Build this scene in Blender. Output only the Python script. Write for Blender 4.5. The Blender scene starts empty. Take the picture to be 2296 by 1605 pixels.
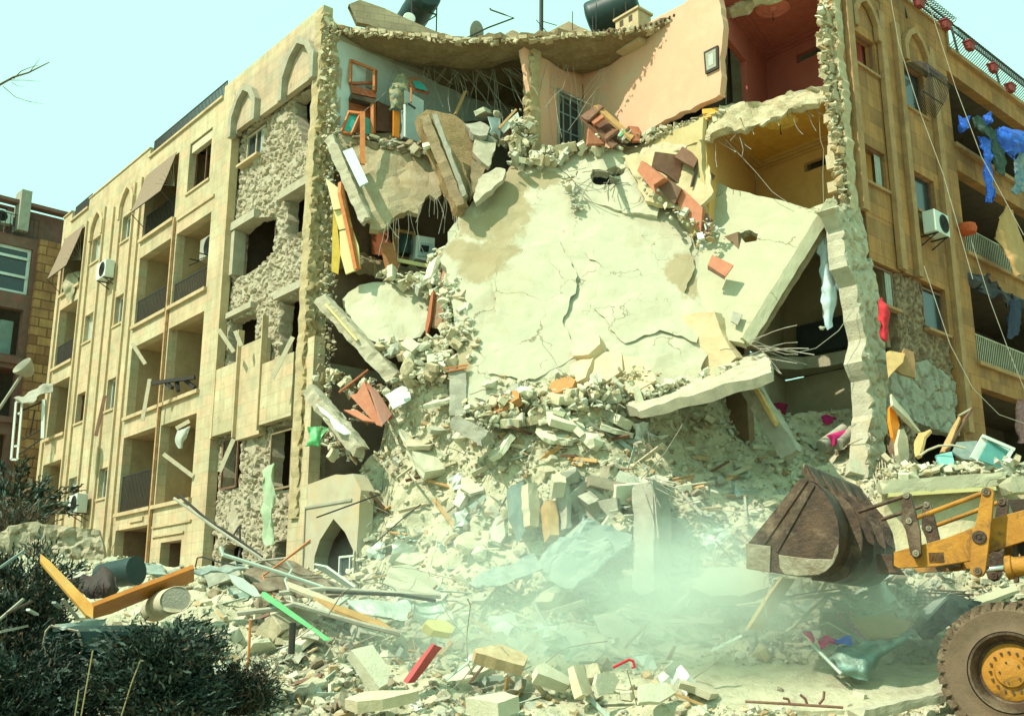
import bpy, bmesh, math, random
import numpy as np
from mathutils import Vector, Matrix, noise, Quaternion
from mathutils.geometry import delaunay_2d_cdt
random.seed(7)
RS = np.random.RandomState(5)
scn = bpy.context.scene
col = scn.collection
R_ = math.radians
# ---------------------------------------------------------------- camera
F_ = 2450.0; CXP, CYP = 1148.0, 802.5; CZ = 1.25
TH = math.atan(627/2450)
cam_d = bpy.data.cameras.new('camera'); cam = bpy.data.objects.new('camera', cam_d); col.objects.link(cam)
cam.location = (0, 0, CZ); cam.rotation_euler = (math.pi/2+TH, 0, 0)
cam_d.sensor_width = 36; cam_d.lens = 36*F_/2296; cam_d.clip_end = 2000; cam_d.clip_start = .1
scn.camera = cam
# ---------------------------------------------------------------- light
SUN_AZ = (-.80, -.60); SUN_EL = 47
sd = bpy.data.lights.new('sun', 'SUN'); sd.energy = 2.9; sd.angle = R_(.6); sd.color = (1, .95, .785)
so = bpy.data.objects.new('sun', sd); col.objects.link(so)
ce = math.cos(R_(SUN_EL))
sv = Vector((SUN_AZ[0]*ce, SUN_AZ[1]*ce, math.sin(R_(SUN_EL))))
so.rotation_euler = sv.to_track_quat('Z', 'Y').to_euler(); so.location = (-30, -20, 40)
w = bpy.data.worlds.new('World'); scn.world = w; w.use_nodes = True
nt = w.node_tree; nt.nodes.clear()
wo = nt.nodes.new('ShaderNodeOutputWorld'); bg = nt.nodes.new('ShaderNodeBackground')
sky = nt.nodes.new('ShaderNodeTexSky'); sky.sky_type = 'NISHITA'; sky.sun_disc = False
sky.sun_elevation = R_(SUN_EL); sky.sun_rotation = math.atan2(SUN_AZ[0], SUN_AZ[1]); sky.dust_density = 4; sky.air_density = 1.2
mx = nt.nodes.new('ShaderNodeMix'); mx.data_type = 'RGBA'; mx.inputs[0].default_value = .86
mx.inputs[7].default_value = (5.0, 9.6, 7.3, 1)      # pale green-white overcast veil
nt.links.new(sky.outputs[0], mx.inputs[6]); nt.links.new(mx.outputs[2], bg.inputs[0])
bg.inputs[1].default_value = .07; nt.links.new(bg.outputs[0], wo.inputs[0])
scn.view_settings.view_transform = 'Standard'; scn.view_settings.look = 'None'
scn.view_settings.exposure = 1.06; scn.view_settings.gamma = 1
scn.cycles.max_bounces = 5; scn.cycles.diffuse_bounces = 3; scn.cycles.volume_bounces = 2
# ---------------------------------------------------------------- pixels to rays (px, py on a 2296 x 1605 print of the photo)
def ray(px, py):
    u = (px-CXP)/F_; v = (CYP-py)/F_
    return Vector((u, math.cos(TH)-v*math.sin(TH), math.sin(TH)+v*math.cos(TH)))
O_ = Vector((0, 0, CZ))
def at(px, py, Y):
    r = ray(px, py); return O_ + r*(Y/r.y)
def onz(px, py, z):
    r = ray(px, py); return O_ + r*((z-CZ)/r.z)
def proj(p):
    q = Vector(p)-O_
    f = q.y*math.cos(TH)+q.z*math.sin(TH); up = -q.y*math.sin(TH)+q.z*math.cos(TH)
    return (CXP+F_*q.x/f, CYP-F_*up/f)
def zoom(x0, y0, k):      # zoomed crop -> print pixels
    return lambda x, y: (x0/1.115+x*k, y0/1.115+y*k)
L1 = zoom(0, 100, .33595); L2 = zoom(0, 700, .33595); L5 = zoom(0, 1200, .33595)
M1 = zoom(780, 0, .33595); M2 = zoom(780, 500, .33595); M4 = zoom(860, 1150, .35709)
R1 = zoom(1560, 0, .39113); R2 = zoom(1560, 600, .39113); R3 = zoom(1700, 1100, .38507)
class Plane:
    def __init__(s, P, d, n): s.P = Vector((P[0], P[1], 0)); s.d = Vector((d[0], d[1], 0)); s.n = Vector((n[0], n[1], 0))
    def pt(s, a, z, off=0): return s.P + s.d*a + s.n*off + Vector((0, 0, z))
    def hit(s, px, py, off=0):
        r = ray(px, py); k = ((s.P+s.n*off-O_).dot(s.n))/r.dot(s.n); q = O_+r*k
        return (q-s.P).dot(s.d), q.z
aL = R_(40.1); aR = R_(47.2)
PL = Plane((-4.9, 25.3), (-math.sin(aL), math.cos(aL)), (-math.cos(aL), -math.sin(aL)))
PR = Plane((7.66, 22.8), (math.sin(aR), math.cos(aR)), (math.cos(aR), -math.sin(aR)))
# ---------------------------------------------------------------- materials
MATS = {}
def mat(name, c, c2=None, scale=6, rough=.85, bump=.3, bscale=None, metal=0, stain=None, stain_amt=.5, stain_scale=1.2, dust=0, rnd=0, detail=8, spec=.3, alpha=None):
    if name in MATS: return MATS[name]
    m = bpy.data.materials.new(name); m.use_nodes = True; t = m.node_tree; N = t.nodes; K = t.links
    b = N['Principled BSDF']; b.inputs['Roughness'].default_value = rough; b.inputs['Metallic'].default_value = metal
    b.inputs['Specular IOR Level'].default_value = spec
    tc = N.new('ShaderNodeTexCoord')
    n1 = N.new('ShaderNodeTexNoise'); n1.inputs['Scale'].default_value = scale; n1.inputs['Detail'].default_value = detail; n1.inputs['Roughness'].default_value = .65
    K.new(tc.outputs['Object'], n1.inputs['Vector'])
    cr = N.new('ShaderNodeMapRange'); cr.inputs[1].default_value = .32; cr.inputs[2].default_value = .68; K.new(n1.outputs[0], cr.inputs[0])
    mixn = N.new('ShaderNodeMix'); mixn.data_type = 'RGBA'
    c2 = c2 or tuple(x*.72 for x in c)
    mixn.inputs[6].default_value = (*c2, 1); mixn.inputs[7].default_value = (*c, 1); K.new(cr.outputs[0], mixn.inputs[0])
    out = mixn.outputs[2]
    if stain:
        n2 = N.new('ShaderNodeTexNoise'); n2.inputs['Scale'].default_value = stain_scale; n2.inputs['Detail'].default_value = 9; n2.inputs['Roughness'].default_value = .7; n2.inputs['Distortion'].default_value = .6
        K.new(tc.outputs['Object'], n2.inputs['Vector'])
        r2 = N.new('ShaderNodeMapRange'); r2.inputs[1].default_value = .5; r2.inputs[2].default_value = .66; r2.inputs[4].default_value = stain_amt; K.new(n2.outputs[0], r2.inputs[0])
        mm = N.new('ShaderNodeMix'); mm.data_type = 'RGBA'; K.new(r2.outputs[0], mm.inputs[0]); K.new(out, mm.inputs[6]); mm.inputs[7].default_value = (*stain, 1); out = mm.outputs[2]
    if dust:
        g = N.new('ShaderNodeNewGeometry'); sx = N.new('ShaderNodeSeparateXYZ'); K.new(g.outputs['Normal'], sx.inputs[0])
        r3 = N.new('ShaderNodeMapRange'); r3.inputs[1].default_value = .1; r3.inputs[2].default_value = .8; r3.inputs[4].default_value = dust; K.new(sx.outputs[2], r3.inputs[0])
        ml = N.new('ShaderNodeMath'); ml.operation = 'MULTIPLY'; K.new(r3.outputs[0], ml.inputs[0]); K.new(cr.outputs[0], ml.inputs[1]); 
        mm = N.new('ShaderNodeMix'); mm.data_type = 'RGBA'; K.new(ml.outputs[0], mm.inputs[0]); K.new(out, mm.inputs[6]); mm.inputs[7].default_value = (.56, .53, .38, 1); out = mm.outputs[2]
    if rnd:
        oi = N.new('ShaderNodeObjectInfo'); hs = N.new('ShaderNodeHueSaturation'); K.new(out, hs.inputs['Color'])
        r4 = N.new('ShaderNodeMapRange'); r4.inputs[3].default_value = 1-rnd; r4.inputs[4].default_value = 1+rnd; K.new(oi.outputs['Random'], r4.inputs[0]); K.new(r4.outputs[0], hs.inputs['Value']); out = hs.outputs[0]
    K.new(out, b.inputs['Base Color'])
    if bump:
        n3 = N.new('ShaderNodeTexNoise'); n3.inputs['Scale'].default_value = bscale or scale*3; n3.inputs['Detail'].default_value = 8; n3.inputs['Roughness'].default_value = .7
        K.new(tc.outputs['Object'], n3.inputs['Vector'])
        bp = N.new('ShaderNodeBump'); bp.inputs['Strength'].default_value = bump; bp.inputs['Distance'].default_value = .05; K.new(n3.outputs[0], bp.inputs['Height']); K.new(bp.outputs[0], b.inputs['Normal'])
    if alpha is not None: b.inputs['Alpha'].default_value = alpha
    m['_n'] = name; MATS[name] = m; return m
def mat_stone(name, c, c2, c3, bw=.62, bh=.31, mortar=.007, grime=(.16, .11, .06), grime_amt=.35, streak=1.0, mort_c=None, bump=.25):
    """ashlar cladding laid out in UV metres (u along the wall, v up)"""
    m = bpy.data.materials.new(name); m.use_nodes = True; t = m.node_tree; N = t.nodes; K = t.links
    b = N['Principled BSDF']; b.inputs['Roughness'].default_value = .85; b.inputs['Specular IOR Level'].default_value = .2
    uv = N.new('ShaderNodeUVMap')
    br = N.new('ShaderNodeTexBrick'); br.inputs['Color1'].default_value = (*c, 1); br.inputs['Color2'].default_value = (*c2, 1)
    mc = mort_c or tuple(x*.78 for x in c2); br.inputs['Mortar'].default_value = (*mc, 1)
    br.inputs['Scale'].default_value = 1; br.inputs['Mortar Size'].default_value = mortar; br.inputs['Brick Width'].default_value = bw; br.inputs['Row Height'].default_value = bh; br.inputs['Mortar Smooth'].default_value = .3
    K.new(uv.outputs[0], br.inputs['Vector'])
    # per-stone second tone from a coarser cell noise
    n1 = N.new('ShaderNodeTexNoise'); n1.inputs['Scale'].default_value = 1.3; n1.inputs['Detail'].default_value = 6; K.new(uv.outputs[0], n1.inputs['Vector'])
    wn = N.new('ShaderNodeTexWhiteNoise'); wn.noise_dimensions = '2D'
    sn = N.new('ShaderNodeVectorMath'); sn.operation = 'SNAP'; sn.inputs[1].default_value = (bw, bh, 1); K.new(uv.outputs[0], sn.inputs[0]); K.new(sn.outputs[0], wn.inputs['Vector'])
    ad = N.new('ShaderNodeMath'); ad.operation = 'ADD'; K.new(n1.outputs[0], ad.inputs[0]); K.new(wn.outputs[0], ad.inputs[1])
    mr = N.new('ShaderNodeMapRange'); mr.inputs[1].default_value = .75; mr.inputs[2].default_value = 1.35; K.new(ad.outputs[0], mr.inputs[0])
    mm = N.new('ShaderNodeMix'); mm.data_type = 'RGBA'; K.new(mr.outputs[0], mm.inputs[0]); K.new(br.outputs[0], mm.inputs[6]); mm.inputs[7].default_value = (*c3, 1)
    m1 = N.new('ShaderNodeMix'); m1.data_type = 'RGBA'; K.new(br.outputs['Fac'], m1.inputs[0]); K.new(mm.outputs[2], m1.inputs[6]); m1.inputs[7].default_value = (*mc, 1)
    # rain streaks: noise stretched vertically
    mp = N.new('ShaderNodeMapping'); mp.inputs['Scale'].default_value = (3.5, .35, 1); K.new(uv.outputs[0], mp.inputs[0])
    n2 = N.new('ShaderNodeTexNoise'); n2.inputs['Scale'].default_value = 1.1; n2.inputs['Detail'].default_value = 8; n2.inputs['Roughness'].default_value = .7; K.new(mp.outputs[0], n2.inputs['Vector'])
    r2 = N.new('ShaderNodeMapRange'); r2.inputs[1].default_value = .45; r2.inputs[2].default_value = .72; r2.inputs[4].default_value = grime_amt*streak; K.new(n2.outputs[0], r2.inputs[0])
    m2 = N.new('ShaderNodeMix'); m2.data_type = 'RGBA'; K.new(r2.outputs[0], m2.inputs[0]); K.new(m1.outputs[2], m2.inputs[6]); m2.inputs[7].default_value = (*grime, 1)
    n4 = N.new('ShaderNodeTexNoise'); n4.inputs['Scale'].default_value = .7; n4.inputs['Detail'].default_value = 10; n4.inputs['Roughness'].default_value = .75; K.new(uv.outputs[0], n4.inputs['Vector'])
    r4 = N.new('ShaderNodeMapRange'); r4.inputs[1].default_value = .35; r4.inputs[2].default_value = .7; r4.inputs[3].default_value = 1.15; r4.inputs[4].default_value = .70; K.new(n4.outputs[0], r4.inputs[0])
    hs = N.new('ShaderNodeHueSaturation'); K.new(m2.outputs[2], hs.inputs['Color']); K.new(r4.outputs[0], hs.inputs['Value'])
    n6 = N.new('ShaderNodeTexNoise'); n6.inputs['Scale'].default_value = 5.5; n6.inputs['Detail'].default_value = 5; K.new(uv.outputs[0], n6.inputs['Vector'])
    r6 = N.new('ShaderNodeMapRange'); r6.inputs[1].default_value = .66; r6.inputs[2].default_value = .70; r6.inputs[4].default_value = .7; K.new(n6.outputs[0], r6.inputs[0])
    m6 = N.new('ShaderNodeMix'); m6.data_type = 'RGBA'; K.new(r6.outputs[0], m6.inputs[0]); K.new(hs.outputs[0], m6.inputs[6]); m6.inputs[7].default_value = (*[x*.75+.05 for x in grime], 1)
    K.new(m6.outputs[2], b.inputs['Base Color'])
    n3 = N.new('ShaderNodeTexNoise'); n3.inputs['Scale'].default_value = 22; n3.inputs['Detail'].default_value = 6; K.new(uv.outputs[0], n3.inputs['Vector'])
    sb = N.new('ShaderNodeMath'); sb.operation = 'SUBTRACT'; K.new(n3.outputs[0], sb.inputs[0]); K.new(br.outputs['Fac'], sb.inputs[1])
    bp = N.new('ShaderNodeBump'); bp.inputs['Strength'].default_value = bump; bp.inputs['Distance'].default_value = .03; K.new(sb.outputs[0], bp.inputs['Height']); K.new(bp.outputs[0], b.inputs['Normal'])
    m['_n'] = name; MATS[name] = m; return m
def mat_slab(name, c, crack=.03, cs=.8, stain=(.30, .25, .15), amt=.45):
    """dusty cast concrete with cracks"""
    m = mat(name, c, tuple(x*.86 for x in c), scale=2.2, bump=.35, bscale=30, stain=stain, stain_amt=amt, stain_scale=.5, rough=.95, spec=.1)
    t = m.node_tree; N = t.nodes; K = t.links; b = N['Principled BSDF']
    src = b.inputs['Base Color'].links[0].from_socket
    tc = N.new('ShaderNodeTexCoord'); nz = N.new('ShaderNodeTexNoise'); nz.inputs['Scale'].default_value = 1.4; nz.inputs['Detail'].default_value = 8; K.new(tc.outputs['Object'], nz.inputs['Vector'])
    va = N.new('ShaderNodeVectorMath'); va.operation = 'MULTIPLY_ADD'; K.new(nz.outputs[1], va.inputs[0]); va.inputs[1].default_value = (1.3, 1.3, 1.3); K.new(tc.outputs['Object'], va.inputs[2])
    vo = N.new('ShaderNodeTexVoronoi'); vo.feature = 'DISTANCE_TO_EDGE'; vo.inputs['Scale'].default_value = cs; K.new(va.outputs[0], vo.inputs['Vector'])
    n5 = N.new('ShaderNodeTexNoise'); n5.inputs['Scale'].default_value = .9; K.new(tc.outputs['Object'], n5.inputs['Vector'])
    w5 = N.new('ShaderNodeMapRange'); w5.inputs[1].default_value = .42; w5.inputs[2].default_value = .68; w5.inputs[3].default_value = 0.0005; w5.inputs[4].default_value = crack; K.new(n5.outputs[0], w5.inputs[0])
    lt = N.new('ShaderNodeMath'); lt.operation = 'LESS_THAN'; K.new(vo.outputs['Distance'], lt.inputs[0]); K.new(w5.outputs[0], lt.inputs[1])
    mm = N.new('ShaderNodeMix'); mm.data_type = 'RGBA'; ml = N.new('ShaderNodeMath'); ml.operation = 'MULTIPLY'; ml.inputs[1].default_value = .7; K.new(lt.outputs[0], ml.inputs[0])
    K.new(ml.outputs[0], mm.inputs[0]); K.new(src, mm.inputs[6]); mm.inputs[7].default_value = (.16, .13, .07, 1); K.new(mm.outputs[2], b.inputs['Base Color'])
    bpn = b.inputs['Normal'].links[0].from_node; hsrc = bpn.inputs['Height'].links[0].from_socket
    s2 = N.new('ShaderNodeMath'); s2.operation = 'SUBTRACT'; K.new(hsrc, s2.inputs[0]); K.new(lt.outputs[0], s2.inputs[1]); K.new(s2.outputs[0], bpn.inputs['Height'])
    return m
# ---------------------------------------------------------------- mesh builder
class MB:
    def __init__(s): s.v = []; s.f = []; s.uv = []; s.mi = []; s.cur = 0
    def face(s, pts, uv=None):
        i = len(s.v); s.v += [tuple(p) for p in pts]; s.f.append(tuple(range(i, i+len(pts)))); s.uv.append(uv); s.mi.append(s.cur)
    def raw(s, vs, fs):
        i = len(s.v); s.v += [tuple(p) for p in vs]
        for f in fs: s.f.append(tuple(i+k for k in f)); s.uv.append(None); s.mi.append(s.cur)
    def box(s, o, a, b, c):
        """box from corner o spanned by vectors a, b, c"""
        o, a, b, c = map(Vector, (o, a, b, c))
        if a.cross(b).dot(c) < 0: a, b = b, a
        P = [o, o+a, o+a+b, o+b, o+c, o+a+c, o+a+b+c, o+b+c]
        s.raw(P, [(0, 3, 2, 1), (4, 5, 6, 7), (0, 1, 5, 4), (1, 2, 6, 5), (2, 3, 7, 6), (3, 0, 4, 7)])
    def bar(s, p, q, w, h=None, up=(0, 0, 1)):
        p, q = Vector(p), Vector(q); h = h or w; d = (q-p)
        if d.length < 1e-6: return
        dn = d.normalized(); x = dn.cross(Vector(up))
        if x.length < .05: x = dn.cross(Vector((1, 0, 0)))
        x.normalize(); y = x.cross(dn).normalized()
        s.box(p-x*w/2-y*h/2, d, x*w, y*h)
    def tube(s, pts, r, n=6, cap=True):
        pts = [Vector(p) for p in pts]; rs = r if isinstance(r, (list, tuple)) else [r]*len(pts)
        vs = []; fs = []; ref = None
        for i, p in enumerate(pts):
            d = (pts[min(i+1, len(pts)-1)]-pts[max(i-1, 0)]).normalized()
            if ref is None: ref = d.orthogonal().normalized()
            ref = (ref-d*ref.dot(d));
            if ref.length < 1e-4: ref = d.orthogonal()
            ref.normalize(); y = d.cross(ref)
            for k in range(n):
                a = 2*math.pi*k/n; vs.append(p+(ref*math.cos(a)+y*math.sin(a))*rs[i])
        for i in range(len(pts)-1):
            for k in range(n):
                k2 = (k+1) % n; fs.append((i*n+k, i*n+k2, (i+1)*n+k2, (i+1)*n+k))
        if cap: fs.append(tuple(range(n-1, -1, -1))); fs.append(tuple((len(pts)-1)*n+k for k in range(n)))
        s.raw(vs, fs)
    def prism(s, poly, ext):
        """poly: 3D outline (roughly planar), extruded by ext"""
        poly = [Vector(p) for p in poly]; ext = Vector(ext); n = len(poly)
        nr = Vector((0, 0, 0))
        for i in range(n): nr += poly[i].cross(poly[(i+1) % n])
        if nr.dot(ext) > 0: poly = poly[::-1]
        vs = poly+[p+ext for p in poly]
        fs = [tuple(range(n)), tuple(range(2*n-1, n-1, -1))]
        for i in range(n):
            j = (i+1) % n; fs.append((i, i+n, j+n, j))
        s.raw(vs, fs)
    def lathe(s, c, axis, prof, n=24, ref=None, cap=True):
        """prof: list of (distance along axis, radius)"""
        c, axis = Vector(c), Vector(axis).normalized(); ref = (Vector(ref) if ref else axis.orthogonal()).normalized(); y = axis.cross(ref)
        vs = []; fs = []
        for (h, r) in prof:
            for k in range(n):
                a = 2*math.pi*k/n; vs.append(c+axis*h+(ref*math.cos(a)+y*math.sin(a))*r)
        for i in range(len(prof)-1):
            for k in range(n):
                k2 = (k+1) % n; fs.append((i*n+k, i*n+k2, (i+1)*n+k2, (i+1)*n+k))
        if cap and prof[0][1] > 1e-4: fs.append(tuple(range(n-1, -1, -1)))
        if cap and prof[-1][1] > 1e-4: fs.append(tuple((len(prof)-1)*n+k for k in range(n)))
        s.raw(vs, fs)
    def build(s, name, m, parent=None, smooth=None, base=True, weld=False):
        me = bpy.data.meshes.new(name)
        v = np.array(s.v, dtype=float) if s.v else np.zeros((1, 3))
        if parent is not None: org = Vector(parent.location)
        elif base: org = Vector(((v[:, 0].min()+v[:, 0].max())/2, (v[:, 1].min()+v[:, 1].max())/2, v[:, 2].min()))
        else: org = Vector((0, 0, 0))
        # parts keep the thing's frame
        if parent is not None:
            g = parent
            org = Vector((0, 0, 0))
            while g is not None: org += Vector(g.location); g = g.parent
            loc = Vector((0, 0, 0))
        else: loc = org
        v = v-np.array(org)
        me.from_pydata([tuple(p) for p in v], [], s.f); 
        ms = m if isinstance(m, (list, tuple)) else [m]
        for mm in ms: me.materials.append(mm)
        if len(ms) > 1: me.polygons.foreach_set('material_index', s.mi)
        if any(u is not None for u in s.uv):
            ul = me.uv_layers.new(name='UVMap'); k = 0
            for fi, f in enumerate(s.f):
                u = s.uv[fi]
                for j in range(len(f)):
                    if u is not None: ul.data[k].uv = u[j]
                    k += 1
        if weld:
            bm = bmesh.new(); bm.from_mesh(me); bmesh.ops.remove_doubles(bm, verts=bm.verts, dist=.0005); bm.to_mesh(me); bm.free()
        if smooth is not None:
            me.shade_smooth(); me.set_sharp_from_angle(angle=R_(smooth))
        o = bpy.data.objects.new(name, me); col.objects.link(o); o.location = loc
        if parent is not None: o.parent = parent
        return o
def tag(o, label=None, cat=None, group=None, kind=None):
    if label: o['label'] = label
    if cat: o['category'] = cat
    if group: o['group'] = group
    if kind: o['kind'] = kind
    return o
def empty(name, loc, label=None, cat=None, group=None):
    o = bpy.data.objects.new(name, None); col.objects.link(o); o.location = loc; o.empty_display_size = .2
    return tag(o, label, cat, group)
def spy(Y, z, px=1148):
    """print row at which a point at depth Y and height z appears"""
    r = (z-CZ)/Y; c, s_ = math.cos(TH), math.sin(TH); return CYP-F_*(r*c-s_)/(c+r*s_)
def spots(m, o, L, c):
    """stains with a shape of their own: L of (world point, (rx, ry, rz)) on object o"""
    t = m.node_tree; N = t.nodes; K = t.links; b = N['Principled BSDF']; tc = N.new('ShaderNodeTexCoord')
    nz = N.new('ShaderNodeTexNoise'); nz.inputs['Scale'].default_value = 2.2; nz.inputs['Detail'].default_value = 9; nz.inputs['Roughness'].default_value = .7; K.new(tc.outputs['Object'], nz.inputs['Vector'])
    for P, R in L:
        src = b.inputs['Base Color'].links[0].from_socket; mp = N.new('ShaderNodeMapping'); mp.vector_type = 'POINT'; loc = Vector(P)-o.location
        su = N.new('ShaderNodeVectorMath'); su.operation = 'SUBTRACT'; su.inputs[1].default_value = loc; K.new(tc.outputs['Object'], su.inputs[0])
        dv = N.new('ShaderNodeVectorMath'); dv.operation = 'DIVIDE'; dv.inputs[1].default_value = R; K.new(su.outputs[0], dv.inputs[0])
        ln = N.new('ShaderNodeVectorMath'); ln.operation = 'LENGTH'; K.new(dv.outputs[0], ln.inputs[0])
        ad = N.new('ShaderNodeMath'); ad.operation = 'MULTIPLY_ADD'; K.new(nz.outputs[0], ad.inputs[0]); ad.inputs[1].default_value = 1.6; K.new(ln.outputs['Value'], ad.inputs[2])
        r = N.new('ShaderNodeMapRange'); r.inputs[1].default_value = 1.55; r.inputs[2].default_value = 1.8; r.inputs[3].default_value = .85; r.inputs[4].default_value = 0; K.new(ad.outputs[0], r.inputs[0])
        mm = N.new('ShaderNodeMix'); mm.data_type = 'RGBA'; K.new(r.outputs[0], mm.inputs[0]); K.new(src, mm.inputs[6]); mm.inputs[7].default_value = (*c, 1); K.new(mm.outputs[2], b.inputs['Base Color'])
def pip(x, y, poly):
    c = False; n = len(poly); j = n-1
    for i in range(n):
        xi, yi = poly[i]; xj, yj = poly[j]
        if (yi > y) != (yj > y) and x < (xj-xi)*(y-yi)/(yj-yi+1e-12)+xi: c = not c
        j = i
    return c
def worley(x, y, s, seed=0):
    """distance to nearest / second nearest jittered cell point"""
    x /= s; y /= s; ix, iy = math.floor(x), math.floor(y); d1 = d2 = 9; hid = 0
    for a in (-1, 0, 1):
        for b in (-1, 0, 1):
            h = (((ix+a)*374761393+(iy+b)*668265263+seed*97) ^ 0x5bd1e995) & 0xffffffff; h = (h ^ (h >> 13))*1274126177 & 0xffffffff
            dx = ix+a+(h & 1023)/1023-x; dy = iy+b+((h >> 10) & 1023)/1023-y; d = math.hypot(dx, dy)
            if d < d1: d2 = d1; d1 = d; hid = h >> 20
            elif d < d2: d2 = d
    return d1, d2, hid/4096
def jagpoly(poly, h, amp, seed=0):
    """subdivide a 2D outline and roughen it"""
    out = []; n = len(poly)
    for i in range(n):
        a = Vector(poly[i][:2]); b = Vector(poly[(i+1) % n][:2]); d = b-a; L = d.length
        if L < 1e-6: continue
        k = max(1, int(L/h)); nn = Vector((-d.y, d.x))/L
        for j in range(k):
            p = a+d*j/k; q = Vector((p.x*1.7+seed, p.y*1.7, seed*.37))
            out.append(p+nn*(noise.noise(q*2)*amp+noise.noise(q*7)*amp*.5 + (random.random()-.5)*amp*.3))
    return out
def fill2d(poly, h, holes=(), jit=.35):
    """triangulate outline with inner jittered points; returns pts, tris, boundary loops"""
    pts = [Vector(p) for p in poly]; edges = [(i, (i+1) % len(poly)) for i in range(len(poly))]
    for H in holes:
        b = len(pts); pts += [Vector(p) for p in H]; edges += [(b+i, b+(i+1) % len(H)) for i in range(len(H))]
    xs = [p[0] for p in poly]; ys = [p[1] for p in poly]
    y = min(ys)+h/2
    while y < max(ys):
        x = min(xs)+h/2
        while x < max(xs):
            a, b = x+(random.random()-.5)*2*jit*h, y+(random.random()-.5)*2*jit*h
            if pip(a, b, poly) and not any(pip(a, b, H) for H in holes): pts.append(Vector((a, b)))
            x += h
        y += h
    r = delaunay_2d_cdt(pts, edges, [], 0, 1e-5)
    V = r[0]; T = []
    for f in r[2]:
        c = sum((V[k] for k in f), Vector((0, 0)))/len(f)
        if pip(c.x, c.y, poly) and not any(pip(c.x, c.y, H) for H in holes): T.append(tuple(f))
    return V, T
def sheet(mb, P0, ex, ey, n, V, T, thick, disp=None, back=None):
    """thick plate from a 2D triangulation in the frame P0, ex, ey with outward normal n"""
    fr = []; bk = []
    for v in V:
        p = P0+ex*v.x+ey*v.y; d = disp(v.x, v.y) if disp else 0
        fr.append(p+n*d); bk.append(p-n*(thick*(back(v.x, v.y) if back else 1)))
    N = len(V); cnt = {}
    fs = []
    flip = ex.cross(ey).dot(n) < 0
    for t in T:
        t2 = t[::-1] if flip else t
        fs.append(t2); fs.append(tuple(k+N for k in t2[::-1]))
        for i in range(len(t2)):
            a, b = t2[i], t2[(i+1) % len(t2)]; cnt[(a, b)] = 1
    for (a, b) in list(cnt):
        if (b, a) not in cnt: fs.append((b, a, a+N, b+N))
    mb.raw(fr+bk, fs)
def plane3(c):
    A, B, C = [at(*q) for q in c]; n = (B-A).cross(C-A).normalized()
    if n.dot(A-O_) > 0: n = -n
    return A, n
def slab(name, label, poly, ctrl, thick, m, cat='slab', h=.25, jag=.06, rough=.03, bulge=.0, holes=(), parent=None, group=None, seed=1, jh=.12, base=True, extra=None, bfreq=.35):
    """a plate lying in the plane through three (px, py, Y) points, outlined in print pixels"""
    A, n = plane3(ctrl)
    def onp(px, py):
        r = ray(px, py); return O_+r*((A-O_).dot(n)/r.dot(n))
    P = [onp(*q) for q in poly]
    ex = (onp(ctrl[0][0]+40, ctrl[0][1])-onp(ctrl[0][0], ctrl[0][1])).normalized(); ey = n.cross(ex).normalized()
    P0 = sum(P, Vector())/len(P)
    two = lambda p: Vector(((p-P0).dot(ex), (p-P0).dot(ey)))
    pl = jagpoly([two(p) for p in P], jh, jag, seed) if jag else [two(p) for p in P]
    hs = [jagpoly([two(onp(*q)) for q in H], .08, jag*.8, seed+3) for H in holes]
    V, T = fill2d(pl, h, hs)
    def disp(x, y): return bulge*noise.noise(Vector((x*bfreq, y*bfreq, seed)))+rough*noise.fractal(Vector((x*1.6, y*1.6, seed*1.3)), 1, 2, 4)
    def back(x, y): return 1+.35*noise.noise(Vector((x*2, y*2, seed+9)))*(1 if jag else 0)
    mb = MB(); sheet(mb, P0, ex, ey, n, V, T, thick, disp, back)
    if extra: extra(mb, onp, n, ex, ey)
    o = mb.build(name, m, parent)
    if parent is None: tag(o, label, cat, group)
    return o
# copy a thing and its parts
def copy_tree(o, parent=None):
    c = o.copy(); col.objects.link(c)
    if parent: c.parent = parent
    for ch in list(o.children): copy_tree(ch, c)
    return c
# ---------------------------------------------------------------- palette
m_clad = mat_stone('cladding', (.47, .42, .27), (.42, .37, .225), (.50, .38, .235), grime=(.26, .21, .12), grime_amt=.55)
m_clad_r = mat_stone('cladding_brown_shaded', (.335, .18, .075), (.255, .13, .05), (.41, .20, .07), bw=.55, bh=.42, grime=(.17, .10, .05), grime_amt=.6, streak=1.2)  # brown stone, colour darkened so this wing reads as lying in shade
m_clad_g = mat_stone('cladding_grey', (.42, .36, .25), (.37, .31, .21), (.45, .34, .22), grime=(.22, .19, .13), grime_amt=.4)
m_plain = mat('plain_stone', (.42, .39, .28), (.36, .32, .22), scale=2, bump=.2, stain=(.45, .30, .13), stain_amt=.5)
m_rib = mat('rib_stone', (.50, .40, .24), (.40, .30, .17), scale=3, bump=.2, stain=(.28, .20, .11), stain_amt=.5)
m_rib_r = mat('rib_brown', (.42, .25, .115), (.29, .165, .075), scale=3, bump=.2, stain=(.20, .12, .06), stain_amt=.6)
m_plaster = mat('plaster_cream', (.42, .36, .24), (.36, .30, .19), scale=2, bump=.1, stain=(.26, .20, .11), stain_amt=.5)
m_inner = mat('inner_stone', (.38, .29, .16), (.30, .22, .12), scale=2.5, bump=.15, stain=(.18, .13, .07), stain_amt=.5)
m_dark = mat('interior_shade', (.10, .075, .05), (.06, .045, .03), scale=3, bump=0)  # near-black colour puts the shade of rooms, recesses and holes into the surface
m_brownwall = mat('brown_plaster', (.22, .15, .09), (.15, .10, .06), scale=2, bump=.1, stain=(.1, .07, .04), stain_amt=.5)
m_rubwall = mat('rubble_masonry', (.47, .43, .31), (.35, .30, .21), scale=5, bump=.8, bscale=26, stain=(.27, .19, .10), stain_amt=.6, stain_scale=2, dust=.3)
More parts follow.
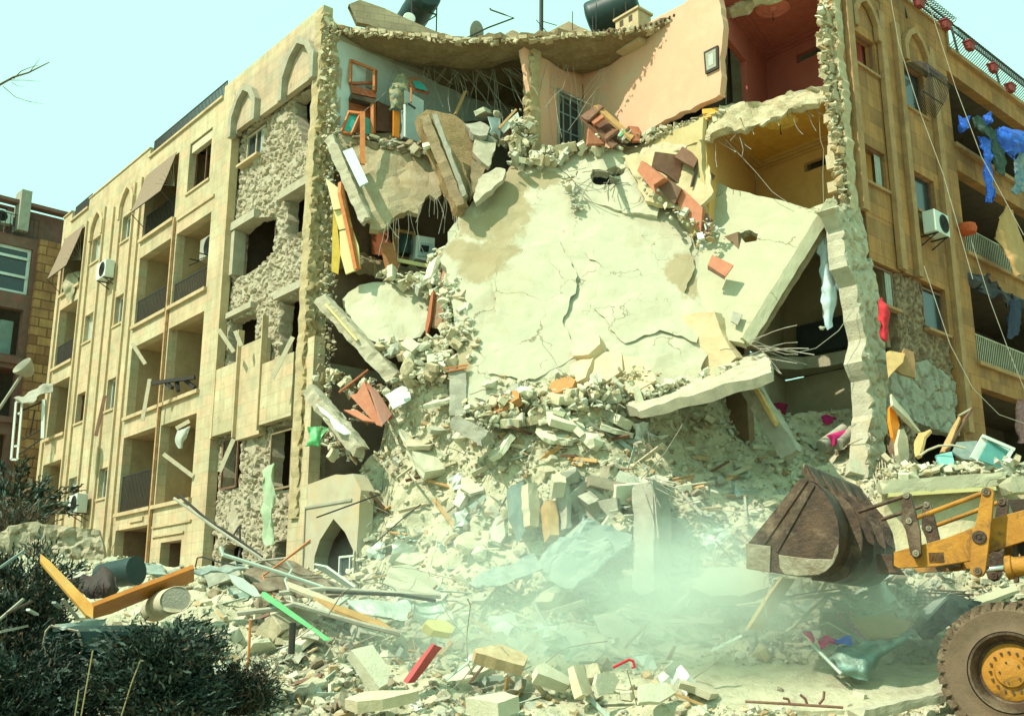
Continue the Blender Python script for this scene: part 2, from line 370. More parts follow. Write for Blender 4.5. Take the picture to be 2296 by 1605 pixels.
m_rubwall_r = mat('rubble_masonry_brown', (.36, .27, .17), (.2, .13, .08), scale=5, bump=.8, bscale=26, stain=(.14, .08, .05), stain_amt=.7, stain_scale=3)
m_conc = mat('concrete', (.43, .40, .29), (.34, .31, .22), scale=4, bump=.5, bscale=30, stain=(.26, .22, .14), stain_amt=.5, dust=.5)
m_concg = mat('concrete_grey', (.34, .34, .27), (.27, .26, .20), scale=4, bump=.5, bscale=30, stain=(.2, .18, .13), stain_amt=.4, dust=.5)
m_conc_dk = mat('concrete_brown', (.30, .23, .13), (.21, .155, .085), scale=3, bump=.6, bscale=22, stain=(.15, .1, .06), stain_amt=.5)
m_slab = mat_slab('slab_concrete', (.49, .48, .35), .011, .7, stain=(.38, .33, .21), amt=.55)
m_slab2 = mat_slab('slab_plain', (.45, .44, .30), .012, .5)
m_fill = mat('earth_fill', (.36, .25, .12), (.25, .17, .08), scale=9, bump=1, bscale=25)
m_pink = mat('pink_plaster', (.62, .36, .235), (.58, .33, .21), scale=1.2, bump=.06, stain=(.50, .40, .27), stain_amt=.7, stain_scale=1.3)
m_maroon = mat('maroon_plaster', (.40, .11, .075), (.34, .09, .06), scale=2, bump=.05)
m_orange = mat('orange_plaster', (.72, .44, .15), (.64, .38, .12), scale=2, bump=.05, stain=(.4, .25, .09), stain_amt=.3)
m_cyanwall = mat('pale_blue_plaster', (.55, .64, .60), (.48, .56, .52), scale=2, bump=.1, stain=(.25, .26, .22), stain_amt=.4)
m_iron = mat('dark_iron', (.03, .035, .035), (.05, .04, .03), rough=.6, metal=.3, bump=0)
m_rebar = mat('rebar', (.36, .36, .30), (.20, .15, .10), rough=.7, bump=0, rnd=.3)
m_wire = mat('pale_wire', (.34, .33, .25), (.2, .2, .15), rough=.7, bump=0)
m_white = mat('white_paint', (.58, .63, .56), (.55, .6, .55), rough=.5, bump=.05, stain=(.35, .33, .25), stain_amt=.35)
m_whiteg = mat('appliance_white', (.40, .50, .48), (.34, .43, .41), rough=.4, bump=.0, stain=(.3, .33, .3), stain_amt=.4)
m_glass = mat('dark_glass', (.02, .03, .03), (.03, .04, .045), rough=.15, spec=.6, bump=0)
m_curtain = mat('curtain', (.45, .48, .42), (.34, .36, .31), scale=8, rough=.9, bump=.2)
m_wood = mat('red_wood', (.38, .12, .05), (.26, .075, .03), scale=8, rough=.55, bump=.1, dust=.25)
m_orwood = mat('orange_wood', (.55, .20, .06), (.42, .13, .04), scale=8, rough=.5, bump=.1)
m_brwood = mat('brown_wood', (.20, .10, .06), (.13, .065, .04), scale=8, rough=.55, bump=.1, stain=(.3, .22, .15), stain_amt=.4)
m_tan = mat('tan_wood', (.50, .32, .13), (.36, .21, .08), scale=5, rough=.7, bump=.2, stain=(.22, .12, .05), stain_amt=.5)
m_board = mat('pale_board', (.52, .47, .34), (.40, .35, .23), scale=5, rough=.8, bump=.2)
m_yellow = mat('yellow_board', (.62, .56, .26), (.54, .47, .20), scale=3, rough=.5, bump=.05, stain=(.45, .36, .18), stain_amt=.4)
m_tank = mat('black_tank', (.012, .03, .03), (.02, .045, .04), rough=.45, bump=.05)
m_awn = mat('awning_cloth', (.26, .19, .13), (.20, .145, .10), scale=14, rough=.95, bump=.2)
m_sheet = mat('sheet_metal', (.22, .29, .26), (.14, .20, .185), scale=3, rough=.6, metal=.15, bump=.3, stain=(.22, .2, .13), stain_amt=.4, dust=.35)
m_blue = mat('blue_tarp', (.02, .13, .62), (.02, .06, .35), rough=.45, bump=.2)
m_teal = mat('teal_panel', (.05, .36, .30), (.04, .28, .24), rough=.3, bump=0)
m_red = mat('red_cloth', (.60, .04, .05), (.4, .02, .03), rough=.8, bump=.2)
m_pinkc = mat('magenta_cloth', (.60, .03, .18), (.4, .02, .12), rough=.8, bump=.2)
m_green = mat('green_paint', (.16, .55, .22), (.12, .42, .17), rough=.5, bump=.05, dust=.3)
m_load = mat('loader_yellow', (.45, .21, .022), (.30, .125, .016), scale=3, rough=.6, bump=.35, bscale=16, stain=(.09, .05, .022), stain_amt=.95, stain_scale=1.9)
m_rust = mat('rusty_steel', (.10, .06, .036), (.035, .025, .018), scale=3, rough=.5, metal=.3, bump=.5, bscale=14, stain=(.26, .20, .13), stain_amt=.55, stain_scale=1.6)
m_steel = mat('worn_steel', (.30, .28, .20), (.18, .15, .10), scale=5, rough=.45, metal=.5, bump=.4, bscale=14, stain=(.12, .08, .05), stain_amt=.6, stain_scale=2)
m_chrome = mat('chrome_rod', (.7, .7, .66), rough=.15, metal=1, bump=0)
m_tyre = mat('muddy_rubber', (.19, .13, .08), (.09, .065, .045), scale=6, rough=.95, bump=.9, bscale=14, stain=(.36, .29, .18), stain_amt=.7, stain_scale=4)
m_tyrewall = mat('muddy_sidewall', (.16, .11, .07), (.11, .08, .05), scale=4, rough=.95, bump=.4, bscale=20, stain=(.2, .13, .08), stain_amt=.5)
m_ground = mat('dusty_ground', (.46, .42, .29), (.35, .31, .20), scale=2.5, bump=.8, bscale=12, stain=(.25, .2, .13), stain_amt=.5, stain_scale=.7)
RUB = [mat('rubble_pale', (.60, .60, .45), (.50, .49, .35), scale=5, bump=.5, bscale=22, dust=.5, rnd=.14),
       mat('rubble_beige', (.56, .51, .35), (.45, .40, .26), scale=5, bump=.5, bscale=22, dust=.5, rnd=.14),
       mat('rubble_ochre', (.46, .34, .18), (.36, .25, .13), scale=5, bump=.5, bscale=22, dust=.4, rnd=.14),
       mat('rubble_grey', (.44, .45, .36), (.34, .35, .27), scale=5, bump=.5, bscale=22, dust=.5, rnd=.14),
       mat('rubble_dark', (.34, .29, .20), (.22, .18, .12), scale=5, bump=.5, bscale=22, dust=.35, rnd=.14)]
m_mound = mat('rubble_bed', (.58, .56, .39), (.47, .44, .29), scale=7, bump=1, bscale=16, stain=(.2, .16, .1), stain_amt=.5, stain_scale=1.5, dust=.35)
# ================================================================ apartment building
bld = empty('apartment_building', (0, 26, 1), 'five storey stone apartment block with its whole middle bay torn open and collapsed', 'apartment block')
def facade(name, pl, outline, holes, thick, m, off=0, parent=bld, reveal=None, label=None):
    """outline (s0,s1,z0,z1); rectangular holes; front at off, real thickness"""
    s0, s1, z0, z1 = outline
    S = sorted({s0, s1} | {min(max(v, s0), s1) for h in holes for v in h[:2]}); Z = sorted({z0, z1} | {min(max(v, z0), z1) for h in holes for v in h[2:4]})
    mb = MB(); 
    def solid(i, j):
        if i < 0 or j < 0 or i >= len(S)-1 or j >= len(Z)-1: return False
        a = (S[i]+S[i+1])/2; b = (Z[j]+Z[j+1])/2
        return not any(h[0] < a < h[1] and h[2] < b < h[3] for h in holes)
    flip = pl is PR
    for i in range(len(S)-1):
        for j in range(len(Z)-1):
            if not solid(i, j): continue
            a, b, c, d = S[i], S[i+1], Z[j], Z[j+1]
            def q(p, uv):
                mb.face(p, uv)
            F = [(b, c), (a, c), (a, d), (b, d)] if not flip else [(a, c), (b, c), (b, d), (a, d)]
            q([pl.pt(x, z, off) for x, z in F], F)
            q([pl.pt(x, z, off-thick) for x, z in F[::-1]], F[::-1])
            for (di, dj, e) in ((-1, 0, ((a, c), (a, d))), (1, 0, ((b, d), (b, c))), (0, -1, ((b, c), (a, c))), (0, 1, ((a, d), (b, d)))):
                if solid(i+di, j+dj): continue
                (x0, y0), (x1, y1) = e
                pp = [pl.pt(x0, y0, off), pl.pt(x1, y1, off), pl.pt(x1, y1, off-thick), pl.pt(x0, y0, off-thick)]
                uv = [(x0, y0), (x1, y1), (x1+thick, y1+(thick if dj else 0)), (x0+thick, y0+(thick if dj else 0))]
                if not flip: q(pp[::-1], uv[::-1])
                else: q(pp, uv)
    o = mb.build(name, m, parent)
    if label: o['label'] = label
    return o
def pbox(mb, pl, s0, s1, z0, z1, o0, o1):
    """box on a facade plane between offsets o0 < o1"""
    mb.box(pl.pt(s0, z0, o0), pl.d*(s1-s0), pl.n*(o1-o0), Vector((0, 0, z1-z0)))
def pbuild(name, pl, boxes, m, parent=bld, label=None):
    if name in ('window_lintel', 'wall_string', 'floor_slab', 'parapet_coping', 'inner_wall') and len(boxes) > 1:
        for b in boxes: pbuild(name, pl, [b], m, parent, label)
        return
    mb = MB()
    for b in boxes: pbox(mb, pl, *b)
    o = mb.build(name, m, parent)
    if label: o['label'] = label
    return o
FL = [13.6, 10.65, 7.7, 4.72, 1.8]
# ---------------- left wing: cladding
WT = [(14.4, 15.35), (11.42, 12.44), (8.5, 9.56), (5.6, 6.58), (2.65, 3.6)]
holesL = []
for z0, z1 in WT: holesL += [(12.5, 13.3, z0, z1), (15.3, 16.2, z0, z1)]
for z0, z1 in ((13.95, 16.2), (11.05, 13.35), (8.36, 10.42), (4.9, 7.4), (2.0, 4.6)): holesL.append((17.15, 19.2, z0, z1))
for z0, z1 in ((13.97, 16.2), (11.0, 13.33), (8.0, 10.28), (4.97, 7.35), (1.6, 4.45)): holesL.append((8.8, 11.4, z0, z1))
for z0, z1 in ((11.0, 13.33), (8.0, 10.3), (4.97, 7.33)): holesL.append((6.05, 8.5, z0, z1))
holesL += [(6.4, 7.98, 14.5, 16.17), (6.45, 7.85, 1.2, 3.86)]
facade('stone_facade', PL, (5.05, 19.9, .4, 16.85), holesL, .28, m_clad, label='pale stone cladding of the left wing')
pp = [(0.0, 5.75, 16.851, 17.22, -.28, 0), (11.3, 17.05, 16.851, 17.22, -.28, 0), (18.93, 19.9, 16.851, 17.3, -.28, 0)]
for a in pp: facade('parapet', PL, a[:4], [], .28, m_clad)
pbuild('parapet_coping', PL, [(5.75, 11.3, 16.852, 16.93, -.30, .07), (17.05, 18.93, 16.852, 16.93, -.30, .07), (11.3, 17.05, 17.221, 17.27, -.30, .04), (18.93, 19.9, 17.3, 17.35, -.3, .05)], m_rib)
# grooved strips and ribs either side of the window columns
mb = MB()
for s in (12.32, 13.46, 14.2, 15.12, 16.36, 11.72, 16.95, 19.42):
    pbox(mb, PL, s-.05, s+.05, .4, 16.3 if s not in (14.2,) else 16.0, .003, .075)
mb.build('pilaster_strip', m_rib, bld)
pbuild('drainpipe', PL, [(8.58, 8.66, 1.5, 13.9, .02, .10)], mat('rusty_pipe', (.5, .34, .18), (.30, .16, .07), scale=5, rough=.7, bump=.2), label='rust streaked drainpipe on the pier between the balconies')
# pointed hoods over the top windows
def hood(pl, s0, s1, z0, z1, wd=.16, proud=.12, m=m_rib, apex=None, parent=bld):
    sm = (s0+s1)/2 if apex is None else apex
    prof = [(s0, z0), (s0, z0+(z1-z0)*.45), (s0+(sm-s0)*.35, z0+(z1-z0)*.75), (sm, z1), (s1-(s1-sm)*.35, z0+(z1-z0)*.75), (s1, z0+(z1-z0)*.45), (s1, z0)]
    mb = MB()
    def inner(p):
        x, z = p; k = wd; return (x+(k if x < sm-.01 else -k if x > sm+.01 else 0), z-(k*1.1 if abs(x-sm) < .01 else .35*k if z > z0+.01 else 0))
    for i in range(len(prof)-1):
        a, b = prof[i], prof[i+1]; c, d = inner(b), inner(a)
        mb.prism([pl.pt(*q, .004) for q in (a, b, c, d)], pl.n*proud)
    return mb.build('window_hood', m, parent)
hood(PL, 12.25, 13.6, 15.3, 16.5); hood(PL, 15.1, 16.4, 15.3, 16.45)
hood(PL, 3.3, 4.95, 15.2, 16.62, .2, .18, mat('hood_grey', (.36, .34, .25), (.26, .24, .17), scale=5, bump=.5)); hood(PL, .1, 1.95, 15.15, 16.72, .2, .18, MATS['hood_grey'])
hood(PR, .5, 1.75, 15.3, 16.35, .17, .13, m_rib_r); hood(PR, 2.95, 4.3, 15.35, 16.5, .17, .13, m_rib_r)
# windows
def window(pl, s0, s1, z0, z1, depth=.16, curtain=None, sill=True, frame=m_white, missing=False, mull=True, parent=bld, label=None, closedshutter=0, fw=.045):
    w = MB()
    fwid = fw
    pbox(w, pl, s0, s0+fwid, z0, z1, -depth-.05, -depth); pbox(w, pl, s1-fwid, s1, z0, z1, -depth-.05, -depth)
    pbox(w, pl, s0+fwid, s1-fwid, z1-fwid, z1, -depth-.05, -depth); pbox(w, pl, s0+fwid, s1-fwid, z0, z0+fwid, -depth-.05, -depth)
    if mull: pbox(w, pl, (s0+s1)/2-.02, (s0+s1)/2+.02, z0+fwid, z1-fwid, -depth-.045, -depth-.004)
    o = w.build('window', frame, parent)
    if label: o['label'] = label
    if not missing:
        g = MB(); pbox(g, pl, s0+fwid, s1-fwid, z0+fwid, z1-fwid, -depth-.07, -depth-.052); g.build('pane', m_glass, o)
    if curtain is not None:
        g = MB(); a, b = curtain; n = 24; vs = []; fs = []
        for i in range(n+1):
            x = s0+fwid+(s1-s0-2*fwid)*(a+(b-a)*i/n)
            for j, z in enumerate((z0+fwid, z1-fwid)): vs.append(pl.pt(x, z, -depth-.035+.012*math.sin(i*1.9)))
        for i in range(n): fs.append((2*i, 2*i+2, 2*i+3, 2*i+1))
        g.raw(vs, fs); g.build('curtain', m_curtain, o)
    if sill:
        g = MB(); pbox(g, pl, s0-.05, s1+.05, z0-.07, z0-.002, -depth, .05); g.build('sill', m_rib if pl is PL else m_rib_r, o)
    return o
k = 0
for i, (z0, z1) in enumerate(WT):
    for (a, b) in ((12.5, 13.3), (15.3, 16.2)):
        k += 1
        if k in (6,): window(PL, a, b, z0, z1, missing=True, frame=m_brwood); continue
        window(PL, a, b, z0, z1, curtain=(.0, .5) if k % 2 else (.3, 1), mull=k % 3 != 0)
window(PL, 6.4, 7.98, 14.5, 16.17, .2, missing=True, frame=m_brwood, label='blown out top floor window under a rolled shutter box')
pbuild('shutter_box', PL, [(6.45, 7.93, 15.85, 16.12, -.2, -.05)], m_board)
# balconies: recess with floor, back wall, ceiling, railing
def railing(pl, s0, s1, z0, h, off, parent, m=m_iron, step=.11, curve=0, rr=.011):
    mb = MB()
    for z in (z0+.05, z0+h): mb.bar(pl.pt(s0, z, off), pl.pt(s1, z, off), .03, .03)
    n = int((s1-s0)/step)
    for i in range(n+1):
        s = s0+(s1-s0)*i/n
        if curve: mb.tube([pl.pt(s, z0+h*t, off+curve*math.sin(math.pi*t)) for t in (0, .25, .5, .75, 1)], rr, 4, False)
        else: mb.bar(pl.pt(s, z0, off), pl.pt(s, z0+h, off), rr*2)
    return mb.build('railing', m, parent)
def balcony(pl, s0, s1, z0, z1, depth=1.3, rail=True, m=m_inner, door=None, railm=m_iron, h=.85, label=None, divider=False, sill=True, backm=None):
    T = .28; mb = MB()
    e = .002
    def Q(a, b, c, d): mb.face([a, b, c, d])
    A = lambda s, z, o: pl.pt(s, z, o)
    mb.box(A(s0-.1, z0-.12, -T-.004), pl.d*(s1-s0+.2), -pl.n*depth, Vector((0, 0, .118)))
    mb.box(A(s0-.1, z1+.004, -T-.004), pl.d*(s1-s0+.2), -pl.n*depth, Vector((0, 0, .1)))
    mb.box(A(s0-.12, z0, -T-.004), pl.d*.118, -pl.n*depth, Vector((0, 0, z1-z0)))
    mb.box(A(s1+.002, z0, -T-.004), pl.d*.118, -pl.n*depth, Vector((0, 0, z1-z0)))
    mb.box(A(s0-.1, z0-.1, -T-depth-.006), pl.d*(s1-s0+.2), -pl.n*.12, Vector((0, 0, z1-z0+.2)))
    o = mb.build('balcony', m, bld)
    if label: o['label'] = label
    if door:
        d0, d1, dz = door; g = MB(); pbox(g, pl, d0, d1, z0+.02, z0+dz, -T-depth+.0, -T-depth+.04); g.build('door', m_glass, o)
        g = MB()
        for s in (d0-.05, d1, (d0+d1)/2-.03): pbox(g, pl, s, s+.05, z0+.02, z0+dz, -T-depth+.0, -T-depth+.07)
        pbox(g, pl, d0-.05, d1+.05, z0+dz, z0+dz+.05, -T-depth, -T-depth+.07); g.build('door_frame', m_brwood, o)
    if sill: g = MB(); pbox(g, pl, s0-.08, s1+.08, z0-.11, z0-.002, -.02, .1); g.build('sill', m_rib if pl is PL else m_rib_r, o)
    if rail: railing(pl, s0+.02, s1-.02, z0, h, -.08, o, railm)
    return o
for i, (z0, z1) in enumerate(((13.97, 16.2), (11.0, 13.33), (8.0, 10.28), (4.97, 7.35))):
    balcony(PL, 8.8, 11.4, z0, z1, rail=i in (0, 1, 3), door=(9.2, 10.3, 1.75), h=.85 if i != 3 else 1.15)
for i, (z0, z1) in enumerate(((11.0, 13.33), (8.0, 10.3), (4.97, 7.33))):
    balcony(PL, 6.05, 8.5, z0, z1, rail=i == 0, door=(7.3, 8.2, 1.8) if i == 1 else None, h=.7)
for i, (z0, z1) in enumerate(((13.95, 16.2), (11.05, 13.35), (8.36, 10.42), (4.9, 7.4), (2.0, 4.6))):
    balcony(PL, 17.15, 19.2, z0, z1, rail=i in (1,), door=(17.6, 18.4, 1.7))
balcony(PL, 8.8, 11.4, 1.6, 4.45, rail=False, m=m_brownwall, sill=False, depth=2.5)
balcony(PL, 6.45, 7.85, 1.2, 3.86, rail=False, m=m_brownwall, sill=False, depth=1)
# broken arch stones round the entrance
slabpts = None
# roof railings
for (a, b) in ((5.8, 11.25), (17.1, 18.88)):
    railing(PL, a, b, 16.93, .55, -.1, bld, m_iron, .1, rr=.014)
pbuild('wall_string', PL, [(5.9, 8.5, 13.75, 13.83, .003, .05), (5.87, 8.5, 4.3, 4.36, .003, .05), (6.3, 8.45, 4.03, 4.08, .003, .05), (9.24, 10.27, 4.6, 4.72, .003, .05)], m_rib)
# inside volume: floors and back walls keep the openings dark
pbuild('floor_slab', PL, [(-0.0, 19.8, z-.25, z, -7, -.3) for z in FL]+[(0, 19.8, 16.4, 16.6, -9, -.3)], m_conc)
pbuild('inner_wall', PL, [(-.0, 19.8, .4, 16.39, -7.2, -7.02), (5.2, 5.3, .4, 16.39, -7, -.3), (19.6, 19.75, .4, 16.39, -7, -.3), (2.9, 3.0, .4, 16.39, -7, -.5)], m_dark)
# ---------------- exposed rubble masonry strip, s 0..5
def rubwall(name, pl, outline, holes, m, off, thick=.35, h=.05, amp=.12, cell=.19, seed=0, jag=.05, parent=bld, coat=None):
    poly = jagpoly(outline, .12, jag, seed)
    hs = [jagpoly(H, .1, .07, seed+i) for i, H in enumerate(holes)]
    V, T = fill2d(poly, h, hs)
    def disp(x, y):
        wx = x+.12*noise.noise(Vector((x*2, y*2, seed))); wy = y+.12*noise.noise(Vector((x*2, y*2, seed+5)))
        d1, d2, hh = worley(wx, wy, cell, seed); e = min(1, (d2-d1)*3)
        v = amp*(.2+.8*hh)*math.sqrt(e)-amp*.4-(.05 if e < .3 else 0)+.05*noise.noise(Vector((x*6, y*6, 1)))
        if coat:
            c = noise.noise(Vector((x*.9+seed, y*.9, 3)))+.35*noise.noise(Vector((x*4, y*4, 3)))
            if c > coat: v = max(v, amp*.55)+.012*noise.noise(Vector((x*12, y*12, 3)))
        return v
    ex = pl.d; ey = Vector((0, 0, 1)); mb = MB(); sheet(mb, pl.P+pl.n*off, ex, ey, pl.n, V, T, thick, disp)
    return mb.build(name, m, parent)
rect = lambda a, b, c, d: [(a, c), (b, c), (b, d), (a, d)]
rubwall('masonry_core', PL, rect(.02, 5.02, .5, 15.6),
        [rect(3.55, 4.72, 14.33, 15.4), [(.42, 14.6), (.6, 14.0), (1.3, 13.8), (1.55, 14.3), (1.85, 15.3), (.4, 15.3)],
         [(.5, 11.5), (1.3, 11.2), (1.9, 11.3), (1.95, 12.5), (.5, 12.45)], [(2.55, 11.2), (3.1, 10.95), (4.8, 10.95), (4.85, 12.4), (3.9, 12.55), (2.5, 12.15)],
         [(.5, 8.4), (1.2, 8.1), (1.9, 8.3), (1.95, 9.68), (.55, 9.68)], [(3.35, 8.7), (4.2, 8.35), (4.85, 8.45), (4.85, 9.78), (3.35, 9.7)],
         rect(3.75, 4.75, 5.0, 6.45), [(.9, 4.6), (2.05, 4.7), (2.1, 6.35), (.8, 6.35)], [(3.3, 2.0), (4.6, 2.0), (4.5, 3.5), (4.0, 3.7), (3.3, 3.45)], [(.55, 1.9), (1.6, 1.9), (1.5, 3.5), (.6, 3.55)]],
        m_rubwall, -.28, seed=2, coat=.42)
# cladding left on it: top band, lower panels
facade('upper_cladding', PL, (0.35, 5.04, 15.32, 16.85), [(3.55, 4.72, 15.3, 15.42)], .16, m_clad_g, off=.0, label='grey stained cladding band left above the bare masonry')
facade('upper_cladding', PL, (0.0, .35, 14.5, 16.85), [], .16, m_clad_g)
for i, (a, b, c, d, o) in enumerate(((3.66, 5.0, 6.5, 8.35, .02), (2.32, 3.6, 6.22, 8.75, -.03), (.62, 2.25, 6.42, 8.0, .02))):
    facade('cladding_panel', PL, (a, b, c, d), [], .2, m_clad, off=o)
pbuild('pilaster_strip', PL, [(3.6, 3.66, 6.3, 9.2, -.1, .07), (2.26, 2.31, 6.3, 9.3, -.1, .07), (4.93, 5.05, 6.45, 15.3, -.2, .04)], m_rib)
facade('lower_cladding', PL, (-.35, .5, .3, 8.2), [], .3, m_clad, off=.02)
V_, T_ = fill2d(jagpoly([(-2.6, .3), (-.352, .3), (-.352, 4.66), (-1.2, 4.75), (-2.3, 4.7), (-2.62, 4.3), (-2.55, 3)], .3, .03, 2), .4, [[Vector(p) for p in ((-2.4, 1.0), (-.78, 1.0), (-.8, 3.0), (-1.0, 3.35), (-1.55, 3.78), (-2.05, 3.45), (-2.4, 3.05))]]); mb = MB(); sheet(mb, PL.P+PL.n*.02, PL.d, Vector((0, 0, 1)), PL.n, V_, T_, .35); mb.build('lower_cladding', m_plain, bld)
pbuild('window_lintel', PL, [(3.5, 4.93, 12.42, 12.66, -.5, -.10), (.4, 2.1, 12.47, 12.70, -.5, -.10), (.45, 2.1, 9.7, 9.9, -.5, -.10), (3.4, 4.9, 9.82, 9.98, -.5, -.12), (4.72, 4.92, 11.1, 12.4, -.5, -.14)], m_conc)
o = window(PL, 3.58, 4.70, 14.36, 15.3, .34, curtain=(.0, .25), sill=False, frame=m_board); pbuild('sill', PL, [(3.5, 4.75, 14.28, 14.35, -.4, -.06)], m_rib); window(PL, 3.8, 4.7, 5.05, 6.4, .2, missing=True, sill=False, frame=m_brwood, mull=False); window(PL, .9, 2.0, 4.75, 6.2, .2, missing=True, sill=False, frame=m_conc_dk, mull=False); window(PL, 3.5, 4.2, 2.1, 3.05, .2, missing=True, sill=False)
window(PL, .65, 1.4, 2.1, 3.1, .2, missing=True, sill=False)
window(PL, -2.2, -1.3, 1.0, 3.0, .3, missing=False, sill=False)
pbuild('string_frame', PL, [(-2.3, -.3, 4.1, 4.15, .02, .05), (-.34, -.3, 1.5, 4.1, .02, .05)], m_concg)
pbuild('entrance_back', PL, [(-2.6, -.4, .4, 4.0, -1.6, -1.5)], m_dark)
# ---------------- torn end of the left wing (wall end seen at the break)
class P2: pass
PE = Plane(tuple(PL.P)[:2], tuple(-PL.n)[:2], tuple(-PL.d)[:2])   # runs inwards from the corner, faces the gap
rubwall('torn_wall_end', PE, [(-.1, 3.9), (.5, 4.0), (.45, 8), (.5, 12), (.48, 16.4), (.3, 16.9), (-.02, 17.2), (-.1, 12)], [], mat('torn_edge', (.45, .38, .22), (.33, .26, .14), scale=5, bump=.7, bscale=20, stain=(.42, .26, .08), stain_amt=.6, stain_scale=1.5), .02, .35, .08, .09, .22, 5)
# ---------------- interior walls behind the break
GR = Plane(tuple(PL.P)[:2], tuple(PR.d)[:2], tuple(PR.n)[:2])      # left inside wall, parallel to the right facade
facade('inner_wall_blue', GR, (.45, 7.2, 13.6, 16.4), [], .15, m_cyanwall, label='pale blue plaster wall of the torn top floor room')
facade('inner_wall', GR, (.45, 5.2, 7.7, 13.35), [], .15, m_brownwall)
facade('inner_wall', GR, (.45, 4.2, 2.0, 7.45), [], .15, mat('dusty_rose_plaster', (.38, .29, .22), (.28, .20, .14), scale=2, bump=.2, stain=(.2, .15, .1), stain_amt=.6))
KX = Vector((1.9, 26.7, 0))
BK = Plane((KX.x, KX.y), tuple(PL.d)[:2], tuple(PL.n)[:2])         # back wall, parallel to the left facade, s grows to the left
facade('inner_wall_blue', BK, (-2.5, 7.0, 13.6, 17.0), [], .15, mat('shaded_blue_plaster', (.16, .19, .18), (.11, .13, .12), scale=2, bump=.1), off=-2.6)  # darker copy of the blue plaster, the room's shade put into its colour
# pink room
PK = Plane((KX.x, KX.y), tuple(-PR.d)[:2], tuple(PR.n)[:2])
def pinkwall(name, pl, poly, m, thick=.14, off=0, parent=bld, jag=.05, holes=(), seed=3, label=None):
    V, T = fill2d(jagpoly(poly, .15, jag, seed), .5, [list(map(Vector, h)) for h in holes]); mb = MB()
    sheet(mb, pl.P+pl.n*off, pl.d, Vector((0, 0, 1)), pl.n, V, T, thick)
    o = mb.build(name, m, parent)
    if label: o['label'] = label
    return o
q = lambda *a: PK.hit(*a)
pinkwall('pink_partition', PK, [(0, 13.5), (1.2, 13.5), q(1197, 330), q(1192, 290), q(1196, 240), q(1185, 190), q(1172, 110), (2.0, 16.4), (0, 16.4)], m_pink, seed=4,
         holes=[[q(1252, 340), q(1249, 200), q(1306, 224), q(1304, 340)][::1]], label='pink plastered partition with a door')
# torn masonry end of the partition
PKE = Plane(tuple(PK.pt(1.95, 0))[:2], tuple(-PK.n)[:2], tuple(PK.d)[:2])
rubwall('torn_wall_end', PKE, [(-.12, 13.0), (.3, 13.1), (.22, 14), (.25, 15), (.3, 15.6), (.34, 16.3), (-.05, 16.4), (-.14, 15.6), (-.05, 15), (-.1, 14)], [], MATS['torn_edge'], .02, .3, .06, .1, .18, 8)
KB = Plane((KX.x, KX.y), tuple(-PL.d)[:2], tuple(PL.n)[:2])        # pink wall right part, s grows to the right
q = lambda *a: KB.hit(*a)
pinkwall('pink_wall', KB, [(0, 13.45), (q(1440, 322)[0], 13.5), (q(1618, 238)[0], 13.55), q(1612, 215), q(1617, 170), q(1613, 130), q(1622, 80), q(1618, 45), (q(1610, 20)[0], 16.4), (0, 16.4)], m_pink, seed=6, thick=.2, label='sunlit pink plaster wall of the torn top floor room')
SE = q(1618, 238)[0]      # right end of the pink wall
pinkwall('orange_wall', KB, [(2.0, 10.2), (SE-.7, 10.3), (SE-.62, 11.5), (SE-.66, 12.5), (SE-.55, 13.14), (1.9, 13.14)], mat('yellow_plaster', (.50, .42, .22), (.42, .33, .15), scale=2, bump=.1, stain=(.36, .28, .15), stain_amt=.6), seed=9)
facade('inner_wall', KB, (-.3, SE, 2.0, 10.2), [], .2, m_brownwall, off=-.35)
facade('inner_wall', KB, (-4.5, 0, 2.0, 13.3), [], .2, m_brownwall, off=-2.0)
# door of the pink room
g = MB(); dq = lambda *a: PK.hit(*a); a0, z0 = dq(1250, 332); a1, _ = dq(1306, 332); zt = dq(1250, 202)[1]
for s in (a1, a0-.07): pbox(g, PK, s, s+.07, 13.5, zt, -.16, .03)
pbox(g, PK, a1, a0, zt-.02, zt+.05, -.16, .03)
dr = g.build('door', m_concg, bld); dr['label'] = 'open dark door with broken panes in the pink wall'
g = MB(); pbox(g, PK, a1+.09, a0-.09, 13.5, zt-.05, -.12, -.08); g.build('leaf', m_glass, dr)
g = MB()
for t in (.33, .62): pbox(g, PK, a1+.07+(a0-a1)*t-.02, a1+.07+(a0-a1)*t+.02, 13.5, zt-.05, -.077, -.05)
for z in (14.1, 14.6, 15.1): pbox(g, PK, a1+.08, a0-.08, z, z+.035, -.077, -.052)
g.build('glazing_bar', mat('grey_blue_paint', (.25, .33, .33), rough=.5), dr)
